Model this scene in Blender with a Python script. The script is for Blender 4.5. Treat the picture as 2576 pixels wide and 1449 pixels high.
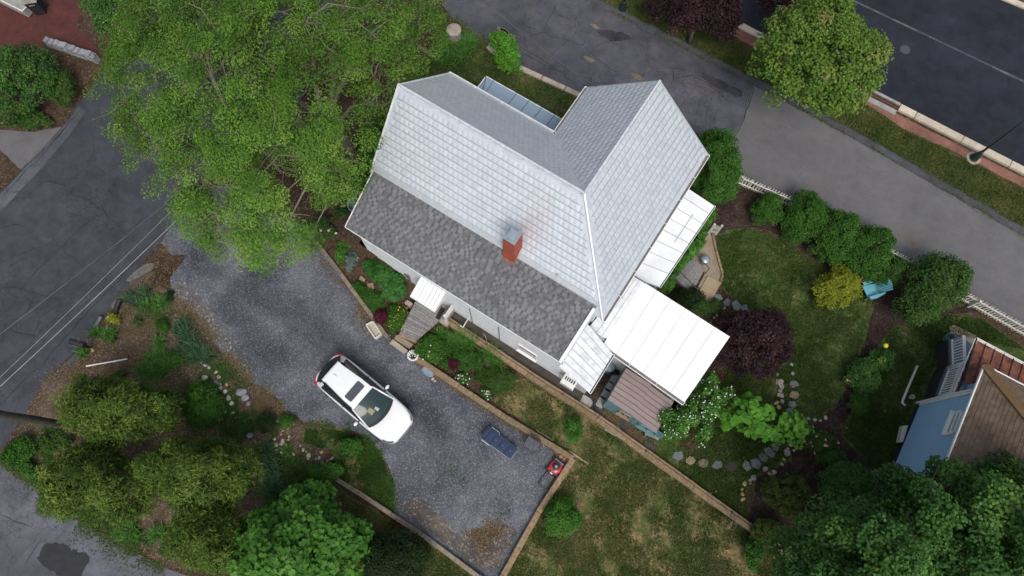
import bpy, bmesh, math, random
import numpy as np
from mathutils import Vector, Matrix

scene = bpy.context.scene
for o in list(bpy.data.objects):
    bpy.data.objects.remove(o)

# ---------------------------------------------------------------- camera
CAM_H, FPX, TILT, ROLL = 31.0, 1786.0, 16.5, 0.5
cam_rot = Matrix.Rotation(math.radians(TILT), 3, 'X') @ Matrix.Rotation(math.radians(ROLL), 3, 'Z')
cd = bpy.data.cameras.new('camera')
cam = bpy.data.objects.new('camera', cd)
scene.collection.objects.link(cam)
cam.matrix_world = Matrix.Translation((0, 0, CAM_H)) @ cam_rot.to_4x4()
cd.sensor_width = 36.0
cd.lens = 36.0 * FPX / 2576.0
cd.clip_end = 2000.0
scene.camera = cam
scene.render.resolution_x, scene.render.resolution_y = 1024, 576

# ---------------------------------------------------------------- sky, sun, exposure
SUN_EL, SUN_AZ = math.radians(56), math.radians(168)     # azimuth measured from +Y, clockwise
w = bpy.data.worlds.new('World'); scene.world = w; w.use_nodes = True
wn, wl = w.node_tree.nodes, w.node_tree.links
bg = wn['Background']; bg.inputs['Strength'].default_value = 0.15
sky = wn.new('ShaderNodeTexSky'); sky.sky_type = 'NISHITA'; sky.sun_disc = False
sky.sun_elevation = SUN_EL; sky.sun_rotation = SUN_AZ
sky.air_density = 1.0; sky.dust_density = 4.0; sky.ozone_density = 1.0
hs = wn.new('ShaderNodeHueSaturation'); hs.inputs['Saturation'].default_value = 0.62   # grey overcast sky
wl.new(sky.outputs[0], hs.inputs['Color']); wl.new(hs.outputs[0], bg.inputs['Color'])
sd = bpy.data.lights.new('sun', 'SUN'); sd.energy = 1.5; sd.angle = math.radians(24); sd.color = (1.0, 0.985, 0.96)
sun = bpy.data.objects.new('sun', sd); scene.collection.objects.link(sun)
sdir = Vector((math.sin(SUN_AZ) * math.cos(SUN_EL), math.cos(SUN_AZ) * math.cos(SUN_EL), math.sin(SUN_EL)))
sun.rotation_euler = (-sdir).to_track_quat('-Z', 'Y').to_euler(); sun.location = (0, 0, 60)
vs = scene.view_settings
vs.view_transform = 'Standard'; vs.look = 'None'; vs.exposure = 0.1; vs.gamma = 1.0; vs.use_curve_mapping = False

# ---------------------------------------------------------------- measuring helpers
rng = np.random.default_rng(7); random.seed(7)
def ray(u, v):
    return cam_rot @ Vector(((u - 1288.0) / FPX, -(v - 724.5) / FPX, -1.0))
def px(u, v, z=0.0):
    d = ray(u, v); k = (z - CAM_H) / d.z
    return Vector((d.x * k, d.y * k, z))
def pxp(u, v, p, n):
    d = ray(u, v); o = Vector((0, 0, CAM_H)); k = (p - o).dot(n) / d.dot(n)
    return o + d * k
TH = math.radians(-32.3)
E1 = Vector((math.cos(TH), math.sin(TH), 0)); E2 = Vector((-math.sin(TH), math.cos(TH), 0)); UP = Vector((0, 0, 1))
def hp(a, b, z=0.0):
    return E1 * a + E2 * b + UP * z
def ab(p):
    return p.dot(E1), p.dot(E2)
def zoomer(x0, y0, s):
    return lambda x, y: (0.8385 * x0 + 0.8385 / s * x, 0.8385 * y0 + 0.8385 / s * y)
K1, K2, K3, K4 = [zoomer(x, 0, 2.415) for x in (0, 750, 1500, 2272)]
K5, K6, K7, K8 = [zoomer(x, 560, 2.415) for x in (0, 750, 1500, 2272)]
Q1, Q2, Q3, Q4 = [zoomer(x, 1128, 2.415) for x in (0, 750, 1500, 2272)]
N1 = zoomer(2650, 950, 3.623); N2 = zoomer(2050, 1080, 3.451); N3 = zoomer(0, 0, 4.83); N4 = zoomer(1950, 620, 4.83)
N5 = zoomer(600, 1080, 3.915); N6 = zoomer(1230, 30, 3.7145); N7 = zoomer(1230, 1000, 4.83); N8 = zoomer(900, 660, 4.2625)
C5 = zoomer(900, 1020, 4.39); L6 = zoomer(1400, 1250, 4.83); S7 = zoomer(1600, 1000, 3.623); D8 = zoomer(1180, 780, 4.5275)

# ---------------------------------------------------------------- scene graph helpers
ORG = {}
COL = scene.collection
def tag(o, label=None, cat=None, group=None, kind=None):
    if label: o['label'] = label
    if cat: o['category'] = cat
    if group: o['group'] = group
    if kind: o['kind'] = kind
    return o
def thing(name, label, cat, loc, group=None):
    o = bpy.data.objects.new(name, None); COL.objects.link(o)
    o.location = loc; o.empty_display_size = 0.2; ORG[o] = Vector(loc)
    return tag(o, label, cat, group)
def link_mesh(name, me, parent=None, origin=None):
    o = bpy.data.objects.new(name, me); COL.objects.link(o)
    if parent is not None:
        o.parent = parent; ORG[o] = ORG[parent]
    else:
        o.location = origin; ORG[o] = Vector(origin)
    return o
def shared(name, me, parent, loc, mat3=None):
    """a repeated piece that shares mesh data; loc / mat3 in world terms"""
    o = bpy.data.objects.new(name, me); COL.objects.link(o)
    o.parent = parent
    m = (mat3.to_4x4() if mat3 is not None else Matrix.Identity(4))
    m.translation = Vector(loc) - ORG[parent]
    o.matrix_local = m; ORG[o] = Vector(loc)
    return o

class B:
    """collects shapes (world coordinates, or local ones under xf) and builds ONE mesh object"""
    def __init__(s, xf=None):
        s.v, s.f, s.xf = [], [], xf
    def add(s, vs, fs):
        n = len(s.v)
        s.v += [Vector(p) if s.xf is None else s.xf @ Vector(p) for p in vs]
        s.f += [tuple(i + n for i in f) for f in fs]; return s
    def box(s, c, d, rz=0.0, R=None):
        c = Vector(c); hx, hy, hz = d[0] / 2, d[1] / 2, d[2] / 2
        R = R if R is not None else Matrix.Rotation(rz, 3, 'Z')
        vs = [c + R @ Vector((x * hx, y * hy, z * hz)) for z in (-1, 1) for x, y in ((-1, -1), (1, -1), (1, 1), (-1, 1))]
        return s.add(vs, [(3, 2, 1, 0), (4, 5, 6, 7), (0, 1, 5, 4), (1, 2, 6, 5), (2, 3, 7, 6), (3, 0, 4, 7)])
    def prism(s, pts, h, down=None):
        """pts: upper outline (3D, any winding); h thickness along down"""
        down = Vector((0, 0, -1)) if down is None else down
        pts = [Vector(p) for p in pts]; n = len(pts)
        ar = sum((pts[i].x * pts[(i + 1) % n].y - pts[(i + 1) % n].x * pts[i].y) for i in range(n))
        if ar < 0: pts = pts[::-1]
        vs = pts + [p + down * h for p in pts]
        return s.add(vs, [tuple(range(n)), tuple(range(2 * n - 1, n - 1, -1))] + [(i, i + n, (i + 1) % n + n, (i + 1) % n) for i in range(n)])
    def beam(s, p, q, w, h, up=None):
        p, q = Vector(p), Vector(q); d = (q - p); L = d.length; d = d / L
        up = Vector(up) if up is not None else Vector((0, 0, 1))
        if abs(d.dot(up)) > 0.98: up = Vector((1, 0, 0))
        y = up.cross(d).normalized(); z = d.cross(y)
        R = Matrix((d, y, z)).transposed()
        return s.box((p + q) / 2, (L, w, h), R=R)
    def tube(s, pts, r, n=6, cap=True):
        pts = [Vector(p) for p in pts]; m = len(pts)
        rs = r if isinstance(r, (list, tuple)) else [r] * m
        vs, fs = [], []
        prev = None
        for i, p in enumerate(pts):
            d = (pts[min(i + 1, m - 1)] - pts[max(i - 1, 0)]).normalized()
            if prev is None:
                a = d.orthogonal().normalized()
            else:
                a = (prev - d * prev.dot(d)); a = a.normalized() if a.length > 1e-6 else d.orthogonal().normalized()
            prev = a; b = d.cross(a)
            vs += [p + (a * math.cos(t) + b * math.sin(t)) * rs[i] for t in [2 * math.pi * k / n for k in range(n)]]
        for i in range(m - 1):
            fs += [(i * n + k, i * n + (k + 1) % n, (i + 1) * n + (k + 1) % n, (i + 1) * n + k) for k in range(n)]
        if cap: fs += [tuple(range(n - 1, -1, -1)), tuple((m - 1) * n + k for k in range(n))]
        return s.add(vs, fs)
    def lathe(s, c, prof, n=20, sx=1, sy=1, rz=0):
        c = Vector(c); R = Matrix.Rotation(rz, 3, 'Z'); vs, fs = [], []
        for r, z in prof:
            vs += [c + R @ Vector((r * sx * math.cos(2 * math.pi * k / n), r * sy * math.sin(2 * math.pi * k / n), z)) for k in range(n)]
        for i in range(len(prof) - 1):
            fs += [(i * n + k, i * n + (k + 1) % n, (i + 1) * n + (k + 1) % n, (i + 1) * n + k) for k in range(n)]
        fs += [tuple(range(n - 1, -1, -1)), tuple((len(prof) - 1) * n + k for k in range(n))]
        return s.add(vs, fs)
    def grid(s, rows):
        m, n = len(rows), len(rows[0])
        return s.add([p for r in rows for p in r], [(i * n + j, i * n + j + 1, (i + 1) * n + j + 1, (i + 1) * n + j) for i in range(m - 1) for j in range(n - 1)])
    def poly(s, pts):
        return s.add(pts, [tuple(range(len(pts)))])
    def build(s, name, mat, parent=None, smooth=False, bevel=0.0, seg=1, label=None, cat=None, group=None, kind=None, sub=0, origin=None):
        if parent is not None: o0 = ORG[parent]
        elif origin is not None: o0 = Vector(origin)
        else:
            c = sum(s.v, Vector()) / len(s.v); o0 = Vector((c.x, c.y, min(p.z for p in s.v)))
        me = bpy.data.meshes.new(name)
        me.from_pydata([tuple(p - o0) for p in s.v], [], s.f); me.update()
        if isinstance(mat, (list, tuple)):
            for m in mat: me.materials.append(m)
        else: me.materials.append(mat)
        if smooth:
            me.polygons.foreach_set('use_smooth', [True] * len(me.polygons))
        o = link_mesh(name, me, parent, o0)
        if bevel:
            bv = o.modifiers.new('bevel', 'BEVEL'); bv.width = bevel; bv.segments = seg; bv.limit_method = 'ANGLE'
        if sub:
            sb = o.modifiers.new('sub', 'SUBSURF'); sb.levels = sub; sb.render_levels = sub
        return tag(o, label, cat, group, kind)

# ---------------------------------------------------------------- materials
def newmat(name):
    m = bpy.data.materials.new(name); m.use_nodes = True
    nt = m.node_tree; return m, nt.nodes, nt.links, nt.nodes['Principled BSDF']
def nd(ns, t, **kw):
    n = ns.new(t)
    for k, v in kw.items():
        if k.startswith('_'): setattr(n, k[1:], v)
        else: n.inputs[k.replace('__', ' ')].default_value = v
    return n
def c4(c): return (c[0], c[1], c[2], 1.0)
def ramp(ns, ls, fac, stops, interp='LINEAR'):
    r = ns.new('ShaderNodeValToRGB'); cr = r.color_ramp; cr.interpolation = interp
    while len(cr.elements) < len(stops): cr.elements.new(0.5)
    for e, (p, c) in zip(cr.elements, stops): e.position = p; e.color = c4(c)
    ls.new(fac, r.inputs[0]); return r.outputs[0]
def val(ns, ls, fac, lo, hi, a=0.0, b=1.0):
    r = ns.new('ShaderNodeMapRange'); r.inputs[1].default_value = lo; r.inputs[2].default_value = hi
    r.inputs[3].default_value = a; r.inputs[4].default_value = b; ls.new(fac, r.inputs[0]); return r.outputs[0]
def mix(ns, ls, fac, a, b, mode='MIX'):
    m = ns.new('ShaderNodeMix'); m.data_type = 'RGBA'; m.blend_type = mode
    if isinstance(fac, (int, float)): m.inputs[0].default_value = fac
    else: ls.new(fac, m.inputs[0])
    for i, x in ((6, a), (7, b)):
        if isinstance(x, tuple): m.inputs[i].default_value = c4(x)
        else: ls.new(x, m.inputs[i])
    return m.outputs[2]
def math_(ns, ls, op, a, b=None):
    m = ns.new('ShaderNodeMath'); m.operation = op
    for i, x in ((0, a), (1, b)):
        if x is None: continue
        if isinstance(x, (int, float)): m.inputs[i].default_value = x
        else: ls.new(x, m.inputs[i])
    return m.outputs[0]
def noise(ns, ls, pos, scale, detail=4, rough=0.6, dist=0.0):
    n = nd(ns, 'ShaderNodeTexNoise', Scale=scale, Detail=detail, Roughness=rough, Distortion=dist)
    ls.new(pos, n.inputs['Vector']); return n.outputs[0]
def worldpos(ns):
    return ns.new('ShaderNodeNewGeometry').outputs['Position']
def bump(ns, ls, bsdf, h, strength=0.4, dist=0.02):
    b = nd(ns, 'ShaderNodeBump', Strength=strength, Distance=dist)
    ls.new(h, b.inputs['Height']); ls.new(b.outputs[0], bsdf.inputs['Normal'])

def plain(name, col, rough=0.6, metal=0.0, var=0.12, scale=6.0, bmp=0.15, spec=0.5, coat=0.0, orand=0.0):
    """colour with fine wear / dirt variation"""
    m, ns, ls, b = newmat(name); p = worldpos(ns)
    f = noise(ns, ls, p, scale, 6, 0.65)
    lo = tuple(max(0, c * (1 - var)) for c in col); hi = tuple(min(1, c * (1 + var * 0.8)) for c in col)
    cc_ = ramp(ns, ls, f, [(0.3, lo), (0.7, hi)])
    if orand:
        oi = ns.new('ShaderNodeObjectInfo')
        cc_ = mix(ns, ls, 1.0, cc_, ramp(ns, ls, oi.outputs['Random'], [(0, (1 - orand,) * 3), (1, (1 + orand,) * 3)]), 'MULTIPLY')
    ls.new(cc_, b.inputs['Base Color'])
    b.inputs['Roughness'].default_value = rough; b.inputs['Metallic'].default_value = metal
    b.inputs['Specular IOR Level'].default_value = spec
    if coat: b.inputs['Coat Weight'].default_value = coat
    if bmp: bump(ns, ls, b, noise(ns, ls, p, scale * 6, 3), bmp, 0.01)
    return m
def leafmat(name, stops, rough=0.55, trans=0.25):
    m, ns, ls, b = newmat(name)
    at = ns.new('ShaderNodeAttribute'); at.attribute_name = 'tone'
    c = ramp(ns, ls, at.outputs['Fac'], stops)
    ls.new(c, b.inputs['Base Color']); b.inputs['Roughness'].default_value = rough
    b.inputs['Specular IOR Level'].default_value = 0.10
    t = ns.new('ShaderNodeBsdfTranslucent'); ls.new(c, t.inputs[0])
    ms = ns.new('ShaderNodeMixShader'); ms.inputs[0].default_value = trans
    ls.new(b.outputs[0], ms.inputs[1]); ls.new(t.outputs[0], ms.inputs[2])
    ls.new(ms.outputs[0], ns['Material Output'].inputs[0]); return m
def tonemat(name, stops, rough=0.8, metal=0.0, sc=25.0, var=0.25, bmp=0.3, stain=0.0):
    """colour by the pieces' own tone plus grain"""
    m, ns, ls, b = newmat(name); p = worldpos(ns)
    at = ns.new('ShaderNodeAttribute'); at.attribute_name = 'tone'
    c = ramp(ns, ls, at.outputs['Fac'], stops)
    g = noise(ns, ls, p, sc, 5, 0.7)
    c = mix(ns, ls, 1.0, c, ramp(ns, ls, g, [(0.25, (1 - var,) * 3), (0.75, (1 + var * 0.5,) * 3)]), 'MULTIPLY')
    if stain:
        s = val(ns, ls, noise(ns, ls, p, 0.55, 5, 0.65, 0.6), 0.48, 0.68, 0.0, stain)
        c = mix(ns, ls, s, c, (0.03, 0.03, 0.03))
    ls.new(c, b.inputs['Base Color'])
    b.inputs['Roughness'].default_value = rough; b.inputs['Metallic'].default_value = metal
    bump(ns, ls, b, g, bmp, 0.01); return m

def asphalt(name, c, cracks=0.6, patch=0.35, seed=0.0, brown=0.0, speck=0.5, crack_scale=0.28, midc=0.26):
    m, ns, ls, b = newmat(name)
    mp = ns.new('ShaderNodeMapping'); mp.inputs['Location'].default_value = (seed, seed * 1.7, 0)
    ls.new(worldpos(ns), mp.inputs[0]); p = mp.outputs[0]
    big = noise(ns, ls, p, 0.16, 5, 0.6, 0.8); mid = noise(ns, ls, p, 1.3, 5, 0.65, 0.4)
    fine = noise(ns, ls, p, 55, 3, 0.7); f2 = noise(ns, ls, p, 14, 4, 0.75)
    lo = tuple(x * (1 - patch) for x in c); hi = tuple(x * (1 + patch) for x in c)
    col = ramp(ns, ls, big, [(0.3, lo), (0.5, c), (0.7, hi)])
    col = mix(ns, ls, 1.0, col, ramp(ns, ls, mid, [(0.3, (1 - midc,) * 3), (0.7, (1 + midc,) * 3)]), 'MULTIPLY')
    col = mix(ns, ls, speck, col, ramp(ns, ls, fine, [(0.3, (0.55,) * 3), (0.7, (1.5,) * 3)]), 'MULTIPLY')
    col = mix(ns, ls, speck, col, ramp(ns, ls, f2, [(0.3, (0.72,) * 3), (0.72, (1.3,) * 3)]), 'MULTIPLY')
    if brown:
        col = mix(ns, ls, val(ns, ls, noise(ns, ls, p, 0.5, 6, 0.7, 1.0), 0.52, 0.7, 0, brown), col, (0.16, 0.13, 0.09))
    if cracks:
        wv = ns.new('ShaderNodeVectorMath'); wv.operation = 'SCALE'; wv.inputs[3].default_value = 0.9
        nz = nd(ns, 'ShaderNodeTexNoise', Scale=0.9, Detail=6, Roughness=0.65); ls.new(p, nz.inputs['Vector'])
        ls.new(nz.outputs[1], wv.inputs[0])
        ad = ns.new('ShaderNodeVectorMath'); ls.new(p, ad.inputs[0]); ls.new(wv.outputs[0], ad.inputs[1])
        masks = []
        for sc, wd, lo_, hi_ in ((crack_scale, 0.006, 0.0, 0.001), (1.9, 0.035, 0.50, 0.60)):
            vo = ns.new('ShaderNodeTexVoronoi'); vo.feature = 'DISTANCE_TO_EDGE'; vo.inputs['Scale'].default_value = sc
            ls.new(ad.outputs[0], vo.inputs['Vector'])
            e = val(ns, ls, vo.outputs['Distance'], 0.0, wd, 1.0, 0.0)
            if hi_ > 0.01: e = math_(ns, ls, 'MULTIPLY', e, val(ns, ls, noise(ns, ls, p, 0.33, 3, 0.5), lo_, hi_))
            masks.append(e)
        mk = math_(ns, ls, 'MULTIPLY', math_(ns, ls, 'MAXIMUM', masks[0], masks[1]), cracks)
        col = mix(ns, ls, mk, col, tuple(x * 0.3 for x in c))
    ls.new(col, b.inputs['Base Color']); b.inputs['Roughness'].default_value = 0.88; b.inputs['Specular IOR Level'].default_value = 0.2
    bump(ns, ls, b, fine, 0.35, 0.01); return m

def seg_dist(ns, ls, pos, a, b):
    """distance on the ground from pos to the segment a-b"""
    a, b = Vector(a), Vector(b); d = b - a
    def vm(op, x, y=None, sc=None):
        n = ns.new('ShaderNodeVectorMath'); n.operation = op
        for i, q in ((0, x), (1, y)):
            if q is None: continue
            if isinstance(q, Vector): n.inputs[i].default_value = q
            else: ls.new(q, n.inputs[i])
        if sc is not None: ls.new(sc, n.inputs[3])
        return n
    rel = vm('SUBTRACT', pos, a).outputs[0]
    t = math_(ns, ls, 'DIVIDE', vm('DOT_PRODUCT', rel, d).outputs['Value'], d.length_squared)
    t = val(ns, ls, t, 0.0, 1.0, 0.0, 1.0)
    pr = ns.new('ShaderNodeVectorMath'); pr.operation = 'SCALE'; pr.inputs[0].default_value = d; ls.new(t, pr.inputs[3])
    return vm('LENGTH', vm('SUBTRACT', rel, pr.outputs[0]).outputs[0]).outputs['Value']
def wheel_tracks(m, segs, width, amount):
    ns, ls = m.node_tree.nodes, m.node_tree.links; b = ns['Principled BSDF']; p = worldpos(ns)
    src = b.inputs['Base Color'].links[0].from_socket; dm = None
    for a, c in segs:
        e = seg_dist(ns, ls, p, a, c); dm = e if dm is None else math_(ns, ls, 'MINIMUM', dm, e)
    dm = math_(ns, ls, 'ADD', dm, math_(ns, ls, 'MULTIPLY', math_(ns, ls, 'SUBTRACT', noise(ns, ls, p, 1.1, 5, 0.7), 0.5), width * 2.2))
    k = val(ns, ls, dm, width * 0.35, width, amount, 0.0)
    ls.new(mix(ns, ls, k, src, mix(ns, ls, 1.0, src, (0.42, 0.43, 0.47), 'MULTIPLY')), b.inputs['Base Color'])
def groundmat(name, stops, big=0.35, mid=2.2, fine=28.0, bmp=0.8, rough=0.95, spk=None, spk_amt=0.5, seed=0.0, mixw=(0.45, 0.35, 0.2), lo=0.32, hi=0.68):
    """mottled natural ground: three octave bands through one colour ramp, plus chips"""
    m, ns, ls, b = newmat(name)
    mp = ns.new('ShaderNodeMapping'); mp.inputs['Location'].default_value = (seed, -seed * 2.1, 0)
    ls.new(worldpos(ns), mp.inputs[0]); p = mp.outputs[0]
    A = noise(ns, ls, p, big, 5, 0.65, 1.0); M_ = noise(ns, ls, p, mid, 5, 0.7, 0.6); F = noise(ns, ls, p, fine, 4, 0.75)
    t = math_(ns, ls, 'ADD', math_(ns, ls, 'MULTIPLY', A, mixw[0]), math_(ns, ls, 'MULTIPLY', M_, mixw[1]))
    t = math_(ns, ls, 'ADD', t, math_(ns, ls, 'MULTIPLY', F, mixw[2]))
    col = ramp(ns, ls, val(ns, ls, t, lo, hi), stops)
    if spk:
        vo = nd(ns, 'ShaderNodeTexVoronoi', Scale=spk[1]); ls.new(p, vo.inputs['Vector'])
        sep = ns.new('ShaderNodeSeparateColor'); ls.new(vo.outputs['Color'], sep.inputs[0])
        col = mix(ns, ls, math_(ns, ls, 'MULTIPLY', val(ns, ls, sep.outputs[0], 1 - spk[2], 1 - spk[2] * 0.4), spk_amt), col, spk[0])
        col = mix(ns, ls, math_(ns, ls, 'MULTIPLY', val(ns, ls, sep.outputs[1], 1 - spk[2], 1 - spk[2] * 0.4), spk_amt), col, tuple(x * 0.12 for x in spk[0]))
    ls.new(col, b.inputs['Base Color']); b.inputs['Roughness'].default_value = rough
    b.inputs['Specular IOR Level'].default_value = 0.05
    bump(ns, ls, b, F, bmp, 0.03); return m

MT = {}
MT['soil'] = groundmat('soil', [(0, (0.022, 0.016, 0.012)), (0.35, (0.045, 0.028, 0.020)), (0.65, (0.075, 0.05, 0.034)), (1, (0.14, 0.10, 0.068))], spk=((0.30, 0.22, 0.14), 26, 0.16), spk_amt=0.45)
MT['mulch'] = groundmat('mulch', [(0, (0.035, 0.023, 0.016)), (0.35, (0.075, 0.052, 0.036)), (0.65, (0.12, 0.088, 0.062)), (1, (0.22, 0.17, 0.115))], spk=((0.42, 0.33, 0.22), 26, 0.2), spk_amt=0.45, seed=3)
MT['dark_mulch'] = groundmat('dark_mulch', [(0, (0.014, 0.010, 0.008)), (0.4, (0.036, 0.023, 0.02)), (0.7, (0.065, 0.045, 0.038)), (1, (0.11, 0.085, 0.07))], spk=((0.16, 0.12, 0.10), 20, 0.15), spk_amt=0.4, seed=9)
MT['lawn'] = groundmat('lawn', [(0, (0.020, 0.036, 0.010)), (0.42, (0.042, 0.074, 0.019)), (0.62, (0.070, 0.096, 0.029)), (0.76, (0.12, 0.115, 0.052)), (0.9, (0.22, 0.165, 0.095)), (1, (0.28, 0.20, 0.115))], big=0.7, mid=4.5, fine=15, seed=5, mixw=(0.32, 0.38, 0.30), lo=0.39, hi=0.63)
MT['dry_lawn'] = groundmat('dry_lawn', [(0, (0.028, 0.046, 0.013)), (0.3, (0.056, 0.084, 0.024)), (0.5, (0.092, 0.102, 0.037)), (0.66, (0.16, 0.13, 0.062)), (0.82, (0.24, 0.165, 0.088)), (1, (0.33, 0.195, 0.10))], big=0.6, mid=4.0, fine=15, seed=12, mixw=(0.40, 0.33, 0.27), lo=0.375, hi=0.61)
MT['verge'] = groundmat('verge', [(0, (0.034, 0.046, 0.014)), (0.4, (0.07, 0.088, 0.026)), (0.7, (0.13, 0.125, 0.05)), (1, (0.24, 0.185, 0.10))], big=0.7, mid=4.5, fine=15, seed=21, mixw=(0.3, 0.36, 0.34), lo=0.39, hi=0.63)
MT['gravel'] = groundmat('gravel', [(0, (0.038, 0.041, 0.049)), (0.35, (0.074, 0.078, 0.092)), (0.6, (0.122, 0.127, 0.143)), (1, (0.225, 0.228, 0.232))], big=0.17, mid=0.8, fine=13, bmp=1.0, spk=((0.40, 0.42, 0.47), 24, 0.2), spk_amt=0.30, seed=2, mixw=(0.44, 0.2, 0.36), lo=0.37, hi=0.66)
MT['asphalt_street'] = asphalt('asphalt_street', (0.052, 0.055, 0.065), 0.6, 0.2, 3.0, speck=0.35)
MT['asphalt_alley'] = asphalt('asphalt_alley', (0.076, 0.076, 0.089), 0.6, 0.34, 11.0, brown=0.3, speck=0.6)
MT['asphalt_pale'] = asphalt('asphalt_pale', (0.125, 0.122, 0.124), 0.0, 0.12, 5.0, brown=0.12, speck=0.35, midc=0.12)
MT['asphalt_new'] = asphalt('asphalt_new', (0.020, 0.022, 0.032), 0.0, 0.22, 8.0, speck=0.3)
MT['asphalt_lower'] = asphalt('asphalt_lower', (0.105, 0.107, 0.125), 0.6, 0.28, 31.0, speck=0.4)
MT['asphalt_berm'] = asphalt('asphalt_berm', (0.07, 0.07, 0.078), 0.3, 0.3, 4.0)
MT['concrete'] = plain('concrete', (0.36, 0.31, 0.24), 0.9, var=0.35, scale=3, bmp=0.3, orand=0.08)
MT['concrete_grey'] = plain('concrete_grey', (0.30, 0.295, 0.28), 0.9, var=0.3, scale=3, bmp=0.3, orand=0.08)
MT['concrete_dark'] = plain('concrete_dark', (0.062, 0.053, 0.043), 0.9, var=0.5, scale=2, bmp=0.3, orand=0.15)
MT['kerb'] = plain('kerb', (0.52, 0.45, 0.34), 0.9, var=0.22, scale=4, bmp=0.3, orand=0.1)
MT['timber'] = plain('timber', (0.235, 0.165, 0.095), 0.9, var=0.45, scale=7, bmp=0.5, orand=0.18)
MT['timber_grey'] = plain('timber_grey', (0.20, 0.165, 0.12), 0.9, var=0.45, scale=7, bmp=0.5, orand=0.18)
MT['deck'] = plain('deck', (0.225, 0.215, 0.21), 0.85, var=0.35, scale=9, bmp=0.4, orand=0.22)
MT['deck_brown'] = plain('deck_brown', (0.28, 0.205, 0.145), 0.85, var=0.35, scale=9, bmp=0.4, orand=0.2)
MT['white_paint'] = plain('white_paint', (0.74, 0.74, 0.72), 0.5, var=0.10, scale=5, bmp=0.05)
MT['white_old'] = plain('white_old', (0.62, 0.60, 0.54), 0.7, var=0.25, scale=9, bmp=0.1, orand=0.06)
MT['white_metal'] = plain('white_metal', (0.76, 0.775, 0.78), 0.40, var=0.12, scale=1.1, bmp=0.0, orand=0.025)
MT['white_metal_worn'] = plain('white_metal_worn', (0.66, 0.68, 0.69), 0.45, var=0.25, scale=4, bmp=0.05, orand=0.06)
MT['siding_white'] = plain('siding_white', (0.58, 0.60, 0.61), 0.6, var=0.12, scale=3, bmp=0.05)
MT['stucco_grey'] = plain('stucco_grey', (0.46, 0.47, 0.46), 0.85, var=0.2, scale=4, bmp=0.2)
MT['gutter_brown'] = plain('gutter_brown', (0.17, 0.14, 0.12), 0.7, var=0.3, scale=8)
MT['roof_blue'] = plain('roof_blue', (0.235, 0.30, 0.37), 0.42, var=0.07, scale=2, bmp=0.0)
MT['seam_dark'] = plain('seam_dark', (0.12, 0.15, 0.19), 0.5, var=0.1)
MT['seam_grey'] = plain('seam_grey', (0.42, 0.43, 0.44), 0.5, var=0.2)
MT['chimney_red'] = plain('chimney_red', (0.34, 0.075, 0.042), 0.8, var=0.22, scale=7, bmp=0.3)
MT['mortar_red'] = plain('mortar_red', (0.26, 0.062, 0.038), 0.9, var=0.2)
MT['galv'] = plain('galv', (0.42, 0.47, 0.50), 0.38, 0.6, var=0.2, scale=8, bmp=0.05)
MT['galv_old'] = plain('galv_old', (0.30, 0.36, 0.40), 0.55, 0.35, var=0.25, scale=9, bmp=0.1)
MT['black'] = plain('black', (0.018, 0.018, 0.02), 0.5, var=0.2, bmp=0.05)
MT['black_matte'] = plain('black_matte', (0.012, 0.012, 0.013), 0.8, var=0.3, bmp=0.1)
MT['rubber'] = plain('rubber', (0.02, 0.02, 0.02), 0.8, var=0.2, bmp=0.2)
MT['glass_dark'] = plain('glass_dark', (0.02, 0.025, 0.03), 0.08, var=0.0, bmp=0.0, spec=0.8)
MT['glass_window'] = plain('glass_window', (0.10, 0.12, 0.13), 0.08, var=0.0, bmp=0.0, spec=0.8)
MT['teal'] = plain('teal', (0.105, 0.215, 0.23), 0.7, var=0.2, scale=6, orand=0.12)
MT['shed_roof'] = plain('shed_roof', (0.245, 0.185, 0.175), 0.5, var=0.10, scale=3, bmp=0.05, orand=0.05)
MT['shed_rib'] = plain('shed_rib', (0.12, 0.085, 0.08), 0.6, var=0.1)
MT['navy'] = plain('navy', (0.026, 0.040, 0.085), 0.9, var=0.15, scale=10, bmp=0.3)
MT['chair_blue'] = plain('chair_blue', (0.13, 0.40, 0.47), 0.5, var=0.08, scale=6, bmp=0.05)
MT['red'] = plain('red', (0.42, 0.018, 0.025), 0.3, var=0.1, bmp=0.0, coat=0.5)
MT['steel_dark'] = plain('steel_dark', (0.15, 0.155, 0.175), 0.5, 0.5, var=0.2)
MT['flagstone'] = plain('flagstone', (0.17, 0.18, 0.185), 0.9, var=0.28, scale=5, bmp=0.4, orand=0.2)
MT['tan_stone'] = plain('tan_stone', (0.25, 0.195, 0.125), 0.9, var=0.3, scale=5, bmp=0.4, orand=0.2)
MT['rock'] = plain('rock', (0.33, 0.30, 0.25), 0.9, var=0.4, scale=7, bmp=0.5, orand=0.25)
MT['rock_grey'] = plain('rock_grey', (0.24, 0.245, 0.26), 0.9, var=0.35, scale=7, bmp=0.5, orand=0.2)
MT['rock_gold'] = plain('rock_gold', (0.42, 0.30, 0.13), 0.9, var=0.35, scale=7, bmp=0.5, orand=0.25)
MT['bark'] = plain('bark', (0.17, 0.145, 0.11), 0.95, var=0.4, scale=12, bmp=0.8)
MT['bark_dark'] = plain('bark_dark', (0.07, 0.055, 0.042), 0.95, var=0.4, scale=12, bmp=0.8)
MT['blue_siding'] = plain('blue_siding', (0.25, 0.42, 0.57), 0.6, var=0.05, scale=3, bmp=0.03, orand=0.03)
MT['rust_roof'] = groundmat('rust_roof', [(0, (0.02, 0.015, 0.015)), (0.35, (0.09, 0.04, 0.03)), (0.6, (0.19, 0.075, 0.05)), (1, (0.26, 0.14, 0.10))], big=1.2, mid=5, fine=22, bmp=0.2, rough=0.7, seed=4)
MT['porch_deck'] = plain('porch_deck', (0.10, 0.115, 0.15), 0.6, var=0.12)
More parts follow.
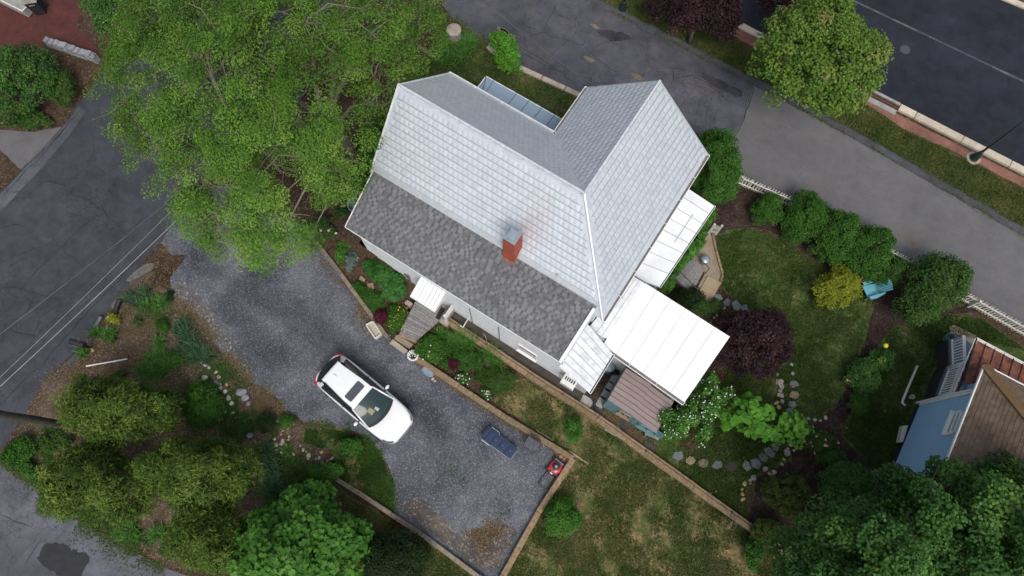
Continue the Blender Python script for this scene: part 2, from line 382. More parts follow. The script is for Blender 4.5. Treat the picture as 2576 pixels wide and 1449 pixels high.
MT['lattice'] = plain('lattice', (0.028, 0.030, 0.036), 0.7, var=0.2)
MT['yellow'] = plain('yellow', (0.75, 0.60, 0.03), 0.5, var=0.1)
MT['orange_brick'] = plain('orange_brick', (0.36, 0.17, 0.10), 0.9, var=0.25, scale=8)
MT['straw'] = plain('straw', (0.42, 0.32, 0.19), 0.9, var=0.3)
MT['paper'] = plain('paper', (0.7, 0.72, 0.7), 0.8, var=0.05, bmp=0)
MT['pvc'] = plain('pvc', (0.66, 0.64, 0.58), 0.5, var=0.1)
def bricks_mat(name, c1, c2, mortar, rot, scale):
    m, ns, ls, b = newmat(name)
    mp = ns.new('ShaderNodeMapping'); mp.inputs['Rotation'].default_value = (0, 0, rot); ls.new(worldpos(ns), mp.inputs[0])
    br = nd(ns, 'ShaderNodeTexBrick', Scale=scale, Color1=c4(c1), Color2=c4(c2), Mortar=c4(mortar))
    br.inputs['Mortar Size'].default_value = 0.012; ls.new(mp.outputs[0], br.inputs['Vector'])
    g = noise(ns, ls, mp.outputs[0], 1.3, 5, 0.7)
    ls.new(mix(ns, ls, 1.0, br.outputs[0], ramp(ns, ls, g, [(0.3, (0.6,) * 3), (0.7, (1.2,) * 3)]), 'MULTIPLY'), b.inputs['Base Color'])
    b.inputs['Roughness'].default_value = 0.9; bump(ns, ls, b, br.outputs[1], 0.3, -0.01); return m
MT['brick_walk'] = bricks_mat('brick_walk', (0.26, 0.115, 0.08), (0.20, 0.085, 0.06), (0.16, 0.11, 0.085), math.radians(32), 5.0)
MT['brick_court'] = bricks_mat('brick_court', (0.105, 0.026, 0.018), (0.075, 0.02, 0.015), (0.05, 0.018, 0.014), math.radians(20), 5.0)
# ================================================================ THE SETTING
from mathutils import noise as mnoise
def ragged(poly, amp=0.1, step=0.25, z=0.0, world=False):
    P = [Vector(p) if world else px(*p) for p in poly]; out = []
    for i, p in enumerate(P):
        q = P[(i + 1) % len(P)]; d = q - p; n = max(1, min(160, int(d.length / step)))
        nr = Vector((-d.y, d.x, 0)).normalized()
        for k in range(n):
            c = p + d * (k / n)
            j = mnoise.fractal(Vector((c.x * 0.9, c.y * 0.9, 3.3)), 0.7, 2.0, 5) * amp
            out.append(Vector((c.x, c.y, z)) + nr * j)
    return out
def sheet(name, poly, z, mat, amp=0.1, step=0.25, **kw):
    return B().poly(ragged(poly, amp, step, z)).build(name, mat, kind=kw.pop('kind', 'structure'), **kw)

B().grid([[Vector((x, y, 0)) for x in np.linspace(-500, 500, 9)] for y in np.linspace(-500, 500, 9)]).build('ground', MT['soil'], kind='structure', origin=(0, 0, 0))

street_r = [(-260, 1560), (7, 1126), (62, 1040), (121, 946), (194, 879), (250, 813), (300, 742), (345, 682), (400, 612), (440, 556), (500, 470), (560, 390), (640, 280), (740, 140), (850, 0), (1010, -230)]
street_l = [(640, -330), (400, 0), (330, 90), (250, 195), (194, 264), (156, 319), (56, 427), (0, 486), (-500, 960)]
sheet('street', street_r + street_l, 0.008, MT['asphalt_street'], 0.05)
sheet('driveway_apron', [(-300, 330), (0, 325), (90, 333), (156, 319), (110, 375), (56, 432), (20, 395), (0, 378), (-300, 380)], 0.004, MT['asphalt_pale'], 0.06)
sheet('lower_alley', [(-500, 900), (-60, 1118), (0, 1161), (62, 1203), (139, 1248), (194, 1307), (312, 1373), (410, 1428), (486, 1449), (760, 1620), (500, 2300), (-900, 2300)], 0.004, MT['asphalt_lower'], 0.06)
alley_low = [(900, -330), (1080, -60), (1118, 20), (1150, 58), (1185, 80), (1240, 115), (1310, 170), (1480, 250), (1620, 320), (1850, 440), (1990, 505), (2140, 590), (2300, 680), (2450, 765), (2576, 832), (3100, 1130)]
alley_up = [(3300, 1010), (2576, 580), (2390, 472), (2280, 410), (2150, 335), (2000, 255), (1890, 197), (1800, 150), (1690, 95), (1600, 48), (1490, -5), (1200, -160)]
sheet('alley', alley_low + alley_up, 0.004, MT['asphalt_alley'], 0.06)
sheet('alley_newer_surface', [(1846, 345), (1870, 300), (1886, 256), (1900, 203), (2000, 262), (2150, 342), (2280, 416), (2390, 479), (2576, 587), (3290, 1012), (3100, 1126), (2576, 827), (2450, 760), (2300, 676), (2140, 585), (1990, 500), (1852, 432), (1838, 400)], 0.010, MT['asphalt_pale'], 0.07)
sheet('main_road', [(1300, -228), (1862, 57), (2262, 258), (2576, 420), (3300, 795), (3500, 500), (2576, 15), (1900, -320)], 0.004, MT['asphalt_new'], 0.0, 1.0)
# faded road line
MT['faded_paint'] = groundmat('faded_paint', [(0, (0.03, 0.032, 0.042)), (0.5, (0.08, 0.085, 0.095)), (1, (0.19, 0.195, 0.2))], big=0.8, mid=4, fine=30, bmp=0.2, seed=7)
sheet('road_line', [(1900, -116), (2148, 0), (2576, 203), (3000, 407), (3000, 412), (2576, 208), (2147, 4), (1899, -110)], 0.009, MT['faded_paint'], 0.02)
wheel_tracks(MT['gravel'], [(px(*a), px(*b)) for a, b in (((490, 640), (560, 700)), ((560, 700), (690, 760)), ((690, 760), (800, 860)), ((640, 690), (760, 800)), ((760, 800), (900, 900)), ((560, 760), (700, 900)), ((900, 900), (1100, 1080)))], 0.75, 0.5)
sheet('driveway', [(400, 612), (440, 556), (500, 470), (640, 470), (772, 583), (862, 694), (930, 785), (1000, 870), (1045, 900), (1325, 1083), (1436, 1152), (1345, 1299), (1262, 1449), (1238, 1490), (1204, 1449), (1063, 1344), (985, 1290), (990, 1225), (965, 1150), (930, 1105), (860, 1078), (760, 1062), (700, 1010), (640, 960), (585, 905), (535, 850), (500, 800), (445, 745), (430, 700), (470, 640), (430, 640)], 0.012, MT['gravel'], 0.16, 0.12)
# pale, washed part of the drive, broken concrete by the street
MT['gravel_pale'] = groundmat('gravel_pale', [(0, (0.06, 0.06, 0.062)), (0.5, (0.12, 0.118, 0.115)), (1, (0.2, 0.19, 0.175))], fine=17, spk=((0.45, 0.44, 0.42), 16, 0.2), seed=8)
sheet('washed_gravel', [(420, 735), (455, 700), (505, 745), (560, 830), (600, 900), (640, 958), (590, 915), (530, 855), (490, 790)], 0.016, MT['gravel_pale'], 0.12, 0.12)
MT['tan_gravel'] = groundmat('tan_gravel', [(0, (0.045, 0.043, 0.046)), (0.5, (0.095, 0.085, 0.08)), (1, (0.19, 0.155, 0.12))], fine=17, spk=((0.36, 0.31, 0.25), 16, 0.2), seed=18)
sheet('silted_gravel', [(1010, 1262), (1060, 1250), (1110, 1300), (1160, 1350), (1190, 1330), (1260, 1310), (1300, 1340), (1258, 1430), (1210, 1435), (1075, 1335), (1010, 1288)], 0.018, MT['tan_gravel'], 0.12, 0.12)
sheet('leaf_litter', [(985, 845), (940, 800), (925, 830), (905, 800), (935, 780), (870, 700), (855, 700), (905, 770), (890, 800), (930, 850)], 0.022, MT['tan_gravel'], 0.08, 0.12)
sheet('worn_kerb', [(300, 742), (345, 680), (385, 664), (380, 690), (350, 720), (330, 765), (295, 790), (280, 772)], 0.014, MT['concrete_dark'], 0.2, 0.1)
MT['broken'] = plain('broken', (0.13, 0.125, 0.115), 0.9, var=0.5, scale=5, bmp=0.3)
sheet('broken_concrete', [(316, 706), (340, 682), (362, 666), (384, 664), (386, 676), (370, 688), (348, 700), (330, 712)], 0.018, MT['broken'], 0.10, 0.06)
sheet('broken_concrete', [(282, 770), (300, 748), (312, 742), (304, 762), (290, 784)], 0.018, MT['broken'], 0.06, 0.06)
sheet('street_shoulder', [(194, 885), (250, 818), (262, 822), (255, 850), (215, 890), (190, 925), (125, 985), (118, 958)], 0.014, MT['asphalt_berm'], 0.05)
sheet('oil_stain', [(115, 1375), (140, 1360), (190, 1375), (215, 1400), (205, 1449), (180, 1490), (130, 1440), (98, 1405)], 0.009, plain('oil', (0.016, 0.016, 0.019), 0.6, var=0.5, scale=3), 0.3, 0.08)
sheet('mulch_bed', [(121, 946), (190, 900), (262, 822), (320, 760), (400, 720), (440, 745), (500, 800), (560, 880), (640, 965), (700, 1015), (760, 1065), (840, 1085), (800, 1250), (600, 1420), (460, 1440), (330, 1370), (200, 1305), (139, 1240), (40, 1150), (62, 1040)], 0.006, MT['mulch'], 0.15)
sheet('verge_grass', [(1470, 0), (1600, 58), (1690, 103), (1890, 206), (2150, 346), (2280, 420), (2390, 482), (2576, 588), (3200, 950), (3100, 758), (2576, 478), (2401, 387), (2266, 325), (2169, 258), (1905, 126), (1700, 22), (1500, -80)], 0.006, MT['verge'], 0.08)
sheet('front_lawn', [(1040, 200), (1050, 150), (1100, 110), (1130, 60), (1185, 84), (1240, 120), (1310, 174), (1475, 255), (1560, 340), (1420, 440), (1080, 310)], 0.006, MT['lawn'], 0.15)
sheet('garden_lawn', [(1800, 588), (1870, 572), (1960, 592), (2060, 662), (2150, 717), (2205, 760), (2185, 840), (2150, 920), (2120, 990), (2075, 1050), (1990, 1065), (1990, 1160), (1900, 1200), (1872, 1250), (1885, 1330), (1700, 1205), (1600, 1110), (1645, 1085), (1810, 985), (1890, 800), (1812, 720)], 0.006, MT['lawn'], 0.12)
sheet('side_lawn', [(2205, 905), (2235, 820), (2330, 780), (2420, 790), (2470, 800), (2576, 872), (2900, 1050), (2800, 1300), (2250, 1240), (2190, 1180), (2110, 1090), (2170, 990)], 0.006, MT['lawn'], 0.15)
sheet('lower_lawn', [(1328, 950), (1500, 1062), (1700, 1195), (1920, 1350), (1980, 1398), (1950, 1600), (1180, 1600), (1268, 1449), (1347, 1302), (1448, 1152), (1330, 1072), (1240, 1010), (1255, 960), (1300, 955)], 0.006, MT['dry_lawn'], 0.1)
sheet('bank_grass', [(770, 1075), (860, 1082), (930, 1110), (965, 1155), (985, 1230), (975, 1290), (870, 1215), (820, 1190), (830, 1140), (760, 1110)], 0.016, MT['dry_lawn'], 0.26)
sheet('slope_grass', [(850, 1230), (960, 1290), (1060, 1350), (1190, 1449), (1100, 1600), (900, 1449), (900, 1320)], 0.010, MT['verge'], 0.15)
sheet('fence_bed', [(1790, 500), (1830, 440), (1990, 508), (2140, 595), (2300, 690), (2460, 785), (2330, 795), (2235, 825), (2200, 765), (2060, 655), (1960, 585), (1870, 565), (1800, 580)], 0.012, MT['dark_mulch'], 0.1)
sheet('mulch_path', [(2200, 765), (2240, 825), (2190, 880), (2170, 990), (2100, 1090), (2200, 1180), (2250, 1290), (2100, 1320), (1990, 1400), (1885, 1322), (1905, 1200), (1995, 1160), (1985, 1100), (2080, 1055), (2125, 990), (2155, 920), (2185, 840)], 0.014, MT['dark_mulch'], 0.1)
sheet('trench', [(1090, 770), (1180, 800), (1260, 858), (1420, 958), (1500, 1010), (1640, 1110), (1620, 1120), (1500, 1050), (1325, 940), (1205, 860), (1120, 810)], 0.010, MT['concrete_dark'], 0.05)  # flat sheet; wet soil and the trench's shade both in the dark colour
sheet('yard_slab', [(1490, 1020), (1560, 900), (1640, 950), (1540, 1080)], 0.014, MT['concrete_dark'], 0.0)
sheet('courtyard', [(-300, -300), (230, -300), (215, 0), (192, 65), (262, 140), (300, 160), (255, 160), (130, 112), (0, 112), (-300, 112)], 0.014, MT['brick_court'], 0.04)

sheet('street_edge_strip', [(-60, 545), (0, 488), (56, 430), (120, 362), (172, 305), (196, 268), (216, 278), (180, 335), (125, 398), (62, 470), (0, 535), (-60, 600)], 0.012, asphalt('asphalt_strip', (0.085, 0.088, 0.10), 0.8, 0.3, 14.0), 0.05, 0.15)
def cracks(name, lines, mat, z, wd):
    b = B()
    for ln in lines:
        P = [px(*p) for p in ln]; D = []
        for i in range(len(P) - 1):
            n = max(2, int((P[i + 1] - P[i]).length / 0.12))
            for k in range(n):
                c = P[i].lerp(P[i + 1], k / n); D.append(c + Vector((mnoise.noise(c * 2.3), mnoise.noise(c * 2.3 + Vector((9, 0, 0))), 0)) * 0.10)
        rows = []
        for i, c in enumerate(D):
            d = (D[min(i + 1, len(D) - 1)] - D[max(0, i - 1)]).normalized(); nn = Vector((-d.y, d.x, 0)); h = wd * (0.5 + 0.9 * abs(mnoise.noise(c * 1.7))) * min(1, 0.25 + 4 * min(i, len(D) - 1 - i) / len(D))
            rows.append([c + nn * h + UP * z, c - nn * h + UP * z])
        if len(rows) > 1: b.grid(rows)
    return b.build(name, mat, kind='structure')
MT['crack'] = plain('crack', (0.017, 0.017, 0.020), 0.9, var=0.3)
cracks('street_cracks', [[K5(720, 190), K5(480, 400), K5(380, 500), K5(260, 620), K5(150, 750), K5(125, 780)], [K5(480, 30), K5(640, 100), K5(740, 170), K5(840, 270), K5(950, 390)], [K5(0, 740), K5(100, 725), K5(160, 750), K5(330, 795), K5(500, 830)], [K5(20, 985), K5(120, 1060), K5(300, 1110)], [K5(0, 305), K5(80, 270), K5(200, 300)], [K5(840, 265), K5(960, 245)], [K5(1250, 240), K5(1060, 450), K5(860, 680), K5(690, 850), K5(480, 1090), K5(300, 1290), K5(130, 1449)],
    [K1(0, 1449), K1(160, 1270), K1(330, 1100), K1(480, 920), K1(610, 760)], [K1(0, 1400), K1(140, 1240), K1(250, 1160), K1(420, 990), K1(560, 830)], [K1(280, 1310), K1(420, 1330), K1(560, 1390)], [Q1(0, 215), Q1(200, 0)]], MT['crack'], 0.0145, 0.022)
cracks('lower_alley_cracks', [[Q1(0, 1010), Q1(120, 1050), Q1(270, 1110)], [Q1(290, 1180), Q1(240, 1280), Q1(160, 1390)], [Q1(520, 1020), Q1(720, 1120), Q1(900, 1225), Q1(1180, 1390)]], MT['crack'], 0.0085, 0.02)
cracks('alley_cracks', [[K3(170, 270), K3(300, 235), K3(480, 290), K3(600, 330), K3(640, 250), K3(690, 200)], [K3(600, 330), K3(660, 390), K3(830, 520), K3(900, 570)], [K3(150, 340), K3(320, 440), K3(480, 560), K3(600, 640)], [K3(180, 80), K3(170, 180), K3(300, 235)], [K3(1240, 470), K3(1260, 570), K3(1210, 640)], [K3(1260, 570), K3(1390, 545), K3(1500, 600), K3(1640, 720), K3(1780, 790)], [K3(1210, 490), K3(1400, 520)], [K3(650, 380), K3(740, 310), K3(860, 280)], [K3(0, 60), K3(120, 160)], [K3(420, 10), K3(360, 120), K3(310, 230)],
    [N6(770, 240), N6(870, 330)], [N6(1200, 460), N6(1350, 530), N6(1560, 640), N6(1700, 700)]], MT['crack'], 0.0085, 0.018)
cracks('surface_joint', [[(1846, 348), (1870, 303), (1887, 258), (1900, 206)]], MT['crack'], 0.0145, 0.03)
MT['sand'] = groundmat('sand', [(0, (0.10, 0.085, 0.065)), (0.5, (0.17, 0.14, 0.10)), (1, (0.26, 0.21, 0.15))], fine=20, seed=33)
def blob(c, rx, ry, rot, n=14):
    return [(c[0] + rx * math.cos(a) * f * math.cos(rot) - ry * math.sin(a) * f * math.sin(rot), c[1] + rx * math.cos(a) * f * math.sin(rot) + ry * math.sin(a) * f * math.cos(rot)) for a, f in ((2 * math.pi * k / n, random.uniform(0.72, 1.2)) for k in range(n))]
for c_, rx_, ry_ in ((K3(640, 425), 17, 5), (K3(690, 190), 14, 4), (K3(35, 230), 14, 4), (N6(1030, 228), 16, 5), (K3(1000, 560), 20, 5), (K8(1190, 345), 16, 5), (K8(1120, 410), 22, 6)):
    sheet('sand_patch', blob(c_, rx_, ry_, 0.5), 0.0138 if c_[0] > 2100 else 0.0088, MT['sand'], 0.05, 0.08)
MT['wet_asphalt'] = asphalt('asphalt_worn', (0.046, 0.047, 0.056), 0.9, 0.4, 17.0, speck=0.8)
sheet('worn_asphalt', blob(K3(820, 262), 40, 14, 0.2, 22), 0.0072, MT['wet_asphalt'], 0.03, 0.1)
sheet('worn_asphalt', blob(K3(1600, 620), 65, 13, 0.46, 26), 0.0072, MT['wet_asphalt'], 0.03, 0.1)
# kerb of the main road: each stone a part
kerb = tag(B().beam(px(1862, 66, -0.10), px(3000, 650, -0.10), 0.30, 0.16).build('kerb_bed', MT['concrete_grey'], kind='structure'), kind='structure')
p0, p1 = px(1750, 2), px(3000, 640); d = (p1 - p0).normalized(); nrm_ = Vector((d.y, -d.x, 0)); nrm_ = nrm_ if nrm_.y < 0 else -nrm_
L = (p1 - p0).length; s = 0.0; kn = 0
inlet = (px(2195, 226) - p0).dot(d), (px(2265, 262) - p0).dot(d)
while s < L:
    e = min(s + 2.45, L)
    for a, b in ([(s, e)] if e < inlet[0] or s > inlet[1] else [(s, inlet[0]), (inlet[1], e)]):
        if b - a > 0.15:
            q0, q1 = p0 + d * (a + 0.012) + nrm_ * 0.19, p0 + d * (b - 0.012) + nrm_ * 0.19
            B().beam(q0 + UP * 0.065, q1 + UP * 0.065, 0.37, 0.17).build('kerb_stone', MT['kerb'], kerb, bevel=0.02); kn += 1
    s = e
# storm drain inlet in the kerb line
i0, i1 = p0 + d * (inlet[0] + 0.02), p0 + d * (inlet[1] - 0.02)
dr = thing('storm_drain', 'pale concrete storm drain with a rusty slotted grate in the kerb', 'drain', (i0 + i1) / 2)
B().beam(i0 + nrm_ * 0.05 + UP * 0.06, i1 + nrm_ * 0.05 + UP * 0.06, 0.14, 0.16).build('front_lip', MT['concrete_grey'], dr, bevel=0.015)
B().beam(i0 + nrm_ * 0.60 + UP * 0.06, i1 + nrm_ * 0.60 + UP * 0.06, 0.28, 0.17).build('back_slab', MT['concrete_grey'], dr, bevel=0.015)
B().beam(i0 + nrm_ * 0.30 + UP * 0.02, i1 + nrm_ * 0.30 + UP * 0.02, 0.34, 0.03).build('pit', MT['black_matte'], dr)
MT['rust'] = plain('rust', (0.16, 0.08, 0.05), 0.8, var=0.3, scale=12)
nb = 18
for k in range(nb):
    c = i0 + (i1 - i0) * ((k + 0.5) / nb) + nrm_ * 0.30 + UP * 0.10
    B().beam(c - nrm_ * 0.16, c + nrm_ * 0.16, 0.028, 0.03).build('grate_bar', MT['rust'], dr)
B().beam(i0 + nrm_ * 0.30 + UP * 0.09, i1 + nrm_ * 0.30 + UP * 0.09, 0.03, 0.02).build('grate_bar', MT['rust'], dr)
# brick pavement
bp = [(1700, 0), (1850, 72), (1905, 99), (2276, 300), (2576, 452), (3000, 672), (3000, 702), (2576, 476), (2401, 385), (2266, 323), (2169, 257), (1905, 125), (1700, 20)]
B().prism(ragged(bp, 0.03, 0.4, 0.09), 0.12).build('brick_pavement', MT['brick_walk'], kind='structure')
# far kerb
B().beam(px(2520, -8, 0.06), px(2800, 110, 0.06), 0.3, 0.14).build('far_kerb', MT['kerb'], kind='structure', bevel=0.02)
# asphalt berm along the alley
bm_pts = [px(*p) for p in [(1470, -8), (1600, 52), (1690, 99), (1800, 154), (1890, 201), (2000, 259), (2150, 340), (2280, 414), (2390, 477), (2576, 585), (3000, 830)]]
b = B(); rows = []
dense = []
for i in range(len(bm_pts) - 1):
    for k in range(10): dense.append(bm_pts[i].lerp(bm_pts[i + 1], k / 10))
for i, p in enumerate(dense):
    dd = (dense[min(i + 1, len(dense) - 1)] - dense[max(i - 1, 0)]).normalized(); nn = Vector((-dd.y, dd.x, 0))
    wv = 0.20 + 0.05 * mnoise.noise(p * 0.8) if p.x < 12 else 0.24
    j = 0.06 * mnoise.fractal(p * 1.1, 0.8, 2, 4)
    rows.append([p + nn * (t * wv + j) + UP * z for t, z in ((-1, 0.0), (-0.6, 0.085), (0, 0.115), (0.6, 0.09), (1, 0.0))])
b.grid(rows).build('asphalt_berm', MT['asphalt_berm'], kind='structure', smooth=True)
# concrete kerb along the front lawn
fk = tag(B().beam(px(1306, 172, -0.06), px(1480, 252, -0.06), 0.12, 0.1).build('lawn_kerb_bed', MT['concrete_grey']), kind='structure')
for t in range(3):
    a, c = px(1306, 172).lerp(px(1480, 252), t / 3 + 0.004), px(1306, 172).lerp(px(1480, 252), (t + 1) / 3 - 0.004)
    B().beam(a + UP * 0.06, c + UP * 0.06, 0.26, 0.16).build('kerb_stone', MT['concrete'], fk, bevel=0.02)
for a, c in (((1226, 118), (1262, 148)), ((1262, 148), (1284, 166))):
    B().beam(px(*a) + UP * 0.05, px(*c) + UP * 0.05, 0.28, 0.14).build('kerb_stone', MT['concrete'], fk, bevel=0.03)

# timber retaining walls: every timber a part
def timber_wall(name, label, line, mat, h=0.30, wdt=0.19, seg=2.4, double=False, z0=0.0, posts=0):
    P = [px(*p) for p in line]
    t = thing(name, label, 'retaining wall', P[0])
    for lay in range(2):
        zc = z0 + h * (0.25 + 0.5 * lay)
        for i in range(len(P) - 1):
            d = P[i + 1] - P[i]; n = max(1, round(d.length / seg)); off = 0 if lay else 0.35
            for k in range(n + (1 if lay == 0 else 0)):
                s0, s1 = max(0, (k - off) / n), min(1, (k + 1 - off) / n)
                if s1 - s0 < 0.02: continue
                j = 0.012 * random.uniform(-1, 1)
                nn = Vector((-d.y, d.x, 0)).normalized() * (j + 0.02 * (lay == 0) * 0)
                e = d.normalized() * 0.006
                B().beam(P[i] + d * s0 + e + nn + UP * zc, P[i] + d * s1 - e + nn + UP * (zc + 0.004 * random.uniform(-1, 1)), wdt, h / 2 - 0.006).build('timber', mat, t, bevel=0.012)
                if double and lay == 1:
                    nd2 = Vector((-d.y, d.x, 0)).normalized() * (0.17 if d.x * 0 == 0 else 0)
                    B().beam(P[i] + d * s0 + e + nn + nd2 + UP * (zc - 0.05), P[i] + d * s1 - e + nn + nd2 + UP * (zc - 0.05), 0.10, h - 0.12).build('backing_board', mat, t)
        if posts and lay == 1:
            for i in range(len(P) - 1):
                d = P[i + 1] - P[i]; n = int(d.length / posts)
                nn = Vector((-d.y, d.x, 0)).normalized()
                for k in range(1, n + 1):
                    c = P[i] + d * (k / (n + 1)) + nn * 0.10
                    B().box(c + UP * (z0 + h * 0.5 + 0.01), (0.06, 0.06, h + 0.02), math.atan2(d.y, d.x)).build('stake', MT['black_matte'], t)
    return t
timber_wall('timber_wall', 'weathered grey timber wall holding the hosta bed beside the drive', [(766, 573), (860, 692), (977, 851)], MT['timber_grey'], 0.34, 0.17, 1.9)
timber_wall('timber_wall', 'tan timber wall between flower bed and gravel drive, turning the corner by the mower', [(1049, 904), (1262, 1045), (1441, 1154), (1354, 1288), (1266, 1446), (1242, 1490)], MT['timber'], 0.26, 0.24, 2.6)
timber_wall('timber_wall', 'long double timber wall from deck past the teal shed to the back lawn', [(1118, 806), (1325, 944), (1500, 1056), (1740, 1228), (1928, 1362), (1990, 1404)], MT['timber'], 0.30, 0.20, 2.4, double=True, posts=3.2)
timber_wall('timber_wall', 'half buried timber edging below the drive beside the dark holly', [(840, 1200), (905, 1240), (985, 1293), (1063, 1344), (1204, 1449), (1232, 1470)], MT['timber_grey'], 0.24, 0.18, 2.4)

# raised planting bed at the house's left wall (soil rising to the wall)
gb = [(772, 578, 0.30), (862, 692, 0.30), (975, 848, 0.28), (1003, 850, 0.25), (1040, 770, 0.25)]
BW = 5.43
w1 = [hp(-11.4, BW, 1.66), hp(-10.3, BW, 1.25), hp(-9.2, BW, 0.75), hp(-8.3, BW, 0.3)]
outer = [px(770, 577), px(815, 634), px(862, 693), px(918, 770), px(978, 850)]
rows = []
for t in np.linspace(0, 1, 13):
    k = t * 3; i = min(2, int(k)); q = w1[i].lerp(w1[i + 1], k - i)
    k2 = t * 4; i2 = min(3, int(k2)); o_ = outer[i2].lerp(outer[i2 + 1], k2 - i2); o_.z = 0.20
    r = []
    for s_ in np.linspace(0, 1, 12):
        p = o_.lerp(q, s_); p.z = o_.z + (q.z - o_.z) * (s_ ** 1.3) + 0.05 * mnoise.fractal(p * 1.5, 0.8, 2, 4) * (s_ * (1 - s_) * 4)
        r.append(p)
    rows.append(r)
# carry the bank round behind the house corner
back = [hp(-13.2, 8.0, 0.0), hp(-13.0, 6.9, 0.5)]
rows.insert(0, [px(770, 560).lerp(hp(-11.5, 7.6, 1.5), s_) + UP * 0.0 for s_ in np.linspace(0, 1, 12)])
bed_rows = rows
B().grid(rows).build('planting_bank', MT['soil'], kind='structure', smooth=True)
def bank_z(p):
    best, bz = 1e9, 0.0
    for r in bed_rows:
        for q in r:
            dd = (q.x - p.x) ** 2 + (q.y - p.y) ** 2
            if dd < best: best, bz = dd, q.z
    return bz if best < 0.6 else 0.0
# ================================================================ THE HOUSE
ZR, ZE, ZS, ZST, ZT = 8.0, 5.14, 5.58, 5.48, 4.25
def clip_poly(poly, region):
    """Sutherland-Hodgman in 2D; region convex counter-clockwise"""
    out = poly
    for i in range(len(region)):
        a, b = region[i], region[(i + 1) % len(region)]; inp, out = out, []
        def side(p): return (b[0] - a[0]) * (p[1] - a[1]) - (b[1] - a[1]) * (p[0] - a[0])
        for j in range(len(inp)):
            p, q = inp[j], inp[(j + 1) % len(inp)]; sp, sq = side(p), side(q)
            if sp >= 0: out.append(p)
            if (sp >= 0) != (sq >= 0):
                t = sp / (sp - sq); out.append((p[0] + t * (q[0] - p[0]), p[1] + t * (q[1] - p[1])))
        if not out: return []
    return out
def area2(p): return 0.5 * abs(sum(p[i][0] * p[(i + 1) % len(p)][1] - p[(i + 1) % len(p)][0] * p[i][1] for i in range(len(p))))
def set_tone(me, tones):
    at = me.attributes.new('tone', 'FLOAT', 'FACE'); at.data.foreach_set('value', np.asarray(tones, dtype=np.float32))

def shingle_mesh(name, wd, hgt, mat, tone, kind):
    """one shingle in local u (along eave), v (up the slope), w (out): lower edge proud"""
    t = 0.030 if kind == 'metal' else 0.016; g = 0.004 if kind == 'metal' else 0.001
    x0, x1 = -wd / 2 + g, wd / 2 - g
    if kind == 'metal':
        yl = -hgt / 2 + 0.028                     # darker lap along the lower edge
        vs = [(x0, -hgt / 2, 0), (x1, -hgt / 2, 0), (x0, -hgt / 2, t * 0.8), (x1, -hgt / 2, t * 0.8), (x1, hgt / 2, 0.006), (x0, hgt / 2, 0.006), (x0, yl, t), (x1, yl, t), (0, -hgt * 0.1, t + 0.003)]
        fs = [(0, 1, 3, 2), (2, 3, 7, 6), (6, 7, 8), (7, 4, 8), (8, 4, 5), (6, 8, 5), (0, 2, 6, 5), (1, 4, 7, 3)]
    else:
        vs = [(x0, -hgt / 2, 0), (x1, -hgt / 2, 0), (x0, -hgt / 2, t), (x1, -hgt / 2, t), (x1, hgt / 2, 0.003), (x0, hgt / 2, 0.003)]
        fs = [(0, 1, 3, 2), (2, 3, 4, 5), (0, 2, 5), (1, 4, 3)]
    me = bpy.data.meshes.new(name); me.from_pydata(vs, [], fs); me.update(); me.materials.append(mat)
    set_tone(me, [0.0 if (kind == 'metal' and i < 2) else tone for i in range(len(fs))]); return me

def shingled(parent, poly, wd, hgt, kind, mat, singles, stagger=0.5, eave=None, tones=None, budget=None, rest_name='shingles_beyond'):
    """cover the convex roof polygon (world points) with shingles. eave: direction along the eave"""
    P = [Vector(p) for p in poly]
    n = (P[1] - P[0]).cross(P[2] - P[0]).normalized(); n = n if n.z > 0 else -n
    u = Vector(eave).normalized(); v = n.cross(u).normalized()
    if v.z < 0: v, u = -v, -u
    o = P[0]; reg = [((p - o).dot(u), (p - o).dot(v)) for p in P]
    sa = sum(reg[i][0] * reg[(i + 1) % len(reg)][1] - reg[(i + 1) % len(reg)][0] * reg[i][1] for i in range(len(reg)))
    if sa < 0: reg = reg[::-1]
    us, vs_ = [r[0] for r in reg], [r[1] for r in reg]
    R = Matrix((u, v, n)).transposed()
    full, part = [], []
    nr = int(math.ceil((max(vs_) - min(vs_)) / hgt))
    for r in range(nr):
        off = (r % 2) * stagger * wd + (random.uniform(0, wd) if kind == 'asphalt' else 0)
        x = min(us) - wd - off
        gap = False
        while x < max(us) + wd:
            if kind == 'metal': cw = wd
            else: cw = wd * random.choice((0.30, 0.40, 0.5)) if gap else wd * random.choice((0.55, 0.7, 0.85))
            y = min(vs_) + r * hgt
            q = [(x, y), (x + cw, y), (x + cw, y + hgt), (x, y + hgt)]
            c = clip_poly(q, reg)
            if c and area2(c) > 0.12 * cw * hgt:
                tn = tones() if tones else random.random()
                if gap: tn = tn * 0.30 + (0.22 if tones is not None else 0.3)  # gap tabs toned darker: shadow between raised tabs put into the colour
                if area2(c) > 0.995 * cw * hgt: full.append((x + cw / 2, y + hgt / 2, cw, tn))
                else: part.append((c, y, tn))
            gap = (not gap) if kind == 'asphalt' else False
            x += cw
    return dict(o=o, u=u, v=v, n=n, R=R, full=full, part=part, hgt=hgt, wd=wd, kind=kind, mat=mat, parent=parent)
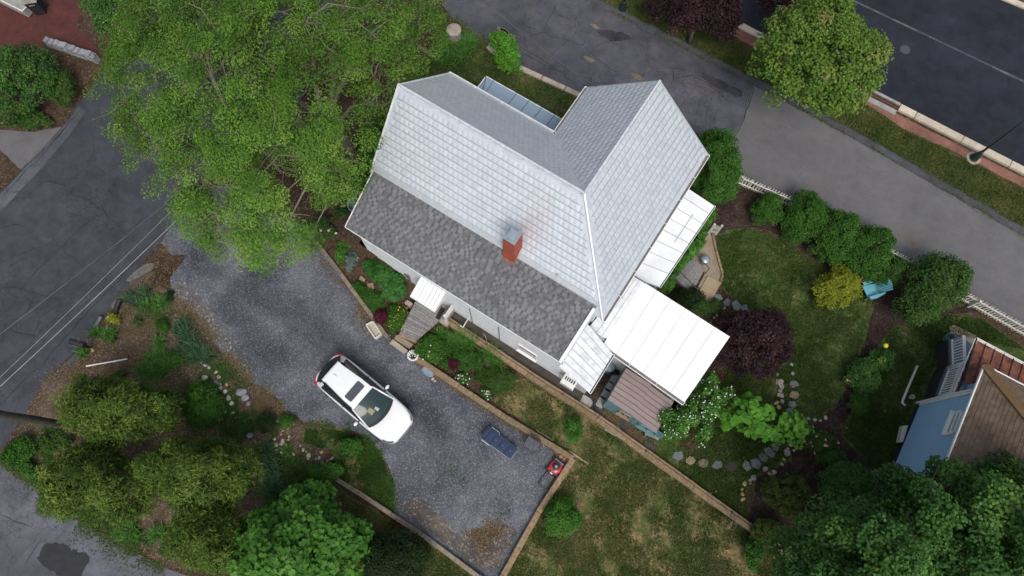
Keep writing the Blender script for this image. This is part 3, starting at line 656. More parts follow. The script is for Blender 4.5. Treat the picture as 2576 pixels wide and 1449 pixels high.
def lay_shingles(slopes, singles, holder):
    """the `singles` pieces nearest the camera become parts, the rest one stuff part"""
    cand = []
    for s in slopes:
        for f in s['full']:
            p = s['o'] + s['u'] * f[0] + s['v'] * f[1]; cand.append(((p - Vector((0, 0, CAM_H))).length, s, f, p))
    cand.sort(key=lambda t: t[0]); cache = {}
    vs, fs, tn = [], [], []
    def emit(me, R, p, tone):
        k = len(vs)
        for v_ in me.vertices: vs.append(p + R @ v_.co)
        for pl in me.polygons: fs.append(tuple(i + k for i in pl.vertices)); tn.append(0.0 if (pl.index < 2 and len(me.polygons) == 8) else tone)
    for i, (dist, s, f, p) in enumerate(cand):
        key = (s['kind'], round(f[2], 3), int(f[3] * 7.99), s['mat'].name)
        if key not in cache: cache[key] = shingle_mesh('shingle', f[2], s['hgt'], s['mat'], (key[2] + 0.5) / 8, s['kind'])
        if i < singles: shared('shingle', cache[key], s['parent'], p + s['n'] * 0.001, s['R'])
        else: emit(cache[key], s['R'], p, f[3])
    for s in slopes:
        t = 0.030 if s['kind'] == 'metal' else 0.016
        for c, y, tone in s['part']:
            k = len(vs); m = len(c)
            up_ = [s['o'] + s['u'] * q[0] + s['v'] * q[1] + s['n'] * (t - (t - 0.004) * (q[1] - y) / s['hgt']) for q in c]
            dn = [s['o'] + s['u'] * q[0] + s['v'] * q[1] for q in c]
            vs.extend(up_ + dn); fs.append(tuple(range(k, k + m))); tn.append(tone)
            for i in range(m):
                j = (i + 1) % m; fs.append((k + i, k + m + i, k + m + j, k + j)); tn.append(tone)
    if vs:
        me = bpy.data.meshes.new('shingles'); o0 = ORG[holder]
        me.from_pydata([tuple(v - o0) for v in vs], [], fs); me.update(); me.materials.append(slopes[0]['mat']); set_tone(me, tn)
        tag(link_mesh('shingles', me, holder), kind='stuff')

def slab(poly, th=0.10):
    P = [Vector(p) for p in poly]; n = (P[1] - P[0]).cross(P[2] - P[0]).normalized(); n = n if n.z > 0 else -n
    return B().prism(P, th, -n)

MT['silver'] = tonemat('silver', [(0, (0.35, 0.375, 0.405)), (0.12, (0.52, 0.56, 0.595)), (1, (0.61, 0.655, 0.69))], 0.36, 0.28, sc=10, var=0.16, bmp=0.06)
MT['silver_flat'] = plain('silver_flat', (0.52, 0.55, 0.57), 0.4, 0.4, var=0.12, scale=7, bmp=0.03)
MT['shingle_grey'] = tonemat('shingle_grey', [(0, (0.045, 0.045, 0.05)), (0.35, (0.085, 0.086, 0.092)), (0.6, (0.15, 0.152, 0.158)), (1, (0.21, 0.213, 0.22))], 0.9, 0, sc=40, var=0.3, bmp=0.3, stain=0.28)
MT['ridge_metal'] = plain('ridge_metal', (0.60, 0.63, 0.65), 0.4, 0.2, var=0.22, scale=6, bmp=0.03)
MT['shingle_base'] = plain('shingle_base', (0.07, 0.07, 0.075), 0.9, var=0.3, scale=20)
MT['shingle_brown'] = tonemat('shingle_brown', [(0, (0.105, 0.072, 0.048)), (0.5, (0.145, 0.102, 0.068)), (1, (0.18, 0.128, 0.088))], 0.9, 0, sc=40, var=0.3, bmp=0.3)

def rust_stain(m, c, r, amount):
    ns, ls = m.node_tree.nodes, m.node_tree.links; b = ns['Principled BSDF']; p = worldpos(ns); src = b.inputs['Base Color'].links[0].from_socket
    d = seg_dist(ns, ls, p, c, c + E2 * 0.9 + UP * 0.9)
    d = math_(ns, ls, 'ADD', d, math_(ns, ls, 'MULTIPLY', math_(ns, ls, 'SUBTRACT', noise(ns, ls, p, 2.2, 5, 0.7), 0.5), r * 1.6))
    ls.new(mix(ns, ls, val(ns, ls, d, 0.0, r, amount, 0.0), src, (0.46, 0.24, 0.22)), b.inputs['Base Color'])
rust_stain(MT['silver'], px(1335, 590, 6.2), 0.75, 0.17)
house = thing('house', 'white L-shaped house with silver metal shingle roof and grey lean-to roof', 'house', hp(-6, 10, 0))
A_, R_ = hp(-11.39, 10.06, ZR), hp(-3.38, 10.06, ZR)
C_ = hp(-3.36, 15.42, ZR)
B_, V_, D_, E_ = hp(-11.37, 12.87, ZE), hp(-6.14, 12.87, ZE), hp(-6.14, 15.45, ZE), hp(-0.53, 15.46, ZE)
F_ = hp(-0.56, 7.25, ZE)
S1_, S2_ = hp(-11.37, 7.68, ZS), hp(-1.02, 7.68, ZS)
# walls
wl_ = B()
def extr(prof, axis, s0, s1):
    n = len(prof); f = (lambda s, q: hp(s, q[0], q[1])) if axis == 'a' else (lambda s, q: hp(q[0], s, q[1]))
    vs = [f(s0, q) for q in prof] + [f(s1, q) for q in prof]
    wl_.add(vs, [tuple(range(n)), tuple(range(2 * n - 1, n - 1, -1))] + [(i, (i + 1) % n, (i + 1) % n + n, i + n) for i in range(n)])
extr([(7.55, 0), (12.58, 0), (12.58, 5.25), (10.06, ZR - 0.17), (7.55, 5.3)], 'a', -11.1, -3.6)
extr([(7.55, 0), (12.58, 0), (12.58, 5.05), (7.55, 5.05)], 'a', -3.6, -0.9)
extr([(-5.86, 0), (-0.86, 0), (-0.86, 5.28), (-3.37, ZR - 0.18), (-5.86, 5.2)], 'b', 10.2, 15.15)
wl_.build('wall', MT['siding_white'], house)
wa = B()
wa.add([hp(-10.99, BW, 0), hp(-1.0, BW, 0), hp(-1.0, 7.6, 0), hp(-10.99, 7.6, 0), hp(-10.99, BW, 4.2), hp(-1.0, BW, 4.2), hp(-1.0, 7.6, 5.2), hp(-10.99, 7.6, 5.2)],
       [(0, 1, 5, 4), (1, 2, 6, 5), (2, 3, 7, 6), (3, 0, 4, 7), (4, 5, 6, 7), (3, 2, 1, 0)])
wa.build('lean_to_wall', MT['siding_white'], house)
for k in range(12):     # siding courses
    z = 0.35 + k * 0.31
    B().beam(hp(-10.99, BW - 0.006, z), hp(-1.0, BW - 0.006, z), 0.014, 0.012).build('siding_lap', MT['siding_white'], house)
# roof slopes
def roof_part(name, poly, mat, parent=house, th=0.10):
    return slab(poly, th).build(name, mat, parent)
sl_s = roof_part('south_roof_slope', [A_, R_, F_, hp(-11.38, 7.4, 5.31)], MT['silver_flat'])
sl_n = roof_part('north_roof_slope', [A_, R_, V_, B_], MT['silver_flat'])
sl_e = roof_part('east_roof_slope', [R_, C_, E_, F_], MT['silver_flat'])
sl_w = roof_part('west_roof_slope', [R_, C_, D_, V_], MT['silver_flat'])
tn_ = lambda: 0.14 + 0.86 * random.betavariate(2.2, 2.0)
slopes = [shingled(sl_s, [A_, R_, S2_ + E1 * 0.0, S1_], 0.22, 0.265, 'metal', MT['silver'], 0, 0.5, E1, tn_),
          shingled(sl_n, [A_, R_, V_, B_], 0.22, 0.265, 'metal', MT['silver'], 0, 0.5, E1, tn_),
          shingled(sl_e, [R_, C_, E_, F_], 0.22, 0.265, 'metal', MT['silver'], 0, 0.5, E2, tn_),
          shingled(sl_w, [R_, C_, D_, V_], 0.22, 0.265, 'metal', MT['silver'], 0, 0.5, E2, tn_)]
lay_shingles(slopes, 300, sl_s)
# lean-to roof
LT = [hp(-11.28, 7.78, ZST + 0.06), hp(-0.98, 7.78, ZST + 0.06), hp(-1.10, 5.22, ZT), hp(-11.28, 5.22, ZT)]
lean = roof_part('lean_to_roof', LT, MT['shingle_base'], th=0.09)
def tone_grey():
    return random.uniform(0.48, 1.0)
lay_shingles([shingled(lean, LT, 0.23, 0.118, 'asphalt', MT['shingle_grey'], 0, 0.0, E1, tone_grey)], 300, lean)
# ridge, hip and rake trim
def trim(p, q, wd=0.16, h=0.035, lift=0.045, mat='ridge_metal', name='ridge_cap', parent=house):
    return B().beam(Vector(p) + UP * lift, Vector(q) + UP * lift, wd, h).build(name, MT[mat], parent, bevel=0.008)
trim(A_ - E1 * 0.03, R_, 0.09, 0.05, 0.04); trim(A_ - E1 * 0.03 - E2 * 0.09 - UP * 0.07, R_ - E2 * 0.09 - UP * 0.07, 0.05, 0.03, 0.05)
trim(R_, C_ + E2 * 0.03, 0.09, 0.05, 0.04); trim(R_ + E1 * 0.09 - UP * 0.07, C_ + E1 * 0.09 - UP * 0.07, 0.05, 0.03, 0.05)
trim(R_ - E2 * 0.02, F_, 0.08, 0.05, 0.05, 'silver_flat', name='hip_cap')
trim(R_, V_, 0.24, 0.012, 0.018, 'silver_flat', 'valley_flashing')
for p, q, m in ((A_, S1_, 'white_metal_worn'), (A_, B_, 'white_metal_worn'), (C_, D_, 'silver_flat'), (C_, E_, 'silver_flat')):
    trim(p, q, 0.07, 0.09, -0.01, m, 'rake_trim')
trim(S1_ - UP * 0.02, S2_ - UP * 0.02, 0.04, 0.03, 0.01, 'white_metal_worn', 'drip_edge')
# gutters
def gutter(p, q, out, parent, rim='white_metal', inner='gutter_brown', wd=0.11, name='gutter'):
    p, q = Vector(p), Vector(q); d = (q - p).normalized()
    g = B().beam(p + out * wd / 2 - UP * 0.06, q + out * wd / 2 - UP * 0.06, wd, 0.08).build(name, MT[inner], parent)
    B().beam(p + out * (wd + 0.008) - UP * 0.035, q + out * (wd + 0.008) - UP * 0.035, 0.022, 0.10).build('rim', MT[rim], g)
    for e in (p, q): B().beam(e - UP * 0.035, e + out * wd - UP * 0.035, 0.02, 0.10).build('end_cap', MT[rim], g)
    n = int((q - p).length / 1.1)
    for k in range(1, n):
        c = p.lerp(q, k / n); B().beam(c - UP * 0.01, c + out * wd - UP * 0.01, 0.02, 0.012).build('strap', MT[rim], g)
    return g
gutter(B_, V_, E2, house, inner='silver_flat'); gutter(D_, V_, -E1, house); gutter(E_, F_, E1, house)
trim(LT[3] + E1 * 0, LT[2], 0.05, 0.09, -0.03, 'white_metal', 'eave_trim')
trim(LT[3], hp(-11.28, 7.5, 5.40), 0.05, 0.08, -0.02, 'white_metal_worn', 'rake_trim')
trim(hp(-1.04, 7.42, 5.42), LT[2] - UP * 0.02, 0.12, 0.16, -0.02, 'white_metal', 'rake_trim')
# chimney on the lean-to / metal roof joint
cz = 7.30
cc = []
for (u, v) in ((1267, 597), (1290, 607), (1313, 592), (1288, 572)): cc.append(px(u, v, cz))
ctr = sum(cc, Vector()) / 4; ctr.z = 0
ca, cb = ab(ctr)
ch = B().box(hp(ca, cb, 6.15), (0.50, 0.56, 2.3), TH).build('chimney', MT['mortar_red'], house)
hb = 0.075; nrow = int(2.2 / hb)
bv_, bf_ = [], []
cbk = B()
for r in range(nrow):
    z = 5.06 + (r + 0.5) * hb; o2 = (r % 2) * 0.1
    for axis, L_, dd in ((0, 0.50, 0.28), (1, 0.56, 0.25)):
        x = -L_ / 2 - o2
        while x < L_ / 2 - 0.01:
            x0, x1 = max(x, -L_ / 2), min(x + 0.2, L_ / 2)
            if x1 - x0 > 0.02:
                for sg in (-1, 1):
                    c = hp(ca, cb, z) + (E1 * ((x0 + x1) / 2) + E2 * sg * dd if axis == 0 else E2 * ((x0 + x1) / 2) + E1 * sg * dd)
                    cbk.box(c, ((x1 - x0 - 0.008), 0.014, hb - 0.008), TH + (0 if axis == 0 else math.pi / 2))
            x += 0.2
tag(cbk.build('bricks', MT['chimney_red'], house), kind='stuff')
B().box(hp(ca, cb, 7.31), (0.52, 0.58, 0.04), TH).build('chimney_crown', MT['galv_old'], ch)
for sx in (-1, 1):
    for sy in (-1, 1): B().box(hp(ca + sx * 0.14, cb + sy * 0.16, 7.38), (0.025, 0.025, 0.12), TH).build('cap_post', MT['galv_old'], ch)
B().lathe(hp(ca, cb, 7.33), [(0.13, 0), (0.13, 0.12), (0.10, 0.12), (0.10, 0.0)], 14).build('flue', MT['black'], ch)
cap = B().box(hp(ca, cb, 7.44), (0.36, 0.40, 0.02), TH)
cap.box(hp(ca, cb, 7.465), (0.24, 0.28, 0.03), TH); cap.build('rain_cap', MT['galv'], ch, bevel=0.012)
B().box(hp(ca, cb - 0.28, 5.28), (0.64, 0.16, 0.03), TH, ).build('flashing', MT['chimney_red'], ch)
# vent pipe
vp = px(1401, 697, 5.45)
vb = B().lathe(vp - UP * 0.06, [(0.12, 0), (0.11, 0.05), (0.055, 0.07)], 14).build('vent_boot', MT['black'], house)
B().lathe(vp, [(0.045, 0), (0.045, 0.30), (0.036, 0.30), (0.036, 0.05)], 12).build('vent_pipe', MT['pvc'], house)
# window in the lean-to wall
def wall_px(u, v, b=BW): return pxp(u, v, hp(0, b, 0), E2)
def wall_window(parent, corners, b, out, name='window', bars=0, glass='glass_window'):
    (a0, z0), (a1, z1) = corners
    wn_ = B()
    for p, q in ((hp(a0, b, z0), hp(a1, b, z0)), (hp(a0, b, z1), hp(a1, b, z1)), (hp(a0, b, z0), hp(a0, b, z1)), (hp(a1, b, z0), hp(a1, b, z1))):
        wn_.beam(p + out * 0.02, q + out * 0.02, 0.06, 0.06, up=(0, 0, 1) if abs(p.z - q.z) < .01 else E1)
    w_ = wn_.build(name, MT['white_paint'], parent)
    B().add([hp(a0, b, z0) + out * 0.012, hp(a1, b, z0) + out * 0.012, hp(a1, b, z1) + out * 0.012, hp(a0, b, z1) + out * 0.012], [(0, 1, 2, 3)]).build('pane', MT[glass], w_)
    B().beam(hp(a0 - 0.05, b, z0 - 0.05) + out * 0.06, hp(a1 + 0.05, b, z0 - 0.05) + out * 0.06, 0.12, 0.04).build('sill', MT['white_paint'], w_)
    return w_
q0, q1 = wall_px(*K7(135, 1160)), wall_px(*K7(272, 1240))
aa, az = ab(q0)[0], q0.z
wall_window(house, ((ab(q0)[0], 0.72), (ab(q1)[0] - 0.05, 1.72)), BW, -E2)
for u in ((1445, 800), ):   # conduit on the wall
    pass
for (x, y0, y1) in ((1440, 860, 1085), (1070, 740, 850)):
    c = wall_px(*D8(x, (y0 + y1) / 2)); a_ = ab(c)[0]
    B().tube([hp(a_, BW - 0.03, 0.05), hp(a_, BW - 0.03, 2.6)], 0.018, 6).build('conduit', MT['steel_dark'], house)
# hand rail bar sticking out of wall
r0, r1 = px(*D8(1055, 735), 1.2), px(*D8(945, 915), 0.55)
B().tube([r0 + E2 * 0.2, r0, r1, r1 - E1 * 0.14 + UP * 0.02], 0.025, 8, ).build('stair_rail', MT['pvc'], house)

# small side addition with seamed white roof, big white roof, side porch roof
def seamed(parent, name, quad, n, mat, seam_mat, th=0.06, sw=0.028, sh=0.03, frac=None):
    """quad: [ridge0, ridge1, eave1, eave0]; seams run ridge -> eave, panels are parts"""
    r = [Vector(p) for p in quad]; rf = B().prism(r, th).build(name, MT[mat], parent)
    fr = frac or [i / n for i in range(n + 1)]
    nrm = (r[1] - r[0]).cross(r[2] - r[0]).normalized(); nrm = nrm if nrm.z > 0 else -nrm
    for i in range(len(fr) - 1):
        a, b = fr[i] + 0.0012, fr[i + 1] - 0.0012
        pl = [r[0].lerp(r[1], a), r[0].lerp(r[1], b), r[3].lerp(r[2], b), r[3].lerp(r[2], a)]
        B().prism([p + nrm * 0.006 for p in pl], 0.005, -nrm).build('panel', MT[mat], rf)
        if i: B().beam(r[0].lerp(r[1], fr[i]) + nrm * sh / 2, r[3].lerp(r[2], fr[i]) + nrm * sh / 2, sw, sh, up=nrm).build('seam', MT[seam_mat], rf)
    return rf
# big white roof (mono pitch, falling towards the shed)
PZ0, PZ1 = 2.9, 3.88
def pplane(u, v):
    # plane through b=6.77,z=2.9 and b=9.8,z=3.88
    s = (PZ1 - PZ0) / (9.80 - 6.77); n = Vector((0, 0, 1)) - E2 * s
    return pxp(u, v, hp(0, 6.77, PZ0), n)
P1 = pplane(1836, 847); P2 = pplane(1722, 1012); P3 = pplane(1591, 695); P5 = pplane(*S7(757, 125)); P4 = pplane(1476, 830); P6 = pplane(1535, 868); P7 = pplane(1528, 800)
P3 = pplane(1593, 693); a5_ = ab(P5)[0]
TT = P3.lerp(P1, (a5_ - ab(P3)[0]) / (ab(P1)[0] - ab(P3)[0]))
rear = seamed(house, 'rear_roof', [TT, P1, P2, P5], 6, 'white_metal', 'seam_grey', sh=0.018, sw=0.02)
P8 = TT.lerp(P5, 0.90); P9 = hp(-0.95, ab(P4)[1], 0); P9 = P4
lp = [P3 - E1 * 0.05, TT - E1 * 0.004, P8 - E1 * 0.004, P4]
B().prism(lp, 0.05).build('rear_roof_apron', MT['white_metal_worn'], house)
for t in (0.45, 0.75):
    B().beam(P4.lerp(P8, t) + UP * 0.010, (P3 - E1 * 0.05).lerp(TT, t) + UP * 0.010, 0.02, 0.016).build('seam', MT['seam_grey'], house)
trim(P3, P3.lerp(P1, 0.13), 0.05, 0.03, 0.02, 'steel_dark', 'flashing')
gutter(P5 + E1 * 0.02, P2, -E2, house, wd=0.12)
wz = B(); a5, b5 = ab(P5); a2, b2 = ab(P2); bt = ab(P1)[1]
wz.add([hp(a5, b5 + 0.16, 0), hp(a2 - 0.2, b2 + 0.16, 0), hp(a2 - 0.2, bt - 0.12, 0), hp(-0.85, bt - 0.12, 0), hp(-0.85, b5 + 0.16, 0),
        hp(a5, b5 + 0.16, 2.84), hp(a2 - 0.2, b2 + 0.16, 2.84), hp(a2 - 0.2, bt - 0.12, 3.72), hp(-0.85, bt - 0.12, 3.72), hp(-0.85, b5 + 0.16, 2.84)],
       [(0, 1, 6, 5), (1, 2, 7, 6), (2, 3, 8, 7), (3, 4, 9, 8), (4, 0, 5, 9), (5, 6, 7, 8, 9)])
wz.build('rear_wall', MT['siding_white'], house)
# small seamed roof beside it
SR = [px(1484, 835, 3.85), px(1414, 910, 3.95), px(1480, 986, 3.25), px(1541, 893, 3.15)]
SR = [hp(-1.06, 7.25, 3.62), hp(-1.06, 5.16, 3.62), hp(0.46, 5.02, 3.12), hp(0.46, 6.85, 3.12)]
seamed(house, 'side_roof', SR, 7, 'white_metal_worn', 'seam_grey', sh=0.03)
gutter(SR[2], SR[3], E1, house, inner='black', wd=0.06)
B().add([hp(-1.0, BW, 0), hp(0.36, BW, 0), hp(0.36, 6.9, 0), hp(-1.0, 6.9, 0), hp(-1.0, BW, 3.5), hp(0.36, BW, 3.06), hp(0.36, 6.9, 3.06), hp(-1.0, 6.9, 3.5)],
        [(0, 1, 5, 4), (1, 2, 6, 5), (2, 3, 7, 6), (3, 0, 4, 7), (4, 5, 6, 7)]).build('side_wall', MT['stucco_grey'], house)
B().tube([hp(-1.02, BW - 0.06, 4.1), hp(-0.98, BW - 0.12, 3.6), hp(-0.7, BW - 0.1, 3.3)], 0.045, 8).build('downspout', MT['white_metal'], house)
# side porch roof under the east eave
WR = [hp(-0.80, 14.72, 3.3), hp(-0.80, 9.9, 3.3), px(1659, 722, 2.85), px(1797, 518, 2.85)]
seamed(house, 'porch_roof', WR, 8, 'white_metal', 'seam_grey', sh=0.025, frac=[0, 0.10, 0.225, 0.345, 0.47, 0.59, 0.715, 0.84, 1.0])
B().beam(WR[0].lerp(WR[3], 0.66).lerp(WR[1].lerp(WR[2], 0.66), 0.20) + UP * 0.015, WR[0].lerp(WR[3], 0.66).lerp(WR[1].lerp(WR[2], 0.66), 0.53) + UP * 0.015, 0.035, 0.03).build('snow_bar', MT['seam_grey'], house)
gutter(WR[3], WR[2], (WR[3] - WR[0]).normalized() * 1.0 + UP * 0.1, house, inner='black', wd=0.05)
for t in (0.03, 0.35, 0.68, 0.97):
    c = WR[3].lerp(WR[2], t) - E1 * 0.15
    B().box(Vector((c.x, c.y, 1.4)), (0.09, 0.09, 2.76), TH).build('porch_post', MT['white_paint'], house)
pd = [hp(-0.86, 14.7, 0.35), hp(-0.86, 9.95, 0.35), hp(0.62, 9.95, 0.35), hp(0.72, 14.7, 0.35)]
B().prism(pd, 0.35).build('porch_floor', MT['concrete_grey'], house)
# blue front porch roof with hip
bo, bi, bq = px(1222, 193, 2.95), px(1422, 301, 2.95), None
BRo0 = px(*N6(848, 738), 2.9); BRo1 = hp(-5.86, ab(BRo0)[1], 2.9)
BRi1 = hp(-5.86, 12.58, 3.25); hipw = px(*N6(918, 990), 3.2); BRh = hp(ab(hipw)[0], 12.58, 3.25); BRl = hp(ab(BRo0)[0], 12.58, 2.95)
seamed(house, 'front_porch_roof', [BRh, BRi1, BRo1, hp(ab(BRh)[0], ab(BRo0)[1], 2.9)], 6, 'roof_blue', 'seam_dark')
B().prism([BRh, hp(ab(BRh)[0], ab(BRo0)[1], 2.9), BRo0], 0.06).build('front_porch_hip', MT['roof_blue'], house)
B().prism([BRh, BRo0, BRl], 0.06).build('front_porch_hip', MT['roof_blue'], house)
trim(BRh, BRo0, 0.05, 0.03, 0.015, 'seam_dark', 'hip_cap')
for t in (0.45,):
    trim(BRh.lerp(BRo0, t), BRo0.lerp(hp(ab(BRh)[0], ab(BRo0)[1], 2.9), 0.42), 0.03, 0.025, 0.012, 'seam_dark', 'seam')
    trim(BRh.lerp(BRo0, 0.62), BRl.lerp(BRo0, 0.62), 0.03, 0.025, 0.012, 'seam_dark', 'seam')
trim(BRo0, BRo1, 0.04, 0.09, -0.03, 'white_metal_worn', 'eave_trim'); trim(BRl, BRo0, 0.04, 0.09, -0.03, 'white_metal_worn', 'eave_trim')
for t in (0.02, 0.34, 0.66):
    c = BRo0.lerp(BRo1, t) - E2 * 0.15 + E1 * 0.1
    B().box(Vector((c.x, c.y, 1.43)), (0.1, 0.1, 2.83), TH).build('porch_post', MT['white_paint'], house)
B().prism([hp(ab(BRo0)[0] + 0.15, 12.6, 0.3), hp(-5.88, 12.6, 0.3), hp(-5.88, ab(BRo0)[1] - 0.1, 0.3), hp(ab(BRo0)[0] + 0.15, ab(BRo0)[1] - 0.1, 0.3)], 0.3).build('porch_floor', MT['deck'], house)

# ---- entrance canopy, deck ramp, steps
can = thing('door_canopy', 'white ribbed metal canopy over the side door on the lean-to wall', 'canopy', hp(-7.9, BW, 2.4))
cz0, cz1 = 2.80, 2.42
c0, c1 = ab(px(*D8(380, 215), cz0))[0], ab(px(*D8(725, 420), cz0))[0]
co = ab(px(*D8(400, 600), cz1))[1]
npan = 7
for i in range(npan):
    a0, a1 = c0 + (c1 - c0) * i / npan, c0 + (c1 - c0) * (i + 1) / npan
    st = 0.05 * (i % 2)
    p_ = [hp(a0 + 0.006, BW - 0.005, cz0), hp(a1 - 0.006, BW - 0.005, cz0), hp(a1 - 0.006, co, cz1), hp(a0 + 0.006, co, cz1)]
    b_ = B().prism([q + UP * 0.012 * (i % 2) for q in p_], 0.03); b_.beam(hp(a0 + 0.01, co - 0.008, cz1 - 0.075), hp(a1 - 0.01, co - 0.008, cz1 - 0.075), 0.012, 0.13)
    b_.build('panel', MT['white_metal'], can)
for a_ in (c0, c1):
    B().add([hp(a_, BW, cz0 - 0.02), hp(a_, co, cz1 - 0.02), hp(a_, co, cz1 - 0.2), hp(a_, BW, cz0 - 0.45)], [(0, 1, 2, 3)]).build('side_panel', MT['white_metal'], can)
B().tube([hp(c0 + 0.05, BW, 1.9), hp(c0 + 0.05, co + 0.05, cz1 - 0.1)], 0.02, 6).build('strut', MT['white_metal'], can)
B().tube([hp(c1 - 0.05, BW, 1.9), hp(c1 - 0.05, co + 0.05, cz1 - 0.1)], 0.02, 6).build('strut', MT['white_metal'], can)
# door in the wall under the canopy
dc = (c0 + c1) / 2
dd_ = B().box(hp(dc, BW - 0.012, 1.5), (0.9, 0.04, 2.0), TH).build('door', MT['white_paint'], house)
B().box(hp(dc, BW - 0.036, 1.95), (0.55, 0.02, 0.8), TH).build('pane', MT['glass_window'], dd_)
DZ = 0.50
deck = thing('deck_ramp', 'weathered grey plank deck in front of the side door with rail on one side', 'deck', px(1060, 815))
Lt, Lb = px(*D8(300, 560), DZ), px(*D8(78, 1005), DZ - 0.06); Rt, Rb = px(*D8(650, 795), DZ), px(*D8(330, 1088), DZ - 0.06)
nbd = 13
for i in range(nbd):
    t0, t1 = i / nbd + 0.006, (i + 1) / nbd - 0.006
    B().prism([Lt.lerp(Lb, t0), Rt.lerp(Rb, t0), Rt.lerp(Rb, t1), Lt.lerp(Lb, t1)], 0.04).build('board', MT['deck'], deck)
ua, ub = ab(Lt)[0] + 0.05, ab(px(*D8(840, 560), DZ + 0.9))[0] + 0.02
bo_ = ab(Rt)[1]
for i in range(7):
    b0 = bo_ + (BW - bo_) * i / 7 + 0.004; b1 = bo_ + (BW - bo_) * (i + 1) / 7 - 0.004
    B().prism([hp(ua, b0, DZ), hp(ub, b0, DZ), hp(ub, b1, DZ), hp(ua, b1, DZ)], 0.04).build('board', MT['deck'], deck)
B().prism([p - UP * 0.05 for p in (Lt + E1 * 0.06, Rt - E1 * 0.06, Rb - E1 * 0.06, Lb + E1 * 0.06)], 0.40).build('skirt', MT['deck_brown'], deck)
B().prism([hp(ua + .05, bo_ + .03, DZ - .05), hp(ub - .05, bo_ + .03, DZ - .05), hp(ub - .05, BW - .02, DZ - .05), hp(ua + .05, BW - .02, DZ - .05)], 0.42).build('skirt', MT['deck_brown'], deck)
# rail
rl = B().box(hp(ub - 0.05, bo_ + 0.05, DZ + 0.40), (0.10, 0.10, 0.95), TH).build('rail_post', MT['white_paint'], deck, bevel=0.01)
for k in range(4):
    B().beam(hp(ub - 0.05, bo_ + 0.12, DZ + 0.25 + k * 0.19), hp(ub - 0.05, BW - 0.03, DZ + 0.25 + k * 0.19), 0.035, 0.11).build('rail', MT['white_paint'], deck)
B().box(hp(ub - 0.45, BW - 0.5, DZ + 0.008), (0.22, 0.55, 0.012), TH + 0.1).build('door_mat', MT['black_matte'], None, label='small black mat lying on the deck boards by the rail', cat='mat')
for (u, v) in ((1025, 757 + 20), (1145, 812)):
    pass
B().box(px(*D8(695, 845), 0.23), (0.45, 0.26, 0.46), TH).build('footing', MT['concrete'], deck, bevel=0.04)
B().box(px(*D8(215, 600), 0.2), (0.34, 0.22, 0.5), TH).build('footing', MT['concrete'], deck, bevel=0.04)
stp = thing('side_steps', 'tan wooden steps from gravel drive up to the plank deck', 'steps', px(1030, 870))
Z6 = K6
for k, (pa, pb, pc, pd_, z, m) in enumerate((((75, 1005), (330, 1088), (310, 1130), (55, 1020), 0.40, 'deck_brown'), ((40, 1010), (275, 1140), (215, 1200), (5, 1065), 0.26, 'deck_brown'), ((-10, 1070), (200, 1225), (150, 1275), (-55, 1130), 0.13, 'concrete'))):
    B().prism([px(*D8(*q), z) for q in (pa, pb, pc, pd_)], z - 0.006).build('step', MT[m], stp, bevel=0.015)
# ================================================================ PLANTS
def in_poly(x, y, poly):
    ins = np.zeros(len(x), bool); n = len(poly); j = n - 1
    for i in range(n):
        xi, yi = poly[i]; xj, yj = poly[j]
        c = ((yi > y) != (yj > y)) & (x < (xj - xi) * (y - yi) / (yj - yi + 1e-12) + xi)
        ins ^= c; j = i
    return ins
def edge_dist(x, y, poly):
    best = np.full(len(x), 1e9); n = len(poly)
    for i in range(n):
        ax, ay = poly[i]; bx, by = poly[(i + 1) % n]; dx, dy = bx - ax, by - ay
        t = np.clip(((x - ax) * dx + (y - ay) * dy) / (dx * dx + dy * dy + 1e-12), 0, 1)
        best = np.minimum(best, np.hypot(x - ax - t * dx, y - ay - t * dy))
    return best
def sample_poly(poly, n):
    p = np.array(poly); lo, hi = p.min(0), p.max(0); xs, ys = np.zeros(0), np.zeros(0)
    while len(xs) < n:
        q = rng.uniform(lo, hi, (max(64, n * 2), 2)); m = in_poly(q[:, 0], q[:, 1], poly)
        xs = np.concatenate([xs, q[m, 0]]); ys = np.concatenate([ys, q[m, 1]])
    return xs[:n], ys[:n]
def unit(a): return a / (np.linalg.norm(a, axis=1, keepdims=True) + 1e-9)
def quad_mesh(name, co, tone, mat, parent=None, origin=None, kind=None, nv=4):
    """co: (n, nv, 3) world; one face each"""
    n = len(co); o0 = np.array(ORG[parent] if parent is not None else origin)
    me = bpy.data.meshes.new(name); me.vertices.add(n * nv); me.loops.add(n * nv); me.polygons.add(n)
    me.vertices.foreach_set('co', (co.reshape(-1, 3) - o0).astype(np.float32).ravel())
    me.loops.foreach_set('vertex_index', np.arange(n * nv, dtype=np.int32))
    me.polygons.foreach_set('loop_start', np.arange(0, n * nv, nv, dtype=np.int32))
    me.update(calc_edges=True); me.materials.append(mat); set_tone(me, np.clip(tone, 0, 1))
    o = link_mesh(name, me, parent, tuple(o0)) if parent is not None else link_mesh(name, me, None, tuple(o0))
    return tag(o, kind=kind) if kind else o
def leaf_quads(P, Nr, L, W, fold=0.18, droop=0.12, dirs=None):
    n = len(P); Nr = unit(Nr)
    d = rng.normal(size=(n, 3)) if dirs is None else dirs
    t = unit(d - Nr * (d * Nr).sum(1, keepdims=True)); b = np.cross(Nr, t)
    L = (L * rng.uniform(0.65, 1.25, n))[:, None]; W = (W * rng.uniform(0.7, 1.25, n))[:, None]
    return np.stack([P - t * L * 0.5, P + b * W * 0.5 + Nr * W * fold, P + t * L * 0.5 - Nr * L * droop, P - b * W * 0.5 + Nr * W * fold], 1)
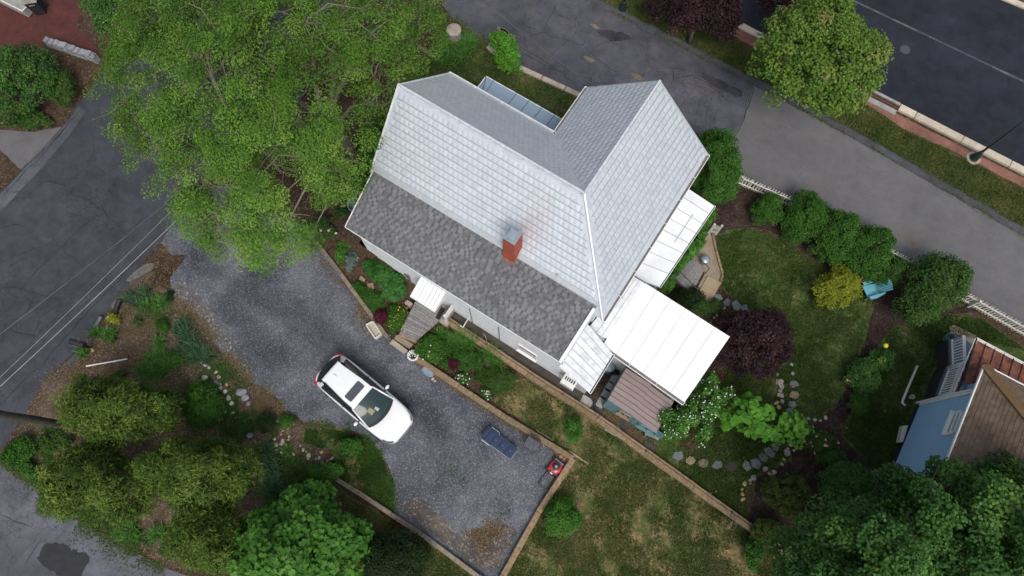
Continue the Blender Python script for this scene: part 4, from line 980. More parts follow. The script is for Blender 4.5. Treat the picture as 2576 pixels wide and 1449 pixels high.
def outline(o, zref):
    if isinstance(o, tuple):
        cx, cy, rx, ry = o[:4]; k = 26; ph = rng.uniform(0, 6.28, 3)
        pts = []
        for i in range(k):
            a = 2 * math.pi * i / k; f = 1 + 0.07 * math.sin(3 * a + ph[0]) + 0.05 * math.sin(5 * a + ph[1]) + 0.04 * math.sin(8 * a + ph[2])
            pts.append((cx + rx * f * math.cos(a), cy + ry * f * math.sin(a)))
    else: pts = o
    return [tuple(px(u, v, zref)[:2]) for u, v in pts]
def ground_at(c): return 0.0
def plant(name, label, cat, out, zref, z0, z1, mat, clumps, per, cr, leaf, base=None, bark='bark_dark', group=None, flat=0.65, up=0.55, inner=0.5,
          limbs=8, trunk_r=0.06, twigs=0, spread=0.0, part='crown', gz=0.0, fold=0.18, outward=0.35, dirs_up=False, tone_sd=0.16, extra=None, dome=1.0, inset=None, lump=0.28, holes=None):
    poly = outline(out, zref); cx, cy = np.mean([p[0] for p in poly]), np.mean([p[1] for p in poly])
    if base is not None: q = px(*base, gz); bx, by = q.x, q.y
    else: bx, by = cx, cy
    root = thing(name, label, cat, (bx, by, gz), group)
    inset = cr * 0.45 if inset is None else inset
    x, y = sample_poly(poly, clumps * 4); d = edge_dist(x, y, poly); ok_ = d > min(inset, d.max() * 0.4)
    if holes: ok_ &= np.array([mnoise.fractal(Vector((a * holes[0], b_ * holes[0], 7.7)), 0.9, 2, 3) for a, b_ in zip(x, y)]) + rng.normal(0, .12, len(x)) > holes[1]
    kk = np.where(ok_)[0][:clumps]; x, y, d = x[kk], y[kk], d[kk]; clumps = len(x); dm = d.max() * dome
    t = np.clip(d / dm, 0, 1); nz = np.array([mnoise.noise(Vector((a * 0.9 / max(cr * 2.2, .3), b_ * 0.9 / max(cr * 2.2, .3), z1))) for a, b_ in zip(x, y)])
    top = z0 + (z1 - z0) * np.sqrt(np.clip(1 - (1 - t) ** 2, 0, 1)) * (1 + lump * nz)
    z = top - cr * 0.3 - (rng.random(clumps) ** 2.2) * np.maximum(top - z0 * 0.7, 0) * inner
    C = np.stack([x, y, np.maximum(z, gz + 0.05)], 1); ctone = rng.normal(0.5, tone_sd, clumps)
    crs = cr * rng.uniform(0.7, 1.25, clumps)
    idx = np.repeat(np.arange(clumps), per)
    off = rng.normal(size=(len(idx), 3)); off = off / np.maximum(1, np.linalg.norm(off, axis=1, keepdims=True) / 1.7)
    P = C[idx] + off * crs[idx][:, None] * np.array([0.62, 0.62, 0.62 * flat]); P[:, 2] = np.maximum(P[:, 2], gz + 0.02)
    cen = np.array([cx, cy, z0 + 0.3 * (z1 - z0)])
    Nr = np.array([0, 0, 1.0]) * up + rng.normal(size=P.shape) * (1 - up) * 0.8 + unit(P - cen) * outward + off * 0.15
    dirs = (unit(off + unit(P - cen) * 0.8 + np.array([0, 0, 0.3])) + rng.normal(size=P.shape) * 0.3) if dirs_up else None
    tone = ctone[idx] + rng.normal(0, 0.11, len(idx))
    quad_mesh(part, leaf_quads(P, Nr, leaf[0], leaf[1], fold, dirs=dirs), tone, MT[mat], root)
    # trunk, limbs
    if limbs:
        tb = B(); zt_ = gz + (z0 - gz) * 0.7 + (z1 - z0) * 0.15; p0_ = Vector((bx, by, gz - 0.03)); p1_ = Vector((bx + 0.15 * (cx - bx), by + 0.15 * (cy - by), zt_))
        tb.tube([p0_, p0_.lerp(p1_, 0.5) + Vector((0.03, 0.02, 0)) * trunk_r * 8, p1_], [trunk_r * 1.25, trunk_r, trunk_r * 0.85], 8)
        tr = tb.build('trunk', MT[bark], root, smooth=True)
        lb = B(); ids = rng.choice(clumps, min(limbs, clumps), replace=False)
        # a few main limbs towards well spread targets, side branches leave them on the way
        K = 3 if limbs < 12 else 5 if limbs < 40 else 9
        tg = [int(ids[0])]
        while len(tg) < min(K, len(ids)):
            dd = np.min([np.linalg.norm(C[ids] - C[t_], axis=1) for t_ in tg], 0); tg.append(int(ids[int(np.argmax(dd))]))
        mains = []
        for t_ in tg:
            q = Vector(C[t_]); L_ = (q - p1_).length; pts = []
            w1_, w2_ = Vector(rng.normal(size=3)) * 0.07 * L_, Vector(rng.normal(size=3)) * 0.05 * L_
            for k_ in range(7):
                u_ = k_ / 6; pts.append(p1_.lerp(q, u_) + w1_ * math.sin(math.pi * u_) + w2_ * math.sin(2 * math.pi * u_) + UP * (0.07 * L_ * math.sin(math.pi * u_) - 0.25 * cr * u_))
            lb.tube(pts, [trunk_r * (0.6 - 0.5 * k_ / 6) for k_ in range(7)], 6, False); mains.append(pts)
        for i in ids:
            q = Vector(C[i]); bst = None
            for pts in mains:
                for k_ in range(1, 7):
                    e = pts[k_]; dq = (q - e).length
                    if bst is None or dq < bst[0]: bst = (dq, e, pts[max(0, k_ - 1)])
            e = bst[1].lerp(bst[2], rng.uniform(0.0, 0.9)); L_ = (q - e).length
            if L_ < 0.05: continue
            mid = e.lerp(q, 0.5) + Vector(rng.normal(size=3)) * 0.08 * L_ + UP * 0.05 * L_
            r_ = trunk_r * min(0.22, 0.06 + 0.05 * L_)
            lb.tube([e, mid, q], [r_, r_ * 0.6, r_ * 0.25], 5, False)
            for _ in range(twigs):
                e2 = mid.lerp(q, rng.uniform(0.1, 0.95)); f = e2 + Vector(rng.normal(size=3)) * cr * 1.2; f.z = e2.z + abs(f.z - e2.z) * 0.6
                lb.tube([e2, e2.lerp(f, 0.5) + Vector(rng.normal(size=3)) * cr * 0.2, f], [r_ * 0.42, r_ * 0.3, r_ * 0.12], 4, False)
        lb.build('limbs', MT[bark], root, smooth=True)
    if extra: extra(root, P, Nr, C)
    return root, C
def flowers(mat, frac, size, name='blossoms', lift=0.03):
    def f(root, P, Nr, C):
        k = rng.choice(len(P), max(3, int(len(P) * frac)), replace=False)
        Q = P[k] + unit(Nr[k]) * lift + np.array([0, 0, lift])
        quad_mesh(name, leaf_quads(Q, unit(Nr[k]) * 0.4 + np.array([0, 0, 1.0]), size, size, 0.05, 0.0), rng.random(len(k)), MT[mat], root)
    return f
def blades(name, label, cat, out, n, length, width, mat, group=None, arch=0.95, extra=None, zref=0.15, clumpn=6, gz=0.0, part='leaves'):
    """strap-leaved clump (iris, daylily, grass): each blade is a bent strip"""
    poly = outline(out, zref); cx, cy = np.mean([p[0] for p in poly]), np.mean([p[1] for p in poly])
    x, y = sample_poly(poly, clumpn); k = rng.integers(0, clumpn, n)
    root = thing(name, label, cat, (cx, cy, gz), group)
    bx = x[k] + rng.normal(0, width * 1.5, n); by = y[k] + rng.normal(0, width * 1.5, n)
    a = rng.uniform(0, 2 * math.pi, n); L = length * rng.uniform(0.6, 1.15, n); s = rng.uniform(0.25, 1.0, n) * arch
    d = np.stack([np.cos(a), np.sin(a), np.zeros(n)], 1); sd_ = np.stack([-np.sin(a), np.cos(a), np.zeros(n)], 1)
    base = np.stack([bx, by, np.full(n, gz)], 1); Z = np.array([0, 0, 1.0]); fr = []
    for t in (0.0, 0.35, 0.7, 1.0):
        c = base + d * (L * s * (t ** 1.5))[:, None] + Z * (L * (t - 0.55 * s * t * t))[:, None]
        wv = (width * (1 - 0.85 * t ** 2))
        fr.append((c - sd_ * wv / 2, c + sd_ * wv / 2))
    q = np.concatenate([np.stack([fr[i][0], fr[i][1], fr[i + 1][1], fr[i + 1][0]], 1) for i in range(3)], 0)
    tone = np.tile(rng.normal(0.5, 0.22, n), 3)
    quad_mesh(part, q, tone, MT[mat], root)
    if extra:
        P = np.stack([bx, by, np.full(n, gz + length * 0.6)], 1); extra(root, P, np.tile(Z, (n, 1)), P)
    return root
def tufts(name, label, polyD, n, length, width, mat, holes=(), patch=0.0):
    """short grass as one mass"""
    poly = [tuple(px(u, v, 0.0)[:2]) for u, v in polyD]; x, y = sample_poly(poly, n)
    if patch:
        keep = np.array([mnoise.fractal(Vector((a * 0.8, b_ * 0.8, 1.7)), 0.6, 2.2, 6) for a, b_ in zip(x, y)]) * 1.0 + rng.normal(0, 0.22, len(x)) > (-0.35 + patch); x, y = x[keep], y[keep]
    n = len(x); a = rng.uniform(0, 6.28, n); L = length * rng.uniform(0.5, 1.3, n); W = width * rng.uniform(0.6, 1.3, n)
    b = np.stack([x, y, np.full(n, 0.004)], 1); s = np.stack([np.cos(a), np.sin(a), np.zeros(n)], 1); l = np.stack([np.cos(a + 1.3), np.sin(a + 1.3), np.zeros(n)], 1)
    tip = b + l * (L * rng.uniform(0.2, 0.9, n))[:, None] + np.array([0, 0, 1.0]) * (L * rng.uniform(0.5, 1, n))[:, None]
    tone = np.array([0.5 + 0.45 * mnoise.fractal(Vector((a_ * 0.8, b_ * 0.8, 5.2)), 0.8, 2, 4) for a_, b_ in zip(x, y)]) + rng.normal(0, 0.27, n)
    o = quad_mesh(name, np.stack([b - s * W[:, None], b + s * W[:, None], tip], 1), tone, MT[mat], None, (float(x.mean()), float(y.mean()), 0), 'stuff', nv=3)
    return tag(o, label, 'grass', kind='stuff')

MT['l_big'] = leafmat('l_big', [(0, (0.045, 0.115, 0.016)), (0.4, (0.105, 0.225, 0.032)), (0.75, (0.17, 0.31, 0.048)), (1, (0.25, 0.37, 0.075))], trans=0.32)
MT['l_right'] = leafmat('l_right', [(0, (0.051, 0.113, 0.017)), (0.5, (0.113, 0.209, 0.034)), (0.85, (0.192, 0.260, 0.051)), (1, (0.249, 0.226, 0.079))])
MT['l_maple'] = leafmat('l_maple', [(0, (0.025, 0.085, 0.014)), (0.5, (0.062, 0.175, 0.025)), (1, (0.119, 0.266, 0.045))])
MT['l_dark'] = leafmat('l_dark', [(0, (0.023, 0.073, 0.018)), (0.5, (0.056, 0.143, 0.032)), (0.85, (0.111, 0.217, 0.045)), (1, (0.205, 0.337, 0.049))])
MT['l_holly'] = leafmat('l_holly', [(0, (0.010, 0.022, 0.008)), (0.6, (0.022, 0.043, 0.013)), (1, (0.054, 0.091, 0.024))])
MT['l_cedar'] = leafmat('l_cedar', [(0, (0.023, 0.050, 0.012)), (0.4, (0.062, 0.111, 0.019)), (0.75, (0.110, 0.174, 0.029)), (1, (0.182, 0.254, 0.048))], trans=0.2)
MT['l_purple'] = leafmat('l_purple', [(0, (0.010, 0.006, 0.008)), (0.5, (0.032, 0.016, 0.020)), (0.9, (0.07, 0.035, 0.038)), (1, (0.12, 0.07, 0.06))], trans=0.1)
MT['l_wine'] = leafmat('l_wine', [(0, (0.03, 0.006, 0.012)), (0.6, (0.075, 0.012, 0.025)), (1, (0.13, 0.03, 0.04))], trans=0.15)
MT['l_hedge'] = leafmat('l_hedge', [(0, (0.018, 0.066, 0.011)), (0.5, (0.047, 0.133, 0.020)), (1, (0.096, 0.209, 0.034))])
MT['l_shrub'] = leafmat('l_shrub', [(0, (0.020, 0.054, 0.014)), (0.5, (0.051, 0.113, 0.023)), (1, (0.102, 0.181, 0.040))])
MT['l_olive'] = leafmat('l_olive', [(0, (0.034, 0.056, 0.014)), (0.5, (0.079, 0.113, 0.025)), (1, (0.147, 0.181, 0.045))])
MT['l_yellow'] = leafmat('l_yellow', [(0, (0.102, 0.136, 0.014)), (0.5, (0.226, 0.266, 0.025)), (1, (0.373, 0.384, 0.045))])
MT['l_lime'] = leafmat('l_lime', [(0, (0.051, 0.158, 0.017)), (0.5, (0.096, 0.271, 0.029)), (1, (0.158, 0.362, 0.051))])
MT['l_hosta'] = leafmat('l_hosta', [(0, (0.018, 0.073, 0.016)), (0.5, (0.040, 0.136, 0.025)), (1, (0.073, 0.192, 0.040))])
MT['l_iris'] = leafmat('l_iris', [(0, (0.028, 0.070, 0.034)), (0.5, (0.065, 0.135, 0.062)), (1, (0.12, 0.205, 0.098))])
MT['l_lily'] = leafmat('l_lily', [(0, (0.034, 0.102, 0.020)), (0.5, (0.079, 0.203, 0.040)), (1, (0.158, 0.316, 0.068))])
MT['l_grey'] = leafmat('l_grey', [(0, (0.08, 0.12, 0.10)), (0.5, (0.14, 0.19, 0.165)), (1, (0.22, 0.27, 0.24))])
MT['l_straw'] = leafmat('l_straw', [(0, (0.10, 0.07, 0.04)), (0.5, (0.2, 0.14, 0.08)), (1, (0.33, 0.25, 0.15))])
MT['l_lawn'] = leafmat('l_lawn', [(0, (0.028, 0.057, 0.013)), (0.5, (0.060, 0.109, 0.024)), (0.85, (0.097, 0.139, 0.036)), (1, (0.182, 0.177, 0.075))])
MT['l_dry'] = leafmat('l_dry', [(0, (0.039, 0.073, 0.017)), (0.45, (0.081, 0.118, 0.030)), (0.75, (0.145, 0.150, 0.059)), (1, (0.257, 0.223, 0.107))])
MT['l_verge'] = leafmat('l_verge', [(0, (0.040, 0.070, 0.018)), (0.5, (0.090, 0.127, 0.032)), (1, (0.203, 0.186, 0.079))])
MT['f_white'] = leafmat('f_white', [(0, (0.55, 0.6, 0.5)), (1, (0.85, 0.86, 0.82))], trans=0.1)
MT['f_pink'] = leafmat('f_pink', [(0, (0.55, 0.22, 0.20)), (1, (0.8, 0.45, 0.38))], trans=0.1)
MT['f_yellow'] = leafmat('f_yellow', [(0, (0.5, 0.3, 0.03)), (1, (0.75, 0.5, 0.06))], trans=0.1)
MT['f_mauve'] = leafmat('f_mauve', [(0, (0.5, 0.25, 0.42)), (1, (0.75, 0.5, 0.62))], trans=0.1)

# ---- grass masses
tufts('garden_grass', 'short dark grass of the garden lawn', [(1806, 595), (1870, 578), (1960, 600), (2060, 668), (2150, 722), (2198, 762), (2178, 840), (2145, 920), (2115, 985), (2070, 1045), (1990, 1060), (1985, 1150), (1900, 1192), (1875, 1240), (1882, 1320), (1700, 1200), (1610, 1110), (1650, 1090), (1810, 985), (1885, 800), (1818, 720)], 90000, 0.085, 0.022, 'l_lawn', patch=0.1)
tufts('side_grass', 'short grass beside the blue house', [(2210, 905), (2240, 825), (2330, 790), (2420, 795), (2470, 805), (2576, 878), (2576, 880), (2440, 850), (2380, 850), (2360, 900), (2290, 1020), (2250, 1200), (2190, 1170), (2120, 1090), (2175, 990)], 40000, 0.085, 0.022, 'l_lawn', patch=0.1)
tufts('lower_grass', 'patchy half dry grass below the timber wall', [(1335, 958), (1500, 1070), (1700, 1203), (1915, 1355), (1975, 1400), (1960, 1500), (1250, 1500), (1275, 1449), (1352, 1305), (1455, 1155), (1340, 1078), (1250, 1015), (1265, 965)], 95000, 0.085, 0.022, 'l_dry', patch=0.22)
tufts('front_grass', 'green grass of the front lawn', [(1045, 200), (1055, 160), (1110, 120), (1140, 75), (1185, 90), (1240, 125), (1305, 176), (1470, 256), (1540, 330), (1420, 430), (1080, 300)], 36000, 0.085, 0.022, 'l_dry', patch=-0.1)
tufts('verge_blades', 'rough grass on the verge between alley and brick pavement', [(1480, -5), (1600, 60), (1690, 106), (1890, 209), (2150, 350), (2280, 424), (2390, 486), (2576, 592), (2660, 640), (2640, 520), (2576, 482), (2401, 390), (2266, 328), (2169, 262), (1905, 130), (1700, 25), (1560, -50)], 70000, 0.11, 0.024, 'l_verge', patch=0.0)
tufts('bank_blades', 'dark grass on the bank beside the white car', [(770, 1078), (860, 1085), (930, 1115), (965, 1160), (985, 1235), (972, 1285), (870, 1210), (825, 1185), (835, 1140), (765, 1110)], 34000, 0.09, 0.022, 'l_shrub', patch=0.12)
tufts('slope_blades', 'green grass below the half buried timber edging', [(855, 1238), (960, 1298), (1060, 1358), (1190, 1455), (1100, 1600), (900, 1449), (900, 1320)], 26000, 0.10, 0.025, 'l_verge', patch=-0.2)
tufts('drive_weeds', 'small weeds growing through the gravel drive', [(1050, 1130), (1190, 1190), (1290, 1200), (1320, 1240), (1280, 1310), (1180, 1330), (1080, 1260)], 9000, 0.05, 0.018, 'l_shrub', patch=0.62)

# ---- ragged growth and litter along edges
def edge_growth(name, label, line, n, length, wdt, mat, spread, cat='grass', z=0.01):
    P = [px(*p) for p in line]; seg = np.array([(P[i + 1] - P[i]).length for i in range(len(P) - 1)]); k = rng.choice(len(seg), n, p=seg / seg.sum()); t = rng.random(n)
    A = np.array([P[i][:2] for i in range(len(P))]); c = A[k] + (A[k + 1] - A[k]) * t[:, None] + rng.normal(0, spread, (n, 2)) * rng.random((n, 1))
    dens = np.array([mnoise.fractal(Vector((a * 0.7, b_ * 0.7, 9.1)), 0.8, 2, 4) for a, b_ in c]) > -0.15; c = c[dens]; n = len(c)
    a = rng.uniform(0, 6.28, n); L = length * rng.uniform(.4, 1.3, n); s = np.stack([np.cos(a), np.sin(a), np.zeros(n)], 1); l = np.stack([-np.sin(a), np.cos(a), np.zeros(n)], 1)
    b = np.concatenate([c, np.full((n, 1), z)], 1); tip = b + l * (L * rng.uniform(.3, 1, n))[:, None] + np.array([0, 0, 1.0]) * (L * rng.uniform(.2, .8, n))[:, None]
    o = quad_mesh(name, np.stack([b - s * wdt, b + s * wdt, tip], 1), rng.normal(.5, .28, n), MT[mat], None, (float(c[:, 0].mean()), float(c[:, 1].mean()), 0), 'stuff', nv=3)
    return tag(o, label, cat, kind='stuff')
edge_growth('edge_grass', 'thin grass creeping over the berm of alley', [(1490, 0), (1600, 56), (1690, 101), (1800, 156), (1890, 203), (2000, 262), (2150, 343), (2280, 417), (2390, 480), (2576, 588)], 9000, .10, .02, 'l_verge', .16, z=.06)
edge_growth('edge_grass', 'grass fringe along the brick pavement', [(1905, 128), (2169, 260), (2266, 326), (2401, 388), (2576, 479)], 4000, .10, .02, 'l_verge', .12, z=.06)
edge_growth('edge_grass', 'sandy grass fringe of the front lawn at the alley', [(1120, 40), (1150, 60), (1185, 84), (1240, 120), (1310, 174)], 4000, .10, .02, 'l_dry', .25)
edge_growth('edge_litter', 'dry leaf litter along the left edge of drive', [(440, 745), (500, 800), (560, 880), (640, 965), (700, 1015), (760, 1065), (860, 1082)], 6000, .07, .022, 'l_straw', .35, 'litter', .02)
edge_growth('edge_litter', 'dry leaf litter against the weathered timber wall', [(775, 600), (860, 705), (925, 800), (975, 860)], 4500, .06, .02, 'l_straw', .35, 'litter', .02)
edge_growth('edge_litter', 'dry leaf litter along the tan timber wall', [(1050, 915), (1250, 1050), (1425, 1160), (1345, 1300), (1270, 1430)], 5000, .05, .016, 'l_straw', .22, 'litter', .02)
edge_growth('edge_litter', 'leaf litter and dead stalks beside the broken kerb', [(420, 620), (390, 680), (330, 760), (260, 830), (200, 900), (120, 970)], 6000, .07, .02, 'l_straw', .35, 'litter', .02)
edge_growth('edge_grass', 'weeds along the edge of the bank and drive', [(770, 1066), (860, 1080), (930, 1108), (965, 1155), (988, 1230), (985, 1290)], 5000, .09, .02, 'l_shrub', .2)
edge_growth('edge_litter', 'brown leaves raked up in the silted corner of drive', [(1185, 1350), (1230, 1330), (1255, 1350), (1230, 1370), (1200, 1365)], 2600, .09, .03, 'l_straw', .35, 'litter', .02)
edge_growth('edge_litter', 'brown leaves in front of the teal shed', [S7(800, 830), S7(900, 920), S7(1000, 1010), S7(1100, 1090), S7(1200, 1140)], 6000, .07, .025, 'l_straw', .4, 'litter', .02)
edge_growth('edge_growth', 'weeds along the lower alley edge', [(0, 1161), (62, 1203), (139, 1248), (194, 1307), (312, 1373), (410, 1428), (486, 1449)], 6000, .08, .02, 'l_dry', .2)
edge_growth('edge_growth', 'sand and weeds along the picket fence by the alley', [(1860, 448), (1990, 508), (2140, 594), (2300, 684), (2450, 768), (2576, 835)], 6000, .08, .02, 'l_dry', .18)
edge_growth('bed_weeds', 'low weeds creeping between the rocks and mulch', [(480, 990), (560, 1000), (620, 1080), (700, 1150), (760, 1210), (800, 1240)], 26000, .09, .022, 'l_shrub', 1.1)
edge_growth('bed_weeds', 'grassy weeds around the golden cedars', [(130, 1080), (110, 1130), (170, 1260), (300, 1340), (420, 1400)], 16000, .09, .022, 'l_shrub', .7)
edge_growth('bed_litter', 'pale wood chips and straw over the mulch bed', [(160, 960), (250, 900), (330, 850), (400, 800), (440, 860), (350, 930), (250, 960)], 12000, .06, .016, 'l_straw', 1.0, 'litter', .012)
edge_growth('bed_weeds', 'weeds in the open mulch near the drive', [(340, 760), (420, 800), (520, 900), (600, 960)], 12000, .08, .02, 'l_shrub', .7)
# ---- trees
big_out = [(1118, -90), (1112, 25), (1060, 95), (1048, 175), (1000, 205), (962, 262), (936, 335), (912, 410), (895, 440), (855, 478), (800, 520), (782, 600), (745, 645), (690, 622), (652, 664), (600, 638), (560, 650), (520, 598), (480, 618), (440, 602), (420, 560), (370, 530), (388, 472), (330, 460), (342, 418), (272, 432), (262, 335), (205, 312), (232, 250), (155, 192), (205, 168), (232, 105), (190, 88), (235, 20), (300, -70), (600, -140)]
plant('shade_tree', 'huge airy light green shade tree spreading over street and driveway', 'tree', big_out, 8.0, 5.6, 10.2, 'l_big', 1200, 140, 0.41, (0.092, 0.048), base=(905, 405), bark='bark', limbs=260, trunk_r=0.24, twigs=3, inner=0.42, up=0.66, flat=0.5, tone_sd=0.2, inset=0.25, lump=0.4, holes=(0.9, -0.24))
plant('street_tree', 'round light green tree between brick pavement and main road by storm drain', 'tree', [(1905, 75), (1960, 22), (2070, -22), (2130, 20), (2150, 60), (2232, 122), (2226, 210), (2212, 248), (2170, 262), (2110, 276), (2080, 266), (2000, 240), (1930, 200), (1908, 150)], 4.6, 3.4, 6.6, 'l_right', 330, 80, 0.38, (0.14, 0.10), base=(2030, 235), limbs=30, trunk_r=0.10, twigs=2)
plant('plum_tree', 'dark purple leaved plum tree with the wider crown beside alley verge', 'tree', [(1610, -50), (1640, 30), (1690, 60), (1740, 78), (1765, 55), (1800, 100), (1850, 92), (1868, 50), (1872, -60)], 2.2, 0.9, 3.2, 'l_purple', 190, 80, 0.36, (0.12, 0.09), limbs=18, trunk_r=0.09)
plant('plum_tree', 'dark purple plum tree half hidden behind the round street tree', 'tree', (2005, -12, 88, 42), 2.2, 0.9, 3.2, 'l_purple', 110, 80, 0.36, (0.12, 0.09), limbs=14, trunk_r=0.08)
plant('japanese_maple', 'low spreading dark purple japanese maple beside the white roof', 'tree', (1895, 862, 98, 84), 1.3, 0.3, 2.7, 'l_purple', 230, 80, 0.26, (0.11, 0.07), limbs=22, trunk_r=0.06, twigs=1)
ced = dict(clumps=230, per=85, cr=0.33, leaf=(0.21, 0.045), limbs=10, trunk_r=0.08, dirs_up=True, up=0.3, fold=0.3, flat=0.9, outward=0.6, tone_sd=0.19, lump=0.5)
plant('golden_cedar', 'bushy golden green cedar beside the utility pole', 'tree', (305, 1035, 140, 84), 1.9, 0.2, 4.0, 'l_cedar', **ced)
plant('golden_cedar', 'bushy golden green cedar along the lower alley edge', 'tree', (250, 1222, 136, 104), 1.9, 0.2, 4.2, 'l_cedar', **ced)
plant('golden_cedar', 'widest golden green cedar next to the row of iris leaves', 'tree', (515, 1190, 140, 94), 1.9, 0.2, 4.4, 'l_cedar', **ced)
plant('golden_cedar', 'smaller golden green cedar touching the broad leaved maple', 'tree', (532, 1352, 102, 86), 1.7, 0.2, 3.6, 'l_cedar', **dict(ced, clumps=190))
plant('broadleaf_maple', 'bright green maple with broad leaves beside the golden cedars', 'tree', [(570, 1400), (590, 1330), (630, 1280), (690, 1270), (720, 1225), (770, 1215), (820, 1230), (830, 1270), (870, 1290), (920, 1330), (905, 1380), (885, 1440), (860, 1500), (700, 1540), (580, 1470)], 2.6, 0.4, 4.6, 'l_maple', 290, 46, 0.36, (0.22, 0.17), base=(800, 1330), limbs=18, trunk_r=0.09, fold=0.1, flat=0.5, up=0.7)
plant('holly_bush', 'very dark evergreen bush beside the half buried timber edging', 'bush', (992, 1408, 96, 76), 1.0, 0.1, 2.0, 'l_holly', 190, 80, 0.24, (0.09, 0.05), limbs=8)
rt = [(1985, 1402), (2010, 1342), (2060, 1290), (2100, 1262), (2160, 1248), (2210, 1262), (2228, 1185), (2290, 1172), (2335, 1205), (2350, 1300), (2330, 1420), (2340, 1560), (1960, 1560), (1978, 1449)]
plant('maple_tree', 'dark green maple at the foot of garden overhanging the blue wall', 'tree', rt, 5.6, 2.6, 8.2, 'l_dark', 280, 150, 0.44, (0.13, 0.10), base=(2060, 1340), limbs=22, trunk_r=0.16, twigs=1, up=0.6, lump=0.5)
plant('maple_tree', 'dark green maple overhanging the brown shingled roof', 'tree', [(2320, 1200), (2345, 1160), (2400, 1138), (2440, 1180), (2500, 1205), (2540, 1150), (2640, 1140), (2680, 1560), (2330, 1560), (2310, 1400)], 6.4, 3.0, 9.0, 'l_dark', 250, 150, 0.44, (0.13, 0.10), base=(2260, 1420), limbs=20, trunk_r=0.16, twigs=1, up=0.6, lump=0.5)
plant('catalpa_sapling', 'young catalpa with large bright lime leaves beside stepping stones', 'tree', [N2(*p) for p in [(500, 430), (540, 385), (650, 375), (730, 315), (790, 365), (785, 440), (900, 465), (1060, 545), (1180, 530), (1260, 590), (1330, 720), (1310, 800), (1280, 905), (1200, 900), (1060, 855), (950, 850), (760, 850), (610, 770), (600, 690), (540, 680), (450, 685), (345, 620), (420, 540), (520, 530)]], 1.7, 0.7, 2.4, 'l_lime', 74, 11, 0.22, (0.26, 0.21), inset=0.08, limbs=26, trunk_r=0.045, fold=0.08, up=0.8, flat=0.4, inner=0.35)
plant('viburnum_bush', 'white flowering bush growing against the shed and white roof corner', 'bush', [(1772, 930), (1800, 950), (1806, 985), (1840, 968), (1862, 980), (1850, 1005), (1812, 1015), (1800, 1060), (1772, 1122), (1750, 1112), (1762, 1062), (1725, 1096), (1690, 1112), (1662, 1084), (1652, 1042), (1700, 1022), (1730, 995), (1755, 960)], 1.7, 0.5, 2.6, 'l_maple', 125, 70, 0.19, (0.10, 0.07), inset=0.06, limbs=14, extra=flowers('f_white', 0.055, 0.06))
plant('small_tree', 'small bright green tree on the front lawn by the alley', 'tree', [N6(*p) for p in [(850, 310), (960, 290), (1100, 350), (1190, 330), (1190, 520), (1235, 600), (1190, 660), (1060, 640), (980, 560), (930, 400)]], 2.0, 0.9, 3.0, 'l_lime', 75, 60, 0.22, (0.13, 0.06), base=N6(1085, 700), limbs=10, trunk_r=0.035)

# ---- shrubs and hedge
plant('round_bush', 'tall rounded clipped green bush at the corner of house wing', 'bush', [(1752, 340), (1790, 328), (1835, 352), (1860, 405), (1864, 460), (1840, 505), (1800, 530), (1750, 520), (1735, 450), (1740, 380)], 1.8, 0.2, 3.4, 'l_hedge', 330, 70, 0.22, (0.09, 0.055), limbs=6)
hed = dict(per=70, cr=0.2, leaf=(0.085, 0.05), limbs=5)
plant('hedge_bush', 'smallest clipped bush of the hedge, nearest the house', 'bush', (1932, 527, 40, 40), 0.7, 0.1, 1.3, 'l_hedge', 90, group='hedge along the picket fence', **hed)
plant('hedge_bush', 'round clipped hedge bush beside the white picket run', 'bush', (2027, 548, 62, 62), 0.9, 0.1, 1.9, 'l_hedge', 190, group='hedge along the picket fence', **hed)
plant('hedge_bush', 'middle clipped bush of the hedge along the fence', 'bush', (2106, 598, 66, 70), 0.9, 0.1, 1.9, 'l_hedge', 210, group='hedge along the picket fence', **hed)
plant('hedge_bush', 'large clipped hedge bush behind the yellow shrub', 'bush', (2184, 636, 68, 72), 0.9, 0.1, 1.9, 'l_hedge', 210, group='hedge along the picket fence', **hed)
plant('hedge_bush', 'duller looser bush at the end of the clipped hedge', 'bush', (2246, 682, 44, 38), 0.7, 0.1, 1.2, 'l_shrub', 120, group='hedge along the picket fence', **hed)
plant('yellow_shrub', 'golden yellow shrub beside the turquoise garden chair', 'shrub', [(2052, 700), (2090, 690), (2100, 665), (2130, 668), (2162, 700), (2168, 745), (2140, 755), (2128, 785), (2100, 770), (2065, 760), (2048, 730)], 0.9, 0.2, 1.6, 'l_yellow', 100, 60, 0.2, (0.10, 0.05), limbs=10)
plant('loose_shrub', 'loose airy green shrub between the hedge and picket fence', 'shrub', [(2268, 775), (2285, 700), (2305, 650), (2350, 630), (2400, 650), (2448, 690), (2440, 740), (2400, 780), (2340, 815), (2300, 815), (2275, 800)], 1.5, 0.3, 2.6, 'l_shrub', 210, 62, 0.28, (0.11, 0.06), limbs=16, trunk_r=0.05, twigs=1)
plant('porch_vine', 'green vine hanging along the gutter of the side porch roof', 'vine', [N4(*p) for p in [(860, 70), (960, 90), (880, 230), (800, 340), (760, 520), (690, 640), (560, 760), (450, 900), (350, 1050), (320, 1180), (160, 1170), (130, 1120), (280, 1040), (400, 860), (560, 600), (690, 380), (830, 130)]], 2.2, 1.4, 2.7, 'l_maple', 130, 55, 0.16, (0.10, 0.08), limbs=0, part='foliage', inner=0.8)
plant('azalea', 'dark low azalea below the porch steps', 'shrub', (1734, 748, 46, 26), 0.5, 0.05, 0.9, 'l_holly', 70, 60, 0.15, (0.07, 0.04), limbs=4)
plant('azalea', 'dark green azalea beside the first flagstones', 'shrub', (1778, 772, 42, 20), 0.4, 0.05, 0.7, 'l_shrub', 60, 60, 0.14, (0.07, 0.04), limbs=4)
